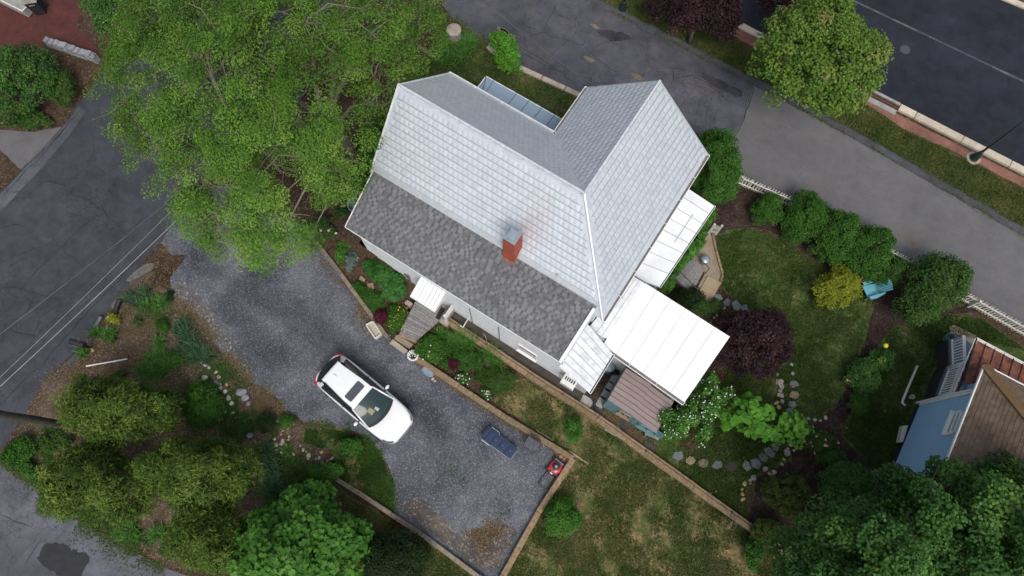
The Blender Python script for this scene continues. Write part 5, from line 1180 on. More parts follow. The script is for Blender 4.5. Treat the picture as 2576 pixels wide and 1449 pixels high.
plant('rhododendron', 'mounded olive green rhododendron inside the ring of stones', 'bush', (1975, 1242, 62, 52), 0.6, 0.1, 1.4, 'l_olive', 190, 30, 0.11, (0.13, 0.05), limbs=8, flat=0.4)
plant('rhododendron', 'smaller olive rhododendron beside the long timber wall', 'bush', (1932, 1336, 46, 32), 0.5, 0.1, 1.1, 'l_olive', 120, 30, 0.11, (0.13, 0.05), limbs=8, flat=0.4)
plant('rose_bush', 'rose bush with pink blooms below the catalpa sapling', 'bush', (2062, 1115, 44, 30), 0.5, 0.1, 0.9, 'l_shrub', 60, 50, 0.15, (0.07, 0.045), limbs=6, extra=flowers('f_pink', 0.006, 0.13))
plant('rose_bush', 'darker rose bush with few pink blooms on the mulch path', 'bush', (2172, 945, 44, 46), 0.5, 0.1, 1.1, 'l_dark', 90, 50, 0.17, (0.08, 0.05), limbs=6, extra=flowers('f_pink', 0.001, 0.12))
plant('peony', 'rounded green shrub under the yellow ball', 'shrub', (2216, 905, 32, 28), 0.5, 0.1, 1.0, 'l_dark', 50, 55, 0.16, (0.09, 0.05), limbs=4)
plant('tall_perennial', 'upright green perennials beside the mulch path', 'plant', (2160, 1015, 26, 34), 0.4, 0.05, 0.8, 'l_shrub', 50, 40, 0.16, (0.10, 0.04), limbs=4)
plant('spirea_bush', 'wide dark spirea thicket below the dark maple', 'bush', [(2060, 1190), (2110, 1160), (2180, 1170), (2210, 1220), (2200, 1260), (2120, 1265), (2060, 1240)], 0.7, 0.1, 1.4, 'l_dark', 170, 55, 0.2, (0.08, 0.05), limbs=8)
plant('spirea_bush', 'low spirea next to the pink rose bush', 'bush', (2090, 1150, 38, 24), 0.5, 0.05, 0.8, 'l_shrub', 60, 50, 0.16, (0.07, 0.045), limbs=4)
plant('courtyard_bush', 'tangled dark green bush below the red brick courtyard', 'bush', [(-40, 150), (20, 120), (80, 102), (128, 130), (140, 190), (120, 230), (80, 260), (40, 300), (-40, 310)], 1.2, 0.2, 2.4, 'l_dark', 170, 70, 0.3, (0.12, 0.06), limbs=14, twigs=2)
plant('courtyard_bush', 'small green bush on the street corner below the stone wall', 'bush', (150, 220, 46, 42), 0.6, 0.1, 1.2, 'l_shrub', 70, 60, 0.22, (0.10, 0.05), limbs=6)
plant('courtyard_bush', 'leafy bush at street edge left of the shade tree', 'bush', (75, 300, 52, 24), 0.4, 0.05, 0.7, 'l_shrub', 60, 50, 0.2, (0.10, 0.05), limbs=4)
plant('corner_tree', 'dark leafy young tree behind the courtyard', 'tree', (258, 10, 62, 52), 2.4, 0.6, 3.6, 'l_dark', 90, 70, 0.3, (0.12, 0.07), limbs=10)
plant('laurel_bush', 'dark laurel bush between shade tree and house gable', 'bush', [(955, 300), (985, 260), (990, 330), (960, 400), (925, 430), (905, 400), (920, 340)], 1.0, 0.1, 2.0, 'l_dark', 90, 60, 0.24, (0.13, 0.07), limbs=8)
plant('laurel_bush', 'dark laurel bush beside the grey lean-to roof corner', 'bush', (905, 470, 34, 46), 0.8, 0.1, 1.5, 'l_dark', 70, 60, 0.2, (0.12, 0.06), limbs=6)
plant('lawn_shrub', 'feathery green shrub on the lower lawn near the timber corner', 'shrub', (1412, 1302, 48, 50), 0.6, 0.05, 1.1, 'l_maple', 120, 60, 0.18, (0.10, 0.035), limbs=6, dirs_up=True)
plant('lawn_shrub', 'small green shrub between the two timber walls', 'shrub', (1442, 1080, 22, 36), 0.5, 0.05, 0.8, 'l_maple', 45, 55, 0.15, (0.11, 0.035), limbs=5, dirs_up=True)
plant('lawn_shrub', 'small green shrub against the far end of the long timber wall', 'shrub', (1898, 1394, 24, 42), 0.5, 0.05, 0.9, 'l_hedge', 60, 55, 0.16, (0.09, 0.05), limbs=5)
plant('juniper', 'spreading feathery juniper above the rock edging', 'bush', (508, 1018, 54, 62), 0.4, 0.05, 0.8, 'l_hedge', 150, 55, 0.18, (0.17, 0.035), limbs=4, dirs_up=True)
plant('bank_shrub', 'dark round shrub in the rocks beside the drive', 'shrub', (668, 1064, 24, 26), 0.4, 0.05, 0.8, 'l_holly', 50, 55, 0.15, (0.08, 0.04), limbs=4)
plant('bank_shrub', 'leafy green shrub on the grassy bank', 'shrub', (882, 1123, 30, 24), 0.4, 0.05, 0.7, 'l_hedge', 45, 50, 0.16, (0.10, 0.06), limbs=4)
plant('bank_shrub', 'pair of bright leafy plants at the end of timber edging', 'shrub', (822, 1184, 44, 20), 0.4, 0.05, 0.7, 'l_maple', 60, 50, 0.16, (0.10, 0.07), limbs=4)
plant('bank_shrub', 'low green shrub growing over the rockery stones', 'shrub', (722, 1060, 20, 14), 0.3, 0.05, 0.4, 'l_hedge', 24, 50, 0.13, (0.09, 0.05), limbs=3)
plant('weed_patch', 'leafy green weeds at the corner of street and lower alley', 'ground cover', [(0, 1140), (30, 1110), (60, 1090), (95, 1120), (70, 1160), (100, 1190), (120, 1240), (70, 1205), (10, 1160)], 0.3, 0.03, 0.5, 'l_hedge', 150, 40, 0.16, (0.10, 0.06), limbs=0, part='foliage', dome=0.4)
plant('weed_patch', 'sparse weeds and dry stalks below the utility pole', 'ground cover', (140, 1110, 48, 28), 0.2, 0.02, 0.35, 'l_shrub', 45, 40, 0.14, (0.10, 0.05), limbs=0, part='foliage', dome=0.4)
plant('rockery_cover', 'creeping green cover along the rockery stones', 'ground cover', [(560, 1040), (620, 1040), (640, 1085), (600, 1110), (560, 1090)], 0.12, 0.02, 0.25, 'l_shrub', 90, 40, 0.14, (0.08, 0.04), limbs=0, part='foliage', dome=0.3)
plant('rockery_cover', 'creeping green cover below the scattered pale stones', 'ground cover', [(720, 1190), (790, 1170), (830, 1200), (790, 1240), (730, 1240)], 0.12, 0.02, 0.25, 'l_shrub', 110, 40, 0.14, (0.08, 0.04), limbs=0, part='foliage', dome=0.3)

# ---- planted beds
def bz(u, v): return bank_z(px(u, v, 0.4))
plant('hosta_bed', 'mass of large glossy hosta leaves beside the lean-to wall', 'plants', [N8(*p) for p in [(830, 520), (1000, 480), (1150, 590), (1330, 740), (1340, 960), (1200, 1040), (1080, 1000), (1060, 800), (900, 770), (840, 660)]], 0.9, 0.70, 1.15, 'l_hosta', 190, 11, 0.16, (0.21, 0.15), limbs=0, part='foliage', up=0.8, gz=0.45, dome=0.4, fold=0.1)
plant('creeping_cover', 'fine green ground cover between hostas and weathered timber wall', 'ground cover', [N8(*p) for p in [(640, 800), (760, 780), (900, 880), (1060, 960), (1080, 1120), (940, 1200), (860, 1080)]], 0.45, 0.36, 0.50, 'l_hedge', 190, 45, 0.13, (0.06, 0.04), limbs=0, part='foliage', gz=0.3, dome=0.3)
plant('creeping_cover', 'green ground cover under yellow blooms left of the deck', 'ground cover', [N8(*p) for p in [(1120, 1060), (1280, 1080), (1400, 1180), (1290, 1449), (1130, 1449), (1080, 1300)]], 0.35, 0.25, 0.5, 'l_hedge', 110, 45, 0.13, (0.07, 0.04), limbs=0, part='foliage', gz=0.2, dome=0.3, extra=flowers('f_yellow', 0.014, 0.055))
plant('barberry', 'round wine red barberry beside the weathered timber wall', 'shrub', N8(1030, 1235) + (18, 19), 0.55, 0.2, 0.85, 'l_wine', 60, 55, 0.10, (0.06, 0.04), limbs=4, gz=0.2)
plant('barberry', 'wine red barberry in the flower bed right of the deck', 'shrub', N7(640, 450) + (15, 15), 0.4, 0.1, 0.65, 'l_wine', 50, 50, 0.10, (0.06, 0.04), limbs=4)
plant('lambs_ear', 'silvery grey leaved plants near the lean-to wall', 'plant', [N8(*p) for p in [(620, 420), (740, 360), (770, 500), (690, 560), (660, 650), (600, 660), (590, 540)]], 0.75, 0.6, 0.95, 'l_grey', 55, 24, 0.13, (0.11, 0.04), limbs=0, part='foliage', gz=0.4, dome=0.4)
plant('peony', 'green leafy perennials above the silvery plants', 'plant', [N8(*p) for p in [(480, 280), (620, 250), (680, 340), (600, 420), (560, 540), (440, 520), (470, 400)]], 0.8, 0.55, 1.0, 'l_maple', 80, 40, 0.14, (0.10, 0.05), limbs=0, part='foliage', gz=0.4, dome=0.4)
plant('peony', 'pink flowering peony near the gutter corner', 'plant', N8(360, 140) + (24, 18), 0.9, 0.6, 1.1, 'l_shrub', 40, 40, 0.14, (0.10, 0.05), limbs=0, part='foliage', gz=0.4, extra=flowers('f_mauve', 0.004, 0.14))
plant('peony', 'dark green perennials under edge of the shade tree', 'plant', N8(250, 60) + (26, 22), 0.8, 0.5, 1.0, 'l_dark', 40, 40, 0.15, (0.10, 0.05), limbs=0, part='foliage', gz=0.3)
plant('fern', 'low fern tucked by the half-barrel behind the house corner', 'plant', (862, 540, 22, 18), 0.5, 0.3, 0.8, 'l_shrub', 30, 40, 0.14, (0.12, 0.035), limbs=0, part='foliage', gz=0.2)
plant('flower_bed', 'dense mixed green perennials right of the plank deck', 'plants', [N7(*p) for p in [(60, 210), (180, 90), (260, 20), (420, 60), (560, 180), (520, 330), (380, 440), (250, 370), (120, 310)]], 0.35, 0.15, 0.65, 'l_hedge', 170, 45, 0.16, (0.08, 0.05), limbs=0, part='foliage', dome=0.4, extra=flowers('f_white', 0.0016, 0.07))
blades('daylily', 'arching daylily leaves at the top of the flower bed by the trench', 'plant', [N7(*p) for p in [(380, 20), (560, 0), (800, 20), (960, 100), (860, 200), (640, 160), (500, 130)]], 900, 0.60, 0.03, 'l_lily', clumpn=26)
blades('daylily', 'bright daylily leaves in the middle of the flower bed', 'plant', [N7(*p) for p in [(1050, 260), (1180, 220), (1300, 340), (1290, 470), (1160, 460), (1060, 380)]], 520, 0.55, 0.03, 'l_lily', clumpn=16)
blades('ornamental_grass', 'pale striped grass clump in the flower bed', 'plant', N7(910, 400) + (22, 18), 220, 0.5, 0.028, 'l_verge', clumpn=5)
blades('ornamental_grass', 'thin grass clump at timber edge of the flower bed', 'plant', N7(450, 420) + (20, 12), 160, 0.45, 0.026, 'l_lily', clumpn=4)
plant('flower_bed', 'low leafy plants filling the middle of the flower bed', 'plants', [N7(*p) for p in [(560, 180), (860, 210), (1060, 280), (1080, 480), (900, 560), (720, 540), (560, 520), (430, 480), (520, 340)]], 0.3, 0.08, 0.45, 'l_hedge', 150, 42, 0.15, (0.07, 0.045), limbs=0, part='foliage', dome=0.4)
plant('daisy_patch', 'white flowers in a dark patch beside the tan timber wall', 'flowers', [N7(*p) for p in [(640, 620), (780, 580), (870, 620), (860, 720), (760, 720)]], 0.25, 0.08, 0.35, 'l_shrub', 50, 40, 0.12, (0.07, 0.04), limbs=0, part='foliage', dome=0.4, extra=flowers('f_white', 0.02, 0.06))
plant('daisy_patch', 'white flowers at lower end of the flower bed', 'flowers', [N7(*p) for p in [(1010, 830), (1120, 790), (1180, 900), (1230, 990), (1150, 960), (1060, 900)]], 0.25, 0.08, 0.35, 'l_shrub', 45, 40, 0.12, (0.07, 0.04), limbs=0, part='foliage', dome=0.4, extra=flowers('f_white', 0.014, 0.065))
plant('flower_bed', 'grassy green end of the flower bed beside the lower lawn', 'plants', [N7(*p) for p in [(1060, 500), (1290, 480), (1400, 520), (1560, 620), (1440, 780), (1300, 860), (1240, 950), (1120, 780), (900, 640), (920, 570)]], 0.2, 0.03, 0.35, 'l_shrub', 190, 40, 0.16, (0.08, 0.03), limbs=0, part='foliage', dome=0.4)
blades('daylily', 'lush daylily clump below the round stone pier', 'plant', [N6(*p) for p in [(310, 520), (380, 400), (540, 340), (640, 280), (700, 350), (640, 430), (540, 560), (440, 590)]], 1500, 0.75, 0.04, 'l_lily', clumpn=34, zref=0.3)
iris = [('iris', 'iris clump nearest the broken street kerb', K5(970, 835) + (20, 16), 'l_iris'), ('iris', 'iris clump between the culvert pipes and the gravel', K5(1060, 785) + (18, 12), 'l_iris'), ('iris', 'bright iris clump at the mulch edge by the black weed pile', K5(1140, 870) + (30, 22), 'l_lily'),
        ('daylily', 'dark daylily clump beside the mailbox bed edge', K5(800, 1095) + (18, 18), 'l_lily'), ('iris', 'iris clump on the edge of drive above the big iris bank', K5(1320, 1040) + (18, 24), 'l_iris'),
        ('daylily', 'small daylily tuft in open mulch', K5(1140, 1125) + (13, 9), 'l_lily'), ('daylily', 'tiny green tuft near the mailbox post', K5(605, 1190) + (9, 8), 'l_lily'), ('daylily', 'pair of small tufts between mailbox and yellow weeds', K5(705, 1065) + (9, 6), 'l_lily')]
for nm, lb, o_, m_ in iris:
    blades(nm, lb, 'plant', o_, int(60 + o_[2] * o_[3] * 0.35), 0.5, 0.04, m_, clumpn=max(3, int(o_[2] / 4)))
blades('iris', 'wide bank of iris leaves along the curve of drive', 'plant', [K5(*p) for p in [(1260, 1080), (1360, 1050), (1440, 1110), (1540, 1200), (1570, 1280), (1500, 1290), (1400, 1250), (1290, 1180)]], 900, 0.6, 0.045, 'l_iris', clumpn=24)
blades('daylily', 'long daylily mass above the golden cedar', 'plant', [K5(*p) for p in [(990, 1310), (1100, 1230), (1180, 1210), (1250, 1260), (1230, 1340), (1180, 1390), (1060, 1380)]], 900, 0.6, 0.035, 'l_lily', clumpn=22)
plant('perennials', 'dark leafy perennials joining the daylily mass and iris bank', 'plant', [K5(*p) for p in [(1190, 1200), (1320, 1180), (1350, 1260), (1260, 1310), (1200, 1280)]], 0.3, 0.05, 0.5, 'l_hedge', 45, 40, 0.14, (0.09, 0.05), limbs=0, part='foliage')
plant('dwarf_conifer', 'compact dark dwarf conifer in the open mulch', 'shrub', K5(1175, 1008) + (19, 17), 0.3, 0.05, 0.55, 'l_hedge', 40, 55, 0.11, (0.08, 0.025), limbs=2)
plant('yellow_weeds', 'yellow green weeds with white blooms beside the culvert', 'plant', K5(815, 960) + (20, 14), 0.25, 0.05, 0.4, 'l_yellow', 26, 30, 0.13, (0.08, 0.04), limbs=0, part='foliage', extra=flowers('f_white', 0.01, 0.07))
plant('small_weed', 'single low green weed in the mulch triangle', 'plant', K5(1000, 985) + (12, 13), 0.15, 0.03, 0.25, 'l_shrub', 14, 30, 0.1, (0.08, 0.04), limbs=0, part='foliage')
plant('small_weed', 'low weed beside the yellow-green cedar tips', 'plant', K5(870, 1360) + (15, 12), 0.15, 0.03, 0.25, 'l_shrub', 14, 30, 0.1, (0.08, 0.04), limbs=0, part='foliage')
blades('daylily', 'grassy clump left of the bare earth by lower alley', 'plant', Q1(960, 1130) + (30, 22), 300, 0.55, 0.035, 'l_lily', clumpn=8)
blades('daylily', 'grassy clump right by the bare earth at lower alley', 'plant', Q1(1135, 1140) + (24, 18), 240, 0.55, 0.035, 'l_lily', clumpn=6)
blades('iris', 'tall row of iris leaves beside the widest cedar', 'plant', [(645, 1125), (672, 1120), (690, 1180), (692, 1250), (668, 1255), (660, 1190)], 800, 0.75, 0.05, 'l_iris', clumpn=22, zref=0.3)
blades('iris', 'small iris tuft among the scattered pale stones', 'plant', N5(1035, 1035) + (12, 12), 90, 0.4, 0.03, 'l_lily', clumpn=3)
blades('dry_grass', 'dead straw coloured grass on the edge of drive', 'plant', [N5(*p) for p in [(620, 470), (760, 420), (850, 540), (780, 600), (640, 600)]], 700, 0.16, 0.018, 'l_straw', clumpn=80, arch=1.3)
blades('dry_grass', 'dead brown stems under the white flowering bush', 'plant', [N2(*p) for p in [(-20, 760), (120, 740), (170, 900), (80, 940), (-30, 900)]], 200, 0.5, 0.012, 'l_straw', clumpn=10, arch=1.0)
# ================================================================ OBJECTS
def frame_xf(origin, fwd):
    f = Vector(fwd); f.z = 0; f.normalize(); l = UP.cross(f)
    m = Matrix((f, l, UP)).transposed().to_4x4(); m.translation = Vector(origin); return m
def lerp(a, b, t): return a + (b - a) * t

# ---------------------------------------------------------------- white car
MT['car_white'] = plain('car_white', (0.80, 0.81, 0.81), 0.25, var=0.03, scale=1.5, bmp=0, coat=0.6)
MT['car_glass'] = plain('car_glass', (0.022, 0.04, 0.042), 0.04, var=0.0, bmp=0, spec=0.3)
MT['car_tail'] = plain('car_tail', (0.55, 0.015, 0.03), 0.2, var=0.0, bmp=0)
MT['car_lamp'] = plain('car_lamp', (0.22, 0.24, 0.26), 0.1, 0.3, var=0.0, bmp=0)
MT['car_black'] = plain('car_black', (0.02, 0.02, 0.022), 0.45, var=0.1, bmp=0.0)
MT['paper_in'] = plain('paper_in', (0.34, 0.38, 0.37), 0.3, var=0.05, bmp=0)
MT['card_in'] = plain('card_in', (0.17, 0.15, 0.07), 0.3, var=0.1, bmp=0)
MT['sunroof'] = plain('sunroof', (0.07, 0.072, 0.085), 0.12, var=0.0, bmp=0, spec=0.7)
cr_, cf_ = px(820, 922, 0.8), px(1016, 1088, 0.8); cm_ = (cr_ + cf_) / 2
CX = frame_xf((cm_.x, cm_.y, 0.012), cf_ - cr_)
car = thing('parked_car', 'white compact suv with dark sunroof parked on the gravel drive', 'car', (cm_.x, cm_.y, 0.012))
HL = (cf_ - cr_).length / 2 + 0.03
def carb(): return B(CX)
st = [(-1.00, .50, .95, .42), (-.975, .70, .99, .55), (-.93, .80, 1.03, .62), (-.83, .86, 1.03, .66), (-.6, .885, 1.02, .70), (-.3, .89, 1.01, .72), (0, .89, 1.0, .73), (.3, .89, .99, .74), (.46, .885, .985, .76),
      (.58, .875, .97, .76), (.70, .86, .94, .74), (.80, .83, .90, .70), (.88, .78, .86, .64), (.94, .70, .81, .56), (.98, .56, .75, .45), (1.0, .40, .66, .32)]
rows = []
for fx, w_, zs_, ws_ in st:
    x = fx * HL; zc_ = zs_ + (0.10 if fx > 0.6 else 0.055 if fx > 0.5 else 0.02); low = 0.27 if abs(fx) < 0.9 else 0.33
    if abs(fx) > 0.97: low = 0.40
    half = [(w_ * .90, low), (w_ * .985, low + .16), (w_, .62), (w_ * .985, lerp(.62, zs_, .75)), (ws_ + (w_ - ws_) * .55, zs_ - .008), (ws_, zs_ + .03), (ws_ * .55, zc_ - .015), (0, zc_)]
    if fx > .6: half[5] = (ws_, zs_ + .045); half[6] = (ws_ * .55, zc_ - .02)
    rows.append([Vector((x, y, z)) for y, z in half] + [Vector((x, -y, z)) for y, z in half[-2::-1]])
b = carb(); b.grid(rows)
n_ = len(rows[0]); b.f.append(tuple(range(n_ - 1, -1, -1))); b.f.append(tuple((len(rows) - 1) * n_ + k for k in range(n_)))
body = b.build('body', MT['car_white'], car, smooth=True, sub=1)
# greenhouse
def roofz(x, y): return 1.585 - 0.035 * (y / 0.6) ** 2 - 0.035 * ((x + 0.75) / 1.0) ** 2
rx0, rx1 = -1.68, 0.12
def rw(x): return lerp(.50, .60, min(1, (x - rx0) / 1.3))
b = carb(); b.grid([[Vector((x, s_ * rw(x), roofz(x, s_ * rw(x)))) for s_ in np.linspace(-1, 1, 9)] for x in np.linspace(rx0, rx1, 10)])
b.build('roof', MT['car_white'], car, smooth=True)
b = carb()      # rear spoiler lip
b.grid([[Vector((rx0 - dx, s_ * .50, roofz(rx0, s_ * .5) - dz)) for s_ in np.linspace(-1, 1, 7)] for dx, dz in ((-.02, -.012), (.07, .0), (.09, .035), (0.02, .06))])
b.build('spoiler', MT['car_white'], car, smooth=True)
# windshield and rear window
wsT = [Vector((rx1, s_ * .575, roofz(rx1, s_ * .575) - .012)) for s_ in np.linspace(-1, 1, 9)]
wsB = [Vector((1.13 - .20 * abs(s_) ** 2.2, s_ * .74, 1.085 - .03 * abs(s_))) for s_ in np.linspace(-1, 1, 9)]
b = carb(); b.grid([[wsT[i].lerp(wsB[i], t) + Vector((0.0, 0, .05 * math.sin(math.pi * t))) for i in range(9)] for t in np.linspace(0, 1, 6)]); wsh = b.build('windshield', MT['car_glass'], car, smooth=True)
for nm, i0_, j0_, sx_, sy_, m_ in (('paper', .60, -.05, .16, .16, 'paper_in'), ('paper', .46, -.46, .24, .30, 'card_in')):
    b = carb()
    def wpt(t, s_):
        i = (s_ + 1) * 4; k = min(7, int(i)); a_ = wsT[k].lerp(wsT[k + 1], i - k); c_ = wsB[k].lerp(wsB[k + 1], i - k)
        return a_.lerp(c_, t) + Vector((0, 0, .05 * math.sin(math.pi * t) + .006))
    b.poly([wpt(i0_, j0_), wpt(i0_ + sx_, j0_ + .03), wpt(i0_ + sx_ * .9, j0_ + sy_ + .05), wpt(i0_ - .03, j0_ + sy_)]); b.build(nm, MT[m_], wsh)
b = carb(); b.grid([[p + Vector((dx, 0, dz)) for p in wsB] for dx, dz in ((-.05, .012), (.02, .018), (.11, .012))]); b.build('cowl', MT['car_black'], car, smooth=True)
rT = [Vector((rx0 - .02, s_ * .56, roofz(rx0, s_ * .5) - .05)) for s_ in np.linspace(-1, 1, 9)]
rB = [Vector((-HL * .975 + .24 * abs(s_) ** 2.5, s_ * .77, 1.09)) for s_ in np.linspace(-1, 1, 9)]
b = carb(); b.grid([[rT[i].lerp(rB[i], t) + Vector((-.02 * math.sin(math.pi * t), 0, .02 * math.sin(math.pi * t))) for i in range(9)] for t in np.linspace(0, 1, 4)]); b.build('rear_window', MT['glass_dark'], car, smooth=True)
for s_ in (-1, 1):
    top = [Vector((x, s_ * (rw(x) + .012), roofz(x, rw(x)) - .03)) for x in np.linspace(rx0 + .06, rx1 - .02, 7)]
    bot = [Vector((x, s_ * .795, 1.045)) for x in np.linspace(-1.72, .92, 7)]
    b = carb(); b.grid([top, [t_.lerp(q, .5) + Vector((0, s_ * .02, 0)) for t_, q in zip(top, bot)], bot]); b.build('side_window', MT['glass_dark'], car, smooth=True)
    b = carb(); b.tube([Vector((rx1 - .05, s_ * .60, roofz(rx1, .6) - .01)), Vector((.55, s_ * .69, 1.33)), Vector((.98, s_ * .775, 1.05))], .035, 6); b.build('front_pillar', MT['car_white'], car, smooth=True)
    b = carb(); b.grid([[Vector((rx0 + .0, s_ * .565, roofz(rx0, .5) - .03)), Vector((rx0 + .14, s_ * .585, roofz(rx0 + .2, .55) - .02))], [Vector((-1.86, s_ * .775, 1.09)), Vector((-1.68, s_ * .81, 1.07))]]); b.build('rear_pillar', MT['car_white'], car, smooth=True)
    b = carb(); b.tube([Vector((-.42, s_ * .645, 1.46)), Vector((-.42, s_ * .80, 1.06))], .03, 6); b.build('door_pillar', MT['car_black'], car)
    b = carb(); b.tube([Vector((x, s_ * (rw(x) - .005), roofz(x, rw(x)) + .028)) for x in np.linspace(rx0 + .12, rx1 - .08, 8)], .018, 6); b.build('roof_rail', MT['car_black'], car, smooth=True)
    b = carb(); b.lathe((.47, s_ * .985, 1.03), [(.02, -.07), (.10, -.05), (.115, 0), (.10, .05), (.02, .07)], 10, .62, 1.0); mr = b.build('side_mirror', MT['car_white'], car, smooth=True)
    b = carb(); b.tube([Vector((.50, s_ * .80, 1.02)), Vector((.48, s_ * .93, 1.01))], .03, 6); b.build('mirror_arm', MT['car_black'], mr)
    b = carb(); b.grid([[Vector((x * HL, s_ * y, z)) for x, y, z in r] for r in ([(-.965, .60, .99), (-.935, .735, 1.01), (-.88, .80, 1.015)], [(-.985, .58, .80), (-.955, .76, .80), (-.88, .86, .84)])]); b.build('tail_light', MT['car_tail'], car, smooth=True)
    b = carb(); b.grid([[Vector((x * HL, s_ * y, z)) for x, y, z in r] for r in ([(-.975, .50, 1.03), (-.945, .64, 1.045), (-.905, .74, 1.045), (-.84, .80, 1.04)], [(-.992, .52, .97), (-.965, .70, .985), (-.925, .80, .99), (-.85, .855, .99)])]); b.build('tail_light', MT['car_tail'], car, smooth=True)
    b = carb(); b.grid([[Vector((x * HL, s_ * y, z)) for x, y, z in r] for r in ([(.79, .80, .955), (.88, .735, .915), (.955, .57, .865)], [(.80, .842, .90), (.895, .775, .86), (.972, .60, .80)])]); b.build('headlight', MT['car_lamp'], car, smooth=True)
    b = carb(); b.tube([Vector((.775 * HL, s_ * .79, .965)), Vector((.88 * HL, s_ * .722, .926)), Vector((.958 * HL, s_ * .55, .875))], .012, 5); b.build('lamp_trim', MT['car_black'], car)
    for wx in (-1.32, 1.28):
        b = carb(); c_ = Vector((wx, s_ * .80, .33))
        R_w = Matrix.Rotation(math.pi / 2, 3, 'X')
        ring = lambda r, y: [c_ + Vector((r * math.cos(a), y * s_, r * math.sin(a))) for a in np.linspace(0, 2 * math.pi, 21)]
        b.grid([ring(.20, .08), ring(.31, .09), ring(.33, .06), ring(.33, -.10), ring(.2, -.10)]); wh = b.build('wheel', MT['rubber'], car, smooth=True)
        b = carb(); b.grid([ring(.001, .06), ring(.08, .075), ring(.20, .07)]); b.build('rim', MT['galv'], wh)
        b = carb(); b.grid([ring(.345, .07), ring(.385, .10), ring(.40, .085)]); b.build('wheel_arch', MT['car_black'], car, smooth=True)
b = carb()
def rrect(cx, cy, hx, hy, r, zf, n=4):
    pts = []
    for (sx, sy, a0) in ((1, 1, 0), (-1, 1, 90), (-1, -1, 180), (1, -1, 270)):
        for k in range(n + 1):
            a = math.radians(a0 + 90 * k / n); x, y = cx + sx * (hx - r) + r * math.cos(a), cy + sy * (hy - r) + r * math.sin(a); pts.append(Vector((x, y, zf(x, y))))
    return pts
b.poly(rrect(-.34, 0, .19, .43, .07, lambda x, y: roofz(x, 0) - .018 * (y / .43) ** 2 + .022)); b.build('sunroof', MT['sunroof'], car)
b = carb(); b.box((-1.42, 0, roofz(-1.42, 0) + .012), (.16, .07, .02)); b.build('antenna', MT['white_old'], car, bevel=.008)
b = carb(); b.tube([Vector((.985 * HL, y, .64)) for y in np.linspace(-.38, .38, 5)], .05, 6); b.build('grille', MT['car_black'], car)
b = carb(); b.box((.995 * HL, 0, .70), (.03, .12, .07)); b.build('emblem', MT['galv'], car, bevel=.01)
b = carb(); b.tube([Vector((lerp(.972, .925, abs(y) / .6 ** 1) * HL, y, .755 + .05 * abs(y))) for y in np.linspace(-.5, .5, 7)], .014, 5); b.build('bonnet_seam', MT['car_black'], car)

# ---------------------------------------------------------------- utility pole, wires, lamps
pb = px(196, 1074)
pole = thing('utility_pole', 'mossy dark wooden utility pole beside the golden cedar', 'pole', pb)
b = B(); b.tube([pb + UP * z + Vector((0.012 * math.sin(z), 0.01 * math.cos(2 * z), 0)) for z in np.linspace(-0.02, 10, 12)], [0.165 - 0.004 * k for k in range(12)], 12); b.build('shaft', plain('pole_wood', (0.055, 0.052, 0.038), 0.95, var=0.5, scale=5, bmp=0.7), pole, smooth=True)
b = B(); b.beam(pb + UP * 9.4 - E1 * 0.9, pb + UP * 9.4 + E1 * 0.9, 0.1, 0.12); b.build('crossarm', MT['timber_grey'], pole)
def wire(label, p, q, sag, r, ext0=0.5, ext1=2.0, mat='black'):
    d = q - p; P0, P1 = p - d * ext0, q + d * ext1; pts = []
    for t in np.linspace(0, 1, 40):
        c = P0.lerp(P1, t); c.z -= sag * 4 * t * (1 - t); pts.append(c)
    return B().tube(pts, r, 5).build('utility_wire', MT[mat], smooth=True, label=label, cat='wire', group='overhead wires')
MT['cable'] = plain('cable', (0.05, 0.05, 0.055), 0.4, var=0.6, scale=1.2, bmp=0)
MT['cable_pale'] = plain('cable_pale', (0.30, 0.31, 0.33), 0.4, var=0.3, scale=1.2, bmp=0)
wire('dark twisted overhead wire crossing the street farthest from its right kerb', px(0, 827, 8.2), px(358, 534, 8.2), 0.5, 0.032, mat='cable')
wire('thin pale overhead wire between the dark wire and thick cable', px(0, 937, 7.4), px(378, 560, 7.4), 0.4, 0.007, mat='cable_pale')
wire('thick pale overhead cable along the right edge of street', px(0, 958, 6.8), px(399, 570, 6.8), 0.5, 0.013, mat='cable_pale')
g0, g1 = px(1228, 10, 7.4), px(1503, 219, 5.6)
B().tube([g0.lerp(g1, t) - UP * 0.25 * 4 * t * (1 - t) for t in np.linspace(-1.2, 1, 40) if True], 0.018, 5).build('service_wire', MT['cable'], smooth=True, label='service wire running over the alley to the house gable', cat='wire', group='overhead wires')
MT['lamp_green'] = plain('lamp_green', (0.012, 0.028, 0.028), 0.4, var=0.2, bmp=0.05)
def lamp_post(label, u, v, z0, ring):
    p = px(u, v, z0); t = thing('street_lamp', label, 'street lamp', p)
    if ring: B().lathe(p, [(0.34, 0), (0.34, 0.012), (0.02, 0.012)], 22).build('base_ring', MT['concrete'], t)
    B().lathe(p + UP * 0.012, [(0.21, 0), (0.21, 0.07), (0.17, 0.10), (0.19, 0.30), (0.12, 0.42), (0.09, 0.60), (0.07, 0.7)], 14).build('base', MT['lamp_green'], t, smooth=True)
    B().tube([p + UP * 0.6, p + UP * 2.2, p + UP * 4.0], [0.055, 0.045, 0.04], 10).build('post', MT['lamp_green'], t, smooth=True)
    B().lathe(p + UP * 4.0, [(0.05, 0), (0.16, 0.1), (0.2, 0.45), (0.1, 0.6), (0.02, 0.75)], 12).build('lantern', MT['lamp_green'], t, smooth=True)
lamp_post('dark green street lamp standing in the brick pavement on a pale ring', 2449, 398, 0.09, True)
lamp_post('dark street lamp standing in the grass verge by the plum tree', 1565, 27, 0.0, False)
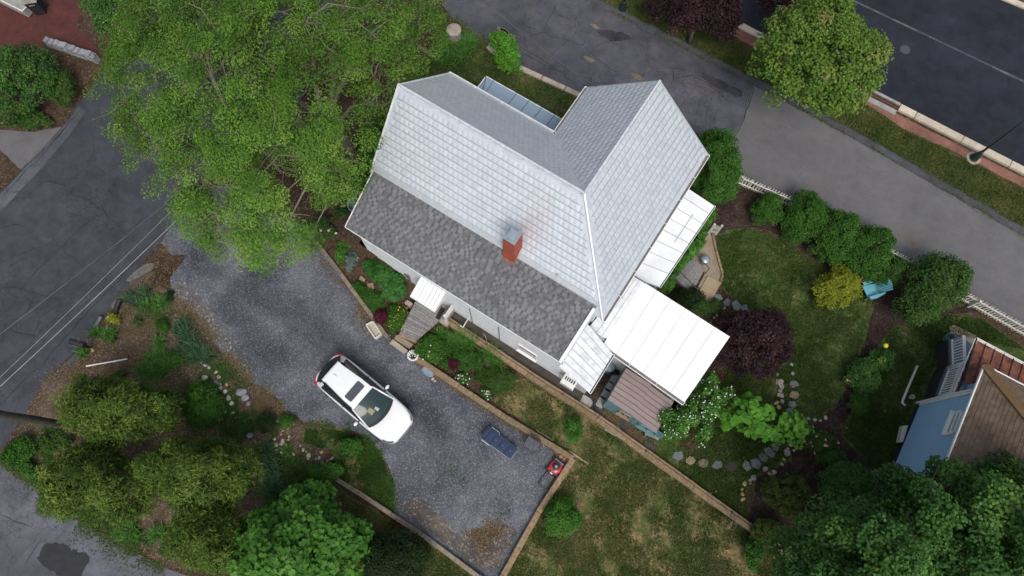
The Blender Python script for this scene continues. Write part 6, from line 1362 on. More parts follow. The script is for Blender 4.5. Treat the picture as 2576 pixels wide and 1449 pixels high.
B().lathe(px(2277, 125, 0.006), [(0.26, 0), (0.26, 0.006), (0.01, 0.006)], 24).build('manhole_cover', plain('mh', (0.06, 0.062, 0.07), 0.7, var=0.4, scale=20, bmp=0.5), label='grey round manhole cover in the main road', cat='manhole')

# ---------------------------------------------------------------- street side bits
m0, m1 = px(*K5(508, 1120), 1.12), px(*K5(612, 1148), 1.12)
mb = thing('mailbox', 'black mailbox on a leaning post at street edge', 'mailbox', px(*K5(660, 1172)))
dm = (m1 - m0); prof = [(-.12, -.10), (.12, -.10), (.12, .04), (.085, .10), (0, .125), (-.085, .10), (-.12, .04)]
sdm = Vector((-dm.y, dm.x, 0)).normalized(); b = B()
b.add([m0 + sdm * y + UP * z for y, z in prof] + [m1 + sdm * y + UP * z for y, z in prof], [tuple(range(6, -1, -1)), tuple(range(7, 14))] + [(i, (i + 1) % 7, (i + 1) % 7 + 7, i + 7) for i in range(7)])
b.build('box', MT['black'], mb)
B().beam(m0.lerp(m1, .6) + sdm * .09 + UP * .02, m0.lerp(m1, .6) + sdm * .09 + UP * .14, .02, .05, up=dm).build('flag', MT['red'], mb)
B().beam(px(*K5(660, 1172), -0.02), m1 - dm * .2 - UP * .08, .09, .09).build('post', MT['black_matte'], mb)
B().beam(m0.lerp(m1, .1) - UP * .1, m1 - UP * .1, .1, .025).build('shelf', MT['black_matte'], mb)
B().tube([px(*K5(625, 1300), 0.05), px(*K5(775, 1274), 0.055), px(*K5(922, 1248), 0.06)], 0.032, 8).build('plastic_pole', MT['white_paint'], label='white plastic pole lying on the mulch above the golden cedar', cat='pole')
def corrugated(name, label, cat, pts, r, mat='black', rib=0.035):
    pts = [Vector(p) for p in pts]; out, rs = [], []
    for i in range(len(pts) - 1):
        n = max(2, int((pts[i + 1] - pts[i]).length / rib))
        for k in range(n): out.append(pts[i].lerp(pts[i + 1], k / n)); rs.append(r * (1.0 if len(rs) % 2 else 0.86))
    return B().tube(out, rs, 10).build(name, MT[mat], label=label, cat=cat)
corrugated('culvert_pipe', 'dark corrugated culvert pipe end beside the broken kerb', 'pipe', [px(*K5(868, 818), .14), px(*K5(850, 860), .14), px(*K5(828, 930), .10)], 0.13)
corrugated('culvert_pipe', 'second culvert end sunk at the edge of the street shoulder', 'pipe', [px(*K5(735, 940), .08), px(*K5(690, 1020), .06)], 0.11, 'steel_dark')
plant('weed_pile', 'blackened pile of dead weeds at the gravel edge', 'debris', K5(1232, 780) + (12, 17), 0.1, 0.02, 0.2, 'l_holly', 22, 30, 0.1, (0.12, 0.015), limbs=0, part='stems')
# courtyard corner
cw = thing('stone_wall', 'low grey stone wall between red brick courtyard and shrubs', 'wall', px(*N3(1000, 760)))
P_ = [px(*N3(*p)) for p in ((740, 660), (930, 720), (1110, 780), (1290, 840), (1455, 900))]
for i in range(4):
    d = P_[i + 1] - P_[i]
    for lay in range(3):
        n = 3
        for k in range(n):
            j = Vector(rng.normal(size=3)) * 0.012
            B().beam(P_[i] + d * ((k + .04) / n) + j + UP * (0.1 + lay * .19), P_[i] + d * ((k + .96) / n) + j + UP * (0.1 + lay * .19), .30 + rng.uniform(-.03, .03), .175).build('stone', MT['rock_grey'], cw, bevel=0.02)
b0 = px(*N3(610, 165)); XB = frame_xf(b0, px(*N3(680, 165)) - px(*N3(540, 190)))
bn = thing('wheeled_bin', 'black wheeled bin with pale lid on the red brick courtyard', 'bin', b0)
b = B(XB); b.add([(-.25, -.24, .03), (.25, -.24, .03), (.25, .24, .03), (-.25, .24, .03), (-.33, -.30, .98), (.33, -.30, .98), (.33, .36, .98), (-.33, .36, .98)], [(3, 2, 1, 0), (4, 5, 6, 7), (0, 1, 5, 4), (1, 2, 6, 5), (2, 3, 7, 6), (3, 0, 4, 7)]); b.build('body', MT['black_matte'], bn, bevel=.02)
b = B(XB); b.box((0, .03, 1.01), (.70, .72, .05)); b.build('lid', MT['rock'], bn, bevel=.015)
for k, w2 in enumerate((.03, .05, .03, .04, .05)):
    b = B(XB); b.box((-.14 + k * .06, -.292, .80), (w2 * .7, .006, .035 + .02 * (k % 2))); b.build('lettering', MT['white_old'], bn)
for s_ in (-1, 1):
    b = B(XB); b.tube([Vector((s_ * .27, .26, .1)), Vector((s_ * .32, .26, .1))], .1, 10); b.build('wheel', MT['rubber'], bn)
tc = thing('covered_trailer', 'grey covered trailer corner with pale rim beside the bin', 'trailer', px(20, 20))
tq = [px(*N3(*p), .55) for p in ((-400, -200), (60, 30), (330, 165), (395, 90), (200, -300))]
B().prism(tq, .5).build('body', MT['concrete_grey'], tc, bevel=.03)
for i in (0, 1, 2, 3): B().beam(tq[i] + UP * .02, tq[i + 1] + UP * .02, .07, .05).build('rim', MT['white_old'], tc, bevel=.01)
b = B(); b.lathe(px(321, 33, 0.02), [(.02, 0), (.12, .03), (.16, .12), (.10, .22), (.03, .26)], 9, 1.3, .8, .6); b.build('plastic_bag', MT['white_paint'], smooth=True, label='crumpled white plastic bag in the bushes behind the courtyard', cat='bag')
# stone pier and edging
pc = px(*N6(488, 215), 1.05); pc.z = 0
pr = thing('stone_pier', 'round stone pier with shallow conical cap beside the alley', 'pier', pc)
for lay in range(5):
    for k in range(9):
        a0, a1 = 2 * math.pi * (k + .5 * (lay % 2) + .03) / 9, 2 * math.pi * (k + .5 * (lay % 2) + .97) / 9
        pts = [pc + Vector((r_ * math.cos(a), r_ * math.sin(a), .02 + lay * .19 + .18)) for r_, a in ((.20, a0), (.31, a0), (.315, (a0 + a1) / 2), (.31, a1), (.20, a1))]
        B().prism(pts, .17).build('stone', MT['rock'], pr)
B().lathe(pc + UP * .02, [(.22, 0), (.22, .95)], 16).build('core', MT['rock_grey'], pr)
B().lathe(pc + UP * .97, [(.36, 0), (.375, .03), (.36, .07), (.18, .13), (.01, .16)], 28).build('cap', MT['concrete'], pr, smooth=False)
ed = thing('timber_edging', 'short weathered timber edging below the round stone pier', 'edging', px(*N6(260, 520)))
for a, c in (((90, 410), (262, 520)), ((275, 515), (385, 370))):
    B().beam(px(*N6(*a), .07), px(*N6(*c), .07), .16, .15).build('timber', MT['timber_grey'], ed, bevel=.01)

# ---------------------------------------------------------------- picket fence
fl = [px(*p) for p in ((1852, 462), (1987, 522), (2140, 600), (2292, 684), (2437, 768), (2590, 855), (2760, 950))]
fence = thing('picket_fence', 'white picket fence between hedge and alley', 'fence', fl[0])
pk = bpy.data.meshes.new('picket'); pk.from_pydata([(-.038, -.01, 0), (.038, -.01, 0), (.038, .01, 0), (-.038, .01, 0), (-.038, -.01, .88), (.038, -.01, .88), (.038, .01, .88), (-.038, .01, .88), (0, -.01, .95), (0, .01, .95)], [],
    [(0, 1, 5, 8, 4), (3, 7, 9, 6, 2), (1, 2, 6, 5), (3, 0, 4, 7), (5, 6, 9, 8), (7, 4, 8, 9)]); pk.materials.append(MT['white_old']); pk.update()
for i in range(len(fl) - 1):
    d = fl[i + 1] - fl[i]; n = int(d.length / 0.135); nn = Vector((d.y, -d.x, 0)).normalized(); R = Matrix.Rotation(math.atan2(d.y, d.x), 3, 'Z')
    for z in (.22, .72): B().beam(fl[i] + nn * .03 + UP * z, fl[i + 1] + nn * .03 + UP * z, .035, .08).build('rail', MT['white_old'], fence)
    B().box(fl[i] + nn * .08 + UP * .46, (.09, .09, .92), math.atan2(d.y, d.x)).build('post', MT['white_old'], fence)
    for k in range(n):
        shared('picket', pk, fence, fl[i] + d * ((k + .5) / n) + UP * 0.02, R @ Matrix.Rotation(rng.normal(0, .02), 3, 'Y'))

# ---------------------------------------------------------------- shed, yard behind
shed = thing('garden_shed', 'teal wooden shed with dusty pink ribbed metal roof', 'shed', px(*S7(1050, 950)))
def s7(x, y, z): return px(*S7(x, y), z)
def ribbed(quad, n, nm):
    r = quad; rf = B().prism(r, .04).build(nm, MT['shed_roof'], shed)
    for i in range(n):
        a, c = i / n + .008, (i + 1) / n - .008
        B().prism([q + UP * .010 for q in (r[0].lerp(r[3], a), r[1].lerp(r[2], a), r[1].lerp(r[2], c), r[0].lerp(r[3], c))], .009).build('panel', MT['shed_roof'], rf)
        if i: B().beam(r[0].lerp(r[3], i / n) + UP * .014, r[1].lerp(r[2], i / n) + UP * .014, .03, .03).build('rib', MT['shed_rib'], rf)
ribbed([s7(1010, 375, 2.2), s7(1283, 556, 1.98), s7(1087, 905, 1.98), s7(810, 720, 2.2)], 7, 'upper_roof')
ribbed([s7(1275, 565, 1.93), s7(1525, 745, 1.72), s7(1335, 1086, 1.72), s7(1082, 905, 1.93)], 7, 'lower_roof')
f0, f1 = s7(745, 790, 0), s7(1360, 1150, 0); fd = (f1 - f0).normalized(); fi = Vector((-fd.y, fd.x, 0)); fi = fi if fi.dot(E2) > 0 else -fi
dep = 1.9; fl_ = (f1 - f0).length
b = B(); b.add([f0, f1, f1 + fi * dep, f0 + fi * dep, f0 + UP * 2.1, f1 + UP * 1.66, f1 + fi * dep + UP * 1.66, f0 + fi * dep + UP * 2.1], [(0, 1, 5, 4), (1, 2, 6, 5), (2, 3, 7, 6), (3, 0, 4, 7)]); b.build('wall', MT['teal'], shed)
nbd_ = 18
for k in range(nbd_):
    t = (k + .5) / nbd_; h_ = lerp(2.08, 1.66, t)
    B().box(f0.lerp(f1, t) - fi * .010 + UP * h_ / 2, (fl_ / nbd_ - .012, .02, h_), math.atan2(fd.y, fd.x)).build('board', MT['teal'], shed)
for t0, t1, z0_, z1_, mm in ((.24, .42, .95, 1.5, 'deck_brown'), (.60, .88, .75, 1.25, 'teal')):
    wf = B()
    for p, q in (((t0, z0_), (t1, z0_)), ((t0, z1_), (t1, z1_)), ((t0, z0_), (t0, z1_)), ((t1, z0_), (t1, z1_)), (((t0 + t1) / 2, z0_), ((t0 + t1) / 2, z1_))):
        wf.beam(f0.lerp(f1, p[0]) - fi * .045 + UP * p[1], f0.lerp(f1, q[0]) - fi * .045 + UP * q[1], .05, .06)
    w_ = wf.build('window', MT[mm], shed)
    B().add([f0.lerp(f1, t) - fi * .026 + UP * z for t, z in ((t0, z0_), (t1, z0_), (t1, z1_), (t0, z1_))], [(0, 1, 2, 3)]).build('pane', MT['glass_dark'], w_)
    B().beam(f0.lerp(f1, t0 - .02) - fi * .09 + UP * (z0_ - .05), f0.lerp(f1, t1 + .02) - fi * .09 + UP * (z0_ - .05), .14, .035).build('sill', MT[mm], w_)
bx_ = thing('plank_bench', 'low grey plank bench at the end of the teal shed', 'bench', s7(1340, 1130, 0))
for k in range(3): B().beam(s7(1215 + k * 12, 1085 - k * 22, .42), s7(1365 + k * 12, 1150 - k * 22, .42), .10, .03).build('plank', MT['deck'], bx_)
for x_, y_ in ((1230, 1085), (1365, 1125)): B().box(s7(x_, y_, .2), (.06, .3, .4), TH).build('leg', MT['teal'], bx_)
ac = thing('air_conditioner', 'white window air conditioner sticking out of the side wall', 'air conditioner', hp(-.35, BW, 1.3))
q_ = wall_px(*S7(405, 495), BW - .25); ac_a = ab(q_)[0]
B().box(hp(ac_a, BW - .22, 1.62), (.62, .44, .42), TH).build('case', MT['white_paint'], ac, bevel=.012)
for k in range(5): B().box(hp(ac_a - .2 + k * .1, BW - .17, 1.835), (.055, .16, .006), TH).build('vent', MT['black'], ac)
for k in range(6): B().box(hp(ac_a, BW - .445, 1.48 + k * .055), (.54, .012, .02), TH).build('louvre', MT['concrete_grey'], ac)
def can(nm, label, cat, c, r, h, mat, lid=None):
    t = thing(nm, label, cat, c)
    B().lathe(c, [(r * .85, 0), (r * .9, h * .3), (r, h), (r * .94, h), (r * .82, .05)], 18).build('body', MT[mat], t, smooth=False)
    if lid:
        B().lathe(c + UP * h, [(r * 1.06, -.03), (r * 1.06, .01), (r * .7, .05), (r * .1, .07)], 20).build('lid', MT[lid], t, smooth=True)
        B().tube([c + UP * (h + .05) + E1 * .05, c + UP * (h + .10), c + UP * (h + .05) - E1 * .05], .01, 5).build('handle', MT[lid], t)
    return t
can('garbage_can', 'galvanised garbage can with lid under the side roof', 'garbage can', px(*S7(808, 388), .0) - E2 * 0, .24, .66, 'galv_old', 'galv_old')
can('plant_pot', 'empty black plant pot beside the galvanised can', 'pot', px(*S7(872, 418), 0), .20, .35, 'black')
corrugated('drain_hose', 'black corrugated drain hose from downspout to the timber wall', 'hose', [s7(585, 622, .5), s7(628, 670, .30), s7(655, 740, .10), s7(680, 830, .07), s7(712, 905, .07), s7(760, 975, .07), s7(806, 1025, .07)], 0.062)
yd = tag(B().box(px(*S7(570, 755), 0.012), (.5, .5, .02), TH).build('yard_pavers', MT['concrete_dark']), kind='structure')
for x_, y_, w2, d2 in ((572, 752, .52, .52), (735, 745, .32, .5), (785, 660, .32, .5), (830, 580, .32, .46), (880, 500, .34, .46), (862, 1040, .55, .42), (970, 1110, .5, .42), (1090, 1200, .45, .42), (1245, 1260, .55, .6)):
    B().box(px(*S7(x_, y_), 0.035), (w2, d2, .06), TH + rng.normal(0, .04)).build('paver', MT['concrete_grey'] if x_ < 900 else MT['concrete_dark'], yd, bevel=.01)
# ---------------------------------------------------------------- side porch patio
def n4(x, y, z=0.0): return px(*N4(x, y), z)
B().prism([n4(*p, .05) for p in ((860, 380), (905, 420), (1040, 980), (1035, 1105), (870, 1400), (660, 1325), (640, 1270), (800, 960), (620, 740), (740, 520))], .06).build('patio', plain('patio_tan', (0.27, 0.215, 0.155), 0.9, var=0.25, scale=2.5, bmp=0.2), kind='structure')
B().prism([n4(*p, .10) for p in ((838, 1005), (1035, 1105), (870, 1400), (660, 1325))], .05).build('patio_step', plain('patio_step', (0.36, 0.275, 0.175), 0.9, var=0.2, scale=3, bmp=0.2), kind='structure')
pe = thing('patio_edging', 'narrow timber edging curving round the tan patio', 'edging', n4(980, 700))
for a, c in (((905, 400), (955, 640)), ((957, 650), (1048, 975)), ((1050, 985), (1022, 1095))):
    B().beam(n4(*a, .07), n4(*c, .07), .10, .16).build('timber', MT['timber'], pe)
st_ = thing('porch_steps', 'grey wooden porch steps with thin black handrails', 'steps', n4(600, 1000))
s0, s1, s2, s3 = n4(615, 740, .45), n4(790, 915, .14), n4(600, 1268, .14), n4(365, 1030, .45)
for k in range(6):
    a, c = k / 6 + .006, (k + 1) / 6 - .006; z = lerp(.46, .16, k / 5)
    q = [s0.lerp(s1, a), s0.lerp(s1, c), s3.lerp(s2, c), s3.lerp(s2, a)]
    for p in q: p.z = z
    B().prism(q, .05).build('tread', MT['deck'], st_); B().prism([Vector((p.x, p.y, z - .055)) for p in q], max(.02, z - .07)).build('riser', MT['deck'], st_)
for pts in (((648, 668, 1.35), (860, 893, .98), (803, 965, .15)), ((432, 942, 1.35), (685, 1190, .98), (632, 1268, .15))):
    B().tube([n4(*p) for p in pts], .02, 6).build('handrail', MT['black'], st_)
can('galvanised_tub', 'small galvanised tub with lid beside the porch steps', 'tub', n4(775, 800, .05), .20, .35, 'galv_old', 'galv')
gt = thing('garden_gate', 'small white slatted gate at the end of the porch vine', 'gate', n4(880, 390))
ga, gb_ = n4(845, 380), n4(950, 400)
for k in range(7): B().beam(ga.lerp(gb_, k / 6) + UP * .02, ga.lerp(gb_, k / 6) + UP * .95, .05, .025, up=gb_ - ga).build('slat', MT['white_old'], gt)
for z in (.25, .75): B().beam(ga + UP * z, gb_ + UP * z, .04, .07).build('rail', MT['white_old'], gt)
for p in (ga, gb_): B().box(p + UP * .55, (.09, .09, 1.1), TH).build('post', MT['white_old'], gt, bevel=.01)
eg = [N4(920, 385), N4(1100, 330), N4(1250, 305), N4(1440, 300), K8(60, 290), K8(130, 340), K8(260, 395), K8(400, 470), K8(560, 560), K8(700, 600)]
B().tube([px(*p, .02) for p in eg], .022, 6).build('lawn_edging', MT['black'], label='thin black plastic edging between lawn and hedge bed', cat='edging')

# ---------------------------------------------------------------- stones
def stone_mesh(name, seed, mat, flat=.55, n=7):
    r = np.random.default_rng(seed); me = bpy.data.meshes.new(name); bm = bmesh.new(); bmesh.ops.create_icosphere(bm, subdivisions=2, radius=.5)
    off = Vector(r.uniform(0, 50, 3)); cuts = [Vector(r.normal(size=3)).normalized() for _ in range(n)]
    for v in bm.verts:
        p = v.co.copy(); f = 1 + .25 * mnoise.noise(p * 2.2 + off)
        for c in cuts:
            h = p.dot(c)
            if h > .36: p -= c * (h - .36) * .85
        v.co = Vector((p.x * f, p.y * f, p.z * f * flat))
    bm.to_mesh(me); bm.free(); me.materials.append(mat); return me
SM = {k: [stone_mesh('stone', 10 * i + j, MT[k]) for j in range(4)] for i, k in enumerate(('rock', 'rock_grey', 'rock_gold'))}
def rockery(name, label, items):
    c = px(items[0][0], items[0][1]); t = thing(name, label, 'stones', c)
    for u, v, s_, k in items:
        p = px(u, v); sc = s_ * 0.0185
        shared('stone', SM[k][rng.integers(4)], t, p + UP * sc * .16, Matrix.Rotation(rng.uniform(0, 6.28), 3, 'Z') @ Matrix.Diagonal((sc * rng.uniform(.9, 1.3), sc * rng.uniform(.7, 1.0), sc)))
def s5(l): return [N5(x, y) + (s_ * .214, k) for x, y, s_, k in l]
rockery('rockery', 'line of grey and tan rocks edging the juniper bed', s5([(65, 60, 60, 'rock_grey'), (110, 90, 40, 'rock'), (190, 145, 50, 'rock'), (225, 200, 55, 'rock'), (60, 210, 70, 'rock'), (185, 265, 65, 'rock_grey'), (140, 305, 60, 'rock'), (235, 285, 45, 'rock'), (245, 330, 50, 'rock'), (315, 290, 38, 'rock_gold'), (300, 370, 60, 'rock'), (340, 450, 75, 'rock'), (375, 510, 62, 'rock'), (390, 625, 45, 'rock'), (300, 610, 60, 'rock_grey'), (365, 665, 48, 'rock'), (420, 690, 36, 'rock_gold'), (465, 730, 62, 'rock'), (490, 790, 80, 'rock'), (450, 780, 45, 'rock'), (590, 885, 85, 'rock_grey'), (575, 685, 40, 'rock'), (565, 735, 45, 'rock'), (490, 690, 24, 'rock'), (20, 30, 40, 'rock_grey')]))
rockery('rockery', 'three large grey rocks at the mulch edge of the drive', s5([(500, 375, 105, 'rock_grey'), (530, 445, 85, 'rock_grey'), (570, 510, 50, 'rock_grey')]))
rockery('rockery', 'scatter of small pale stones below the dark round shrub', s5([(975, 830, 32, 'rock_gold'), (1025, 812, 24, 'rock'), (880, 930, 42, 'rock'), (975, 955, 60, 'rock'), (900, 1000, 55, 'rock'), (955, 990, 45, 'rock'), (1045, 900, 26, 'rock'), (1040, 935, 30, 'rock'), (950, 875, 30, 'rock'), (900, 1060, 36, 'rock'), (960, 1085, 34, 'rock'), (1100, 1108, 34, 'rock'), (1040, 1108, 28, 'rock'), (1180, 1010, 40, 'rock'), (1215, 1055, 42, 'rock'), (1250, 1075, 28, 'rock'), (1280, 1120, 60, 'rock'), (1430, 1085, 45, 'rock_gold'), (1270, 1160, 30, 'rock'), (1400, 1150, 45, 'rock'), (1365, 1160, 30, 'rock'), (1500, 1185, 40, 'rock'), (1545, 1160, 45, 'rock'), (905, 1310, 24, 'rock'), (905, 718, 40, 'rock_grey'), (820, 1210, 24, 'rock'), (1440, 1210, 34, 'rock'), (1460, 1240, 30, 'rock')]))
def s2(l): return [N2(x, y) + (s_ * .243, k) for x, y, s_, k in l]
rockery('stone_border', 'pale stone border curving between stepping stones and rhododendron', s2([(610, 1390, 50, 'rock_gold'), (605, 1340, 34, 'rock_gold'), (630, 1280, 52, 'rock_gold'), (690, 1245, 36, 'rock'), (692, 1280, 24, 'rock'), (722, 1220, 58, 'rock'), (895, 1180, 50, 'rock'), (938, 1160, 58, 'rock'), (845, 1128, 55, 'rock'), (1018, 1080, 34, 'rock'), (1040, 1030, 40, 'rock_gold'), (1070, 960, 75, 'rock'), (1075, 920, 40, 'rock'), (1142, 935, 30, 'rock'), (1110, 880, 50, 'rock_gold'), (275, 1390, 46, 'rock'), (615, 1440, 46, 'rock_gold'), (340, 1360, 20, 'rock')]))
rockery('stone_border', 'rough stone edging running up from catalpa to the purple maple', s2([(995, 230, 75, 'rock'), (1010, 270, 70, 'rock'), (970, 225, 45, 'rock_gold'), (1000, 320, 60, 'rock'), (1015, 370, 60, 'rock'), (985, 360, 40, 'rock'), (960, 445, 50, 'rock_gold'), (1020, 430, 50, 'rock'), (985, 490, 55, 'rock_gold'), (1120, 50, 40, 'rock'), (1130, 140, 46, 'rock'), (970, 150, 40, 'rock')]))
rockery('stone_border', 'few pale stones at the mulch edge beyond the catalpa', s2([(1290, 605, 36, 'rock'), (1360, 620, 40, 'rock'), (1470, 600, 45, 'rock'), (1420, 628, 30, 'rock'), (1690, 705, 22, 'rock'), (1275, 650, 30, 'rock')]))
rockery('stone_border', 'small pale stones left of the purple maple', [K7(*p) + (s_, 'rock') for p, s_ in (((1545, 880), 9), ((1570, 930), 8), ((1620, 880), 9), ((1550, 950), 7), ((1525, 985), 8))])
rockery('kerb_pebbles', 'pale pebbles below the mailbox post', [K5(668, 1178) + (9, 'rock_gold'), K5(672, 1192) + (7, 'rock_gold')])
rockery('drive_stones', 'two tan stones beside the oval tub lid', [K6(1325, 1392) + (10, 'rock_gold'), K6(1340, 1408) + (7, 'rock')])
# stepping stones: pieces of the garden path
path = tag(B().poly([px(*N2(x, y), 0.009) for x, y in ((60, 1040), (70, 1042), (66, 1046))]).build('garden_path', MT['dark_mulch']), kind='structure')
def slabst(u, v, s_, mat, rot, asp=.8, z=.0, parent=path):
    p = px(u, v); k = 7 if mat == 'tan_stone' else 5; ph = rng.uniform(0, 6); pts = []
    for i in range(k):
        a = 2 * math.pi * i / k + rng.normal(0, .10) + (math.pi / 4 if k == 5 else 0)
        r_ = s_ * rng.uniform(.88, 1.12); q = Vector((r_ * math.cos(a), asp * r_ * math.sin(a), 0)); pts.append(p + Matrix.Rotation(rot, 3, 'Z') @ q + UP * (.045 + z))
    B().prism(pts, .05).build('stepping_stone', MT[mat], parent, bevel=.012)
for x, y, s_, m_, r_ in ((1140, 250, .27, 'flagstone', 0), (1148, 362, .27, 'tan_stone', 0.1), (1126, 460, .26, 'flagstone', .1), (1100, 530, .25, 'flagstone', -.3), (985, 855, .22, 'flagstone', -.6), (948, 908, .22, 'flagstone', -.8), (890, 955, .32, 'flagstone', -.7), (826, 1010, .28, 'flagstone', -.6), (748, 1070, .32, 'flagstone', -.8), (655, 1095, .28, 'flagstone', -1.3), (490, 1100, .34, 'concrete_dark', 0), (350, 1088, .31, 'flagstone', 0), (210, 1075, .29, 'tan_stone', 0), (72, 1042, .26, 'tan_stone', 0)):
    slabst(*N2(x, y), s_ * .84, m_, r_)
slabst(*Q3(1290, 578), .26, 'flagstone', .2)
for x, y, s_ in ((1582, 800, .22), (1642, 840, .23), (1710, 862, .26), (1768, 880, .2)): slabst(*K7(x, y), s_, 'flagstone', rng.uniform(0, 3))
for x, y, s_ in ((808, 745, .15), (903, 850, .16), (1050, 970, .15), (1325, 1150, .17)):
    q = px(*N8(x, y), .45); zq = bank_z(q); q = px(*N8(x, y), zq)
    B().prism([q + Matrix.Rotation(.5 + x, 3, 'Z') @ Vector((a * s_, c * s_, .05)) for a, c in ((-1, -.9), (.9, -1), (1, .9), (-.8, 1))], .06).build('stepping_stone', MT['tan_stone'], path, bevel=.01)

# ---------------------------------------------------------------- things on the drive
def l6(x, y, z=0.0): return px(*L6(x, y), z)
cl = thing('lounge_chair', 'navy cushioned lounge chair on the gravel', 'lounge chair', l6(470, 400))
hL, hR, fR, fL = l6(200, 300, .48), l6(325, 150, .48), l6(745, 468, .38), l6(632, 618, .38)
cuts_ = [(0, .10, .0, .0), (.10, .27, .0, .02), (.275, .50, -.02, -.02), (.505, .74, -.03, -.03), (.745, 1.0, -.03, -.03)]
for i, (a, c, z0_, z1_) in enumerate(cuts_):
    q = [hL.lerp(fL, a), hL.lerp(fL, c), hR.lerp(fR, c), hR.lerp(fR, a)]
    rows = []
    for s_ in np.linspace(0, 1, 6):
        rows.append([q[0].lerp(q[3], s_).lerp(q[1].lerp(q[2], s_), t) + UP * (.035 * (1 - abs(2 * t - 1) ** 4) * (1 - abs(2 * s_ - 1) ** 6) + (.07 if i == 0 else 0)) for t in np.linspace(0.01, .99, 6)])
    bq = B().grid(rows); bq.prism([p + UP * .002 for p in q], .05); bq.build('cushion', MT['navy'], cl, smooth=False)
    if i > 1: B().lathe(q[0].lerp(q[2], .5) + UP * .040, [(.018, 0), (.012, .01)], 8).build('button', MT['galv_old'], cl)
for p, q in ((hL, fL), (hR, fR), (hL, hR), (fL, fR)): B().tube([p - UP * .07, q - UP * .07], .018, 8).build('frame_rail', MT['galv_old'], cl, smooth=True)
for p in (hL.lerp(fL, .12), hR.lerp(fR, .12), hL.lerp(fL, .85), hR.lerp(fR, .85)): B().tube([p - UP * .06, Vector((p.x, p.y, .01))], .02, 8).build('leg', MT['galv'], cl)
B().tube([hR.lerp(fR, .08) + UP * .02, hR.lerp(fR, .08) + UP * .22 + (hR - hL).normalized() * .06, hR.lerp(fR, .33) + UP * .22 + (hR - hL).normalized() * .06, hR.lerp(fR, .36)], .016, 6).build('armrest', MT['galv'], cl)
B().tube([hL.lerp(fL, .08) + UP * .02, hL.lerp(fL, .08) + UP * .2 - (hR - hL).normalized() * .06, hL.lerp(fL, .33) + UP * .2 - (hR - hL).normalized() * .06, hL.lerp(fL, .36)], .016, 6).build('armrest', MT['galv'], cl)
# wrought chair
wc = thing('patio_chair', 'dark wrought iron lattice chair by the tan timber wall', 'chair', l6(950, 430))
k0, k1, k2, k3 = l6(905, 285, .44), l6(1055, 385, .44), l6(965, 500, .44), l6(840, 405, .44)
for p, q in ((k0, k1), (k1, k2), (k2, k3), (k3, k0)): B().tube([p, q], .016, 6).build('seat_rail', MT['steel_dark'], wc)
for i in range(1, 8):
    t = i / 8
    B().tube([k0.lerp(k1, t), k3.lerp(k2, t)], .011, 4).build('lattice_bar', MT['steel_dark'], wc); B().tube([k0.lerp(k3, t), k1.lerp(k2, t)], .011, 4).build('lattice_bar', MT['steel_dark'], wc)
bdir = ((k0 + k1) / 2 - (k2 + k3) / 2).normalized()
arch = [k0 + bdir * .02, k0 + bdir * .10 + UP * .34, (k0 + k1) / 2 + bdir * .17 + UP * .46, k1 + bdir * .10 + UP * .34, k1 + bdir * .02]
B().tube(arch, .016, 6).build('back_rail', MT['black'], wc)
for i in range(1, 9):
    t = i / 9; p = k0.lerp(k1, t); B().tube([p + bdir * .02, p + bdir * .12 + UP * (.32 + .1 * math.sin(math.pi * t))], .010, 4).build('back_bar', MT['black'], wc)
for i in range(1, 4): B().tube([k0 + bdir * (.02 + .03 * i) + UP * .1 * i, k1 + bdir * (.02 + .03 * i) + UP * .1 * i], .010, 4).build('back_bar', MT['black'], wc)
for p in (k0, k1, k2, k3): B().tube([p, Vector((p.x, p.y, .012)) + (p - (k0 + k2) / 2) * .12 * Vector((1, 1, 0)).length], .015, 6).build('leg', MT['black'], wc)
for p, q in ((k0, k3), (k1, k2)): B().tube([p + bdir * .06 + UP * .22, q + UP * .2, q], .013, 6).build('armrest', MT['steel_dark'], wc)
# mower
mo = l6(1285, 735); MX = frame_xf((mo.x, mo.y, .012), l6(1375, 610) - l6(1190, 860))
mw = thing('lawn_mower', 'red push lawn mower with black handle by the timber corner', 'lawn mower', (mo.x, mo.y, .012))
b = B(MX); prof = []
b.lathe((0, 0, .0), [(.30, .09), (.31, .14), (.29, .20), (.22, .235), (.15, .25), (.02, .25)], 22, 1.0, .92); b.box((-.05, 0, .15), (.5, .46, .12)); b.build('deck', MT['red'], mw, smooth=False, bevel=.01)
b = B(MX); b.box((.27, 0, .18), (.10, .46, .10)); b.build('front_guard', MT['steel_dark'], mw, bevel=.02)
b = B(MX); b.lathe((0.03, 0, .25), [(.15, 0), (.16, .06), (.14, .13), (.07, .15), (.02, .15)], 16); b.box((.14, 0, .31), (.14, .2, .12)); b.build('engine', MT['black'], mw, bevel=.01)
b = B(MX); b.lathe((0.03, 0, .40), [(.05, 0), (.05, .015), (.01, .02)], 14); b.build('starter_cap', MT['galv_old'], mw)
b = B(MX); b.box((-.30, 0, .17), (.12, .36, .1)); rf_ = b.build('rear_flap', MT['black'], mw, bevel=.01)
b = B(MX); b.box((-.31, 0, .225), (.05, .12, .006)); b.build('badge', MT['paper'], rf_)
for x_, s_ in ((.27, 1), (.27, -1), (-.25, 1), (-.25, -1)):
    b = B(MX); b.tube([(x_, s_ * .25, .1), (x_, s_ * .30, .1)], .1, 14); b.build('wheel', MT['rubber'], mw)
b = B(MX); b.tube([(-.28, .20, .2), (-.62, .215, .55), (-.98, .22, .88), (-1.0, .18, .90), (-1.0, -.18, .90), (-.98, -.22, .88), (-.62, -.215, .55), (-.28, -.20, .2)], .019, 8); b.build('handle', MT['black'], mw, smooth=True)
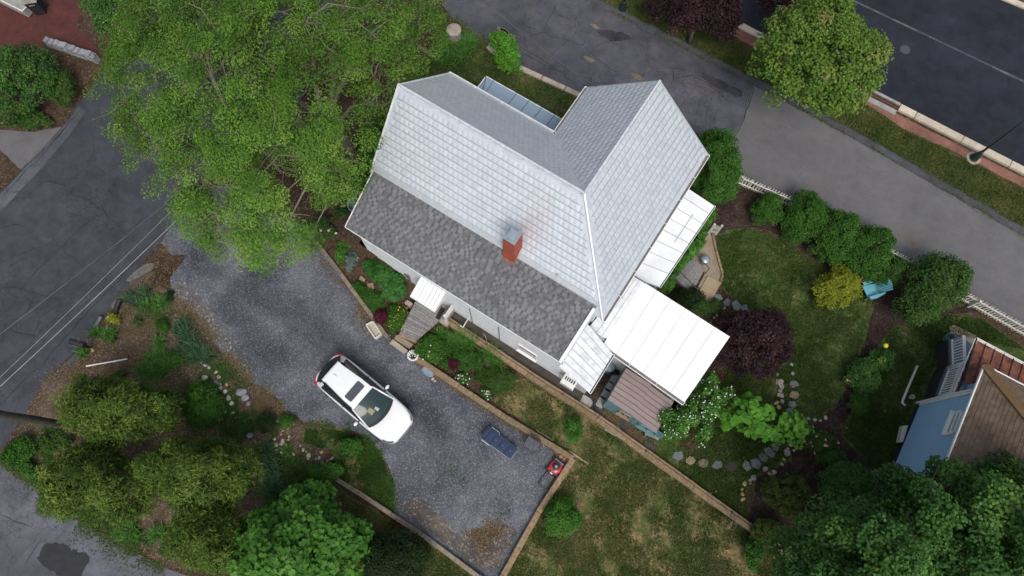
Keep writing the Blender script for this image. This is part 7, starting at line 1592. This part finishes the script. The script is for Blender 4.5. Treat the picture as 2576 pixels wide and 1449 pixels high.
b = B(MX); b.tube([(-.92, .215, .86), (-.94, .1, .93), (-.94, -.1, .93), (-.92, -.215, .86)], .008, 6); b.build('safety_bar', MT['black'], mw)
for k in range(3):
    p = l6(1372, 585).lerp(l6(1460, 635), k / 2)
    B().box(p + UP * .045, (.20, .10, .065), TH + .02).build('loose_brick', MT['orange_brick'], label=('loose orange brick lying nearest the lattice chair', 'middle one of three loose orange bricks by the mower', 'loose orange brick deepest in the timber corner')[k], cat='brick', group='bricks by the mower', bevel=.006)
B().beam(l6(1480, 495, .03), l6(1770, 690, .02), .05, .035).build('wood_strip', MT['straw'], label='thin pale wood strip lying on the bare soil past the timber corner', cat='board')
B().beam(l6(1010, 195, .03), l6(1250, 345, .03), .05, .04).build('wood_strip', MT['timber_grey'], label='weathered strip lying behind the tan timber wall', cat='board')
for nm, lb, pts in (('fallen_branch', 'forked bare branch lying on the lawn near the small shrub', ((1360, 440), (1385, 375), (1420, 380), (1440, 450))),):
    B().tube([l6(x, y, .03 + .02 * i) for i, (x, y) in enumerate(pts)], .012, 5).build(nm, MT['bark'], label=lb, cat='branch')
# planter trough, white bowl, oval tub
tr_q = [px(*K6(*p), .28) for p in ((840, 1000), (888, 975), (950, 1066), (906, 1098))]
tr = thing('planter_trough', 'pale stone planter trough on the gravel beside timber wall', 'planter', px(*K6(895, 1040)))
for i in range(4): B().beam(tr_q[i] - UP * .13, tr_q[(i + 1) % 4] - UP * .13, .06, .27).build('side', MT['white_old'], tr, bevel=.01)
B().prism([p.lerp(sum(tr_q, Vector()) / 4, .08) - UP * .12 for p in tr_q], .13).build('soil', plain('dry_soil', (0.42, 0.38, 0.3), 0.9, var=0.4, scale=14), tr)
wb = px(*K6(1180, 1222), .30); wb.z = .0
bw = thing('white_planter', 'round white scalloped planter at the foot of the side steps', 'planter', wb)
B().lathe(wb, [(.12, 0), (.10, .08), (.18, .24), (.25, .30), (.21, .31), (.17, .25), (.02, .22)], 20).build('bowl', MT['white_paint'], bw, smooth=True)
for k in range(14):
    a = 2 * math.pi * k / 14; B().lathe(wb + Vector((.215 * math.cos(a), .215 * math.sin(a), .27)), [(.03, 0), (.055, .03), (.035, .07), (.005, .08)], 8).build('scallop', MT['white_paint'], bw, smooth=True)
B().lathe(wb + UP * .24, [(.15, 0), (.14, .03), (.01, .04)], 14).build('soil', MT['dark_mulch'], bw)
plant('potted_flowers', 'white flowers filling the round scalloped planter', 'flowers', tuple(K6(1184, 1216)) + (8, 7), .3, .26, .42, 'l_shrub', 14, 30, .07, (.06, .04), limbs=0, part='foliage', gz=.26, extra=flowers('f_white', .16, .06))
ob = px(*K6(1290, 1340)); ang = math.atan2((px(*K6(1330, 1365)) - px(*K6(1250, 1315))).y, (px(*K6(1330, 1365)) - px(*K6(1250, 1315))).x)
B().lathe(ob + UP * .012, [(.30, 0), (.31, .02), (.285, .03), (.27, .16), (.24, .185), (.15, .18), (.01, .18)], 28, 1.0, .62, ang).build('oval_tub', plain('zinc', (0.24, 0.31, 0.36), 0.5, 0.3, var=0.25, scale=6, bmp=0.1), smooth=False, label='oval galvanised tub turned upside down beside timber wall', cat='tub')
# tub by the house corner, leaning boards, hose
tb_ = px(*K6(770, 140), 1.0); tb_.z = bank_z(tb_) * .5
B().lathe(tb_, [(.30, 0), (.36, .55), (.39, .57), (.37, .60), (.33, .56), (.27, .1), (.02, .08)], 24, 1.2, .9, TH).build('half_barrel', MT['galv_old'], smooth=False, label='grey tub with dark inside behind the lean-to roof corner', cat='tub')
lbd = thing('leaning_boards', 'old boards leaning on the wall left of the door canopy', 'boards', px(*K6(1170, 690)))
for k in range(3):
    a = px(*K6(1185 + k * 6, 705 - k * 6), .25); B().beam(a, hp(ab(a)[0] - .25 + k * .1, BW - .03, 1.5 + .1 * k), .09, .02).build('board', MT['timber_grey'], lbd)
B().tube([px(*N7(x, y), .03) for x, y in ((1060, 0), (1090, 40), (1110, 90), (1117, 130), (1112, 165))], .016, 6).build('garden_hose', MT['concrete_grey'], label='short grey hose curving in the dark trench', cat='hose')
# ---------------------------------------------------------------- garden bits
gc = px(*K8(800, 765)); GX = frame_xf((gc.x, gc.y, .0), px(*K8(735, 790)) - px(*K8(905, 735)))
ad = thing('garden_chair', 'turquoise slatted adirondack chair on the garden lawn', 'chair', (gc.x, gc.y, 0))
for k in range(7):
    b = B(GX); b.box((.28 - k * .085, 0, .36 - k * .018), (.075, .52, .022)); b.build('seat_slat', MT['chair_blue'], ad)
for k in range(7):
    y0_, y1_ = (k - 3) * .066, (k - 3) * .098; top = .98 - .035 * abs(k - 3) ** 1.6 * .6
    b = B(GX); b.add([(-.26, y0_ - .028, .24), (-.26, y0_ + .028, .24), (-.62, y1_ + .042, top), (-.62, y1_ - .042, top), (-.285, y0_ - .028, .235), (-.285, y0_ + .028, .235), (-.645, y1_ + .042, top - .01), (-.645, y1_ - .042, top - .01)], [(0, 1, 2, 3), (7, 6, 5, 4), (0, 3, 7, 4), (1, 5, 6, 2), (2, 6, 7, 3), (0, 4, 5, 1)]); b.build('back_slat', MT['chair_blue'], ad)
for s_ in (-1, 1):
    b = B(GX); b.add([(.34, s_ * .27, .56), (.34, s_ * .42, .56), (.05, s_ * .44, .56), (-.42, s_ * .36, .56), (-.42, s_ * .29, .56), (.0, s_ * .29, .56)] if s_ > 0 else [(.34, s_ * .42, .56), (.34, s_ * .27, .56), (0, s_ * .29, .56), (-.42, s_ * .29, .56), (-.42, s_ * .36, .56), (.05, s_ * .44, .56)], [tuple(range(6))]);
    b.add([tuple(v) for v in [(.34, s_ * .27, .535), (.34, s_ * .42, .535), (.05, s_ * .44, .535), (-.42, s_ * .36, .535), (-.42, s_ * .29, .535)]], [(0, 1, 2, 3, 4)]); b.build('armrest', MT['chair_blue'], ad)
    b = B(GX); b.box((.28, s_ * .29, .28), (.09, .03, .54)); b.build('leg', MT['chair_blue'], ad)
    b = B(GX); b.beam((.30, s_ * .26, .36), (-.62, s_ * .26, .05), .03, .1); b.build('rear_leg', MT['chair_blue'], ad)
B().lathe(px(*K8(922, 1155), 1.05), [(.02, 0), (.08, .03), (.11, .10), (.08, .17), (.02, .20)], 14).build('yellow_ball', MT['yellow'], smooth=True, label='bright yellow ball resting on the rounded green shrub', cat='ball')
# ---------------------------------------------------------------- blue neighbour house
nb = px(2303, 1022); wdir = (px(2243, 1165) - nb).normalized(); idir = Vector((-wdir.y, wdir.x, 0)); idir = idir if idir.x > 0 else -idir
def top_z(u, v, p):
    r = ray(u, v); k = math.hypot(p.x, p.y) / math.hypot(r.x, r.y); return CAM_H + r.z * k
zt2 = top_z(2452, 976, nb)
bh = thing('blue_house', 'blue clapboard house with brown shingled hip roof beside the lawn', 'house', nb)
WL, WD = 13.0, 9.0
def nbp(s_, i_, z): return nb + wdir * s_ + idir * i_ + UP * z
b = B(); b.add([nbp(0, .02, 0), nbp(WL, .02, 0), nbp(WL, WD, 0), nbp(0, WD, 0), nbp(0, .02, zt2 + .2), nbp(WL, .02, zt2 + .2), nbp(WL, WD, zt2 + .2), nbp(0, WD, zt2 + .2)], [(0, 1, 5, 4), (1, 2, 6, 5), (2, 3, 7, 6), (3, 0, 4, 7), (4, 5, 6, 7)]); b.build('wall', MT['blue_siding'], bh)
b = B(); b.add([nbp(-.03, -.01, 0), nbp(WL, -.01, 0), nbp(WL, -.01, .42), nbp(-.03, -.01, .42)], [(0, 1, 2, 3)]); b.build('foundation', MT['lattice'], bh)
MT['blue_lap_shade'] = plain('blue_lap_shade', (0.12, 0.225, 0.33), 0.7, var=0.1)  # shade under each board's lap, painted as a darker blue strip
nlap = int((zt2 - .42) / .125)
for k in range(nlap):
    z = .42 + k * .125
    B().add([nbp(0, -.035, z), nbp(WL, -.035, z), nbp(WL, -.004, z + .100), nbp(0, -.004, z + .100), nbp(0, 0.0, z), nbp(WL, 0.0, z)], [(0, 1, 2, 3), (0, 4, 5, 1)]).build('clapboard', MT['blue_siding'], bh)
    B().add([nbp(0, -.004, z + .100), nbp(WL, -.004, z + .100), nbp(WL, -.002, z + .125), nbp(0, -.002, z + .125)], [(0, 1, 2, 3)]).build('clapboard_lap_shade', MT['blue_lap_shade'], bh)
B().beam(nbp(-.02, -.05, .42), nbp(-.02, -.05, zt2 - .1), .12, .05, up=idir).build('corner_board', MT['white_paint'], bh)
B().tube([nbp(-.10, -.09, .18), nbp(-.10, -.09, zt2 - .25)], .05, 8).build('downspout', MT['white_paint'], bh)
wn0 = pxp(*N1(680, 1275), nbp(0, -.04, 0), idir); wn1 = pxp(*N1(770, 1050), nbp(0, -.04, 0), idir)
sA, sB = sorted(((wn0 - nb).dot(wdir), (wn1 - nb).dot(wdir))); zb2 = wn0.z
for s0_, s1_, z0_, z1_ in ((sA, sB, zb2, zt2 - .35), (sA + 3.6, sB + 3.6, zb2, zt2 - .35)):
    wf = B()
    for p, q in ((nbp(s0_, -.05, z0_), nbp(s1_, -.05, z0_)), (nbp(s0_, -.05, z1_), nbp(s1_, -.05, z1_)), (nbp(s0_, -.05, z0_), nbp(s0_, -.05, z1_)), (nbp(s1_, -.05, z0_), nbp(s1_, -.05, z1_)), (nbp(s0_, -.05, (z0_ + z1_) / 2), nbp(s1_, -.05, (z0_ + z1_) / 2))):
        wf.beam(p, q, .12, .05, up=idir)
    w_ = wf.build('window', MT['white_paint'], bh)
    B().add([nbp(s0_, -.04, z0_), nbp(s1_, -.04, z0_), nbp(s1_, -.04, z1_), nbp(s0_, -.04, z1_)], [(0, 1, 2, 3)]).build('pane', MT['glass_window'], w_)
    B().beam(nbp(s0_ - .08, -.10, z0_ - .06), nbp(s1_ + .08, -.10, z0_ - .06), .14, .05).build('sill', MT['white_paint'], w_)
aw = pxp(*N1(230, 1190), nbp(0, -.3, 0), idir)
B().prism([px(*N1(*p), .35) for p in ((215, 1185), (275, 1180), (215, 1365), (175, 1365))], .3).build('cellar_hatch', MT['white_old'], bh, bevel=.01)
# main roof
ze2 = zt2 + .30
K_ = px(*N1(1100, 525), ze2); KL = px(*N1(737, 1445), ze2); wl2 = (KL - K_).normalized(); KT = px(*N1(1465, 712), ze2); wt2 = (KT - K_).normalized()
inn = Vector((-wl2.y, wl2.x, 0)); inn = inn if inn.dot(wt2) > 0 else -inn
run, pit = 5.2, .62
Lr, Lt_ = 16.0, 10.5
hipP = K_ + wl2 * run + inn * run + UP * run * pit
left_poly = [K_, K_ + wl2 * Lr, K_ + wl2 * Lr + inn * run + UP * run * pit, hipP]
top_poly = [K_, hipP, K_ + inn * 2 * run]
rl_ = slab(left_poly, .1).build('roof', MT['shingle_base'], bh); rt_ = slab(top_poly, .1).build('roof_end', MT['shingle_base'], bh)
lay_shingles([shingled(rl_, left_poly, .30, .15, 'asphalt', MT['shingle_brown'], 0, 0, wl2), shingled(rt_, top_poly, .30, .15, 'asphalt', MT['shingle_brown'], 0, 0, inn)], 300, rl_)
MT['hip_tan'] = groundmat('hip_tan', [(0, (0.10, 0.06, 0.03)), (0.5, (0.17, 0.105, 0.055)), (1, (0.24, 0.16, 0.09))], big=1, mid=5, fine=30, bmp=.2)
trim(K_ + UP * .02, hipP + UP * .02, .34, .03, .02, 'hip_tan', 'hip_cap', bh)
for p, q in ((K_, K_ + wl2 * Lr), (K_, K_ + inn * 2 * run)): trim(p, q, .06, .10, -.02, 'white_paint', 'gutter', bh)
b = B(); b.add([K_ + wl2 * .3 + inn * .5 - UP * K_.z, nbp(0, .5, 0), nbp(0, 6, 0), K_ + wl2 * .3 + inn * 7 - UP * K_.z, K_ + wl2 * .3 + inn * .5, nbp(0, .5, ze2), nbp(0, 6, ze2), K_ + wl2 * .3 + inn * 7], [(0, 1, 5, 4), (3, 0, 4, 7)]); b.build('porch_wall', MT['blue_siding'], bh)
# porch roof (rust metal) with hip
pz0, pz1 = 2.75, 2.95
o0, oL, oT = px(*N1(1012, 238), pz0), px(*N1(772, 822), pz0), px(*N1(1620, 560), pz0)
i0_ = K_ + UP * (pz1 - ze2) + inn * .25 + wl2 * .25
iL = oL + (i0_ - oL).dot(inn) * inn; iL.z = pz1; iT = oT + (i0_ - oT).dot(wl2) * wl2; iT.z = pz1
pr_ = thing('neighbour_porch', 'porch with rusty red metal roof and white railing on the blue house', 'porch', px(*N1(900, 600)))
def rustroof(q, n, nm):
    rf = B().prism(q, .05).build(nm, MT['rust_roof'], pr_)
    nrm = (q[1] - q[0]).cross(q[2] - q[0]).normalized(); nrm = nrm if nrm.z > 0 else -nrm
    for i in range(1, n): B().beam(q[0].lerp(q[1], i / n) + nrm * .015, q[3].lerp(q[2], i / n) + nrm * .015, .03, .03, up=nrm).build('seam', MT['black_matte'], rf)
rustroof([i0_, iL, oL, o0], 5, 'left_roof'); rustroof([i0_, iT, oT, o0], 6, 'front_roof')
trim(o0, i0_, .06, .04, .02, 'black_matte', 'hip_seam', pr_)
for p, q in ((o0, oL), (o0, oT)):
    trim(p, q, .12, .05, .0, 'white_old', 'gutter', pr_)
dz_ = 1.05
dk = [px(*N1(*p), dz_) for p in ((570, 872), (692, 548), (728, 520), (718, 248), (840, 215), (1010, 330), (1200, 500), (1100, 900))]
B().prism(dk, .12).build('deck_floor', MT['porch_deck'], pr_)
def skirt(p, q):
    n = max(2, int((q - p).length / .11))
    for k in range(n):
        a, c = p.lerp(q, (k + .08) / n), p.lerp(q, (k + .92) / n)
        B().add([Vector((a.x, a.y, .02)), Vector((c.x, c.y, .02)), c - UP * .13, a - UP * .13], [(0, 1, 2, 3)]).build('skirt_board', MT['lattice'], pr_)
skirt(dk[0] + idir * .03, dk[1] + idir * .03); skirt(dk[2] + idir * .03, dk[3] + idir * .03)
B().prism([p.lerp(sum(dk, Vector()) / 8, .06) - UP * .13 for p in dk], .85).build('base', MT['black_matte'], pr_)
def railing(p, q, h=.92):
    B().beam(p + UP * h, q + UP * h, .12, .05).build('top_rail', MT['white_paint'], pr_); B().beam(p + UP * .1, q + UP * .1, .06, .05).build('bottom_rail', MT['white_paint'], pr_)
    n = int((q - p).length / .12)
    for k in range(1, n): B().beam(p.lerp(q, k / n) + UP * .1, p.lerp(q, k / n) + UP * h, .04, .04, up=q - p).build('baluster', MT['white_paint'], pr_)
railing(dk[0] + idir * .06, dk[1] + idir * .06); railing(dk[2] + idir * .06, dk[3] + idir * .06)
for p in (dk[1], dk[0]): B().tube([p + idir * .08, p + idir * .08 + UP * (pz0 - dz_ - .02)], .09, 12).build('column', MT['white_paint'], pr_, smooth=True)
B().prism([px(*N1(*p), .03) for p in ((720, 110), (770, 90), (1010, 205), (1010, 330), (730, 220))], .04).build('porch_walk', plain('walk', (0.24, 0.20, 0.15), 0.9, var=0.2, scale=4), kind='structure')
can('green_bucket', 'dark teal bucket chair at the foot of the neighbour porch', 'bucket', px(*N1(680, 250)), .22, .40, 'teal')
B().tube([px(*N1(240, 968), .08), px(*N1(205, 935), .06), px(*N1(215, 900), .06), px(*N1(290, 720), .06), px(*N1(370, 535), .06)], .055, 8).build('drain_pipe', MT['pvc'], smooth=True, label='white drain pipe lying on the lawn beside the blue house', cat='pipe')
can('white_pot', 'small white pot beside the drain pipe', 'pot', px(*N1(295, 875)), .10, .18, 'white_old')
B().beam(px(*Q4(825, 690), .25), px(*Q4(880, 830), .25), .45, .5).build('planter_box', MT['timber_grey'], label='weathered wooden box beside the foot of the blue wall', cat='box', bevel=.01)
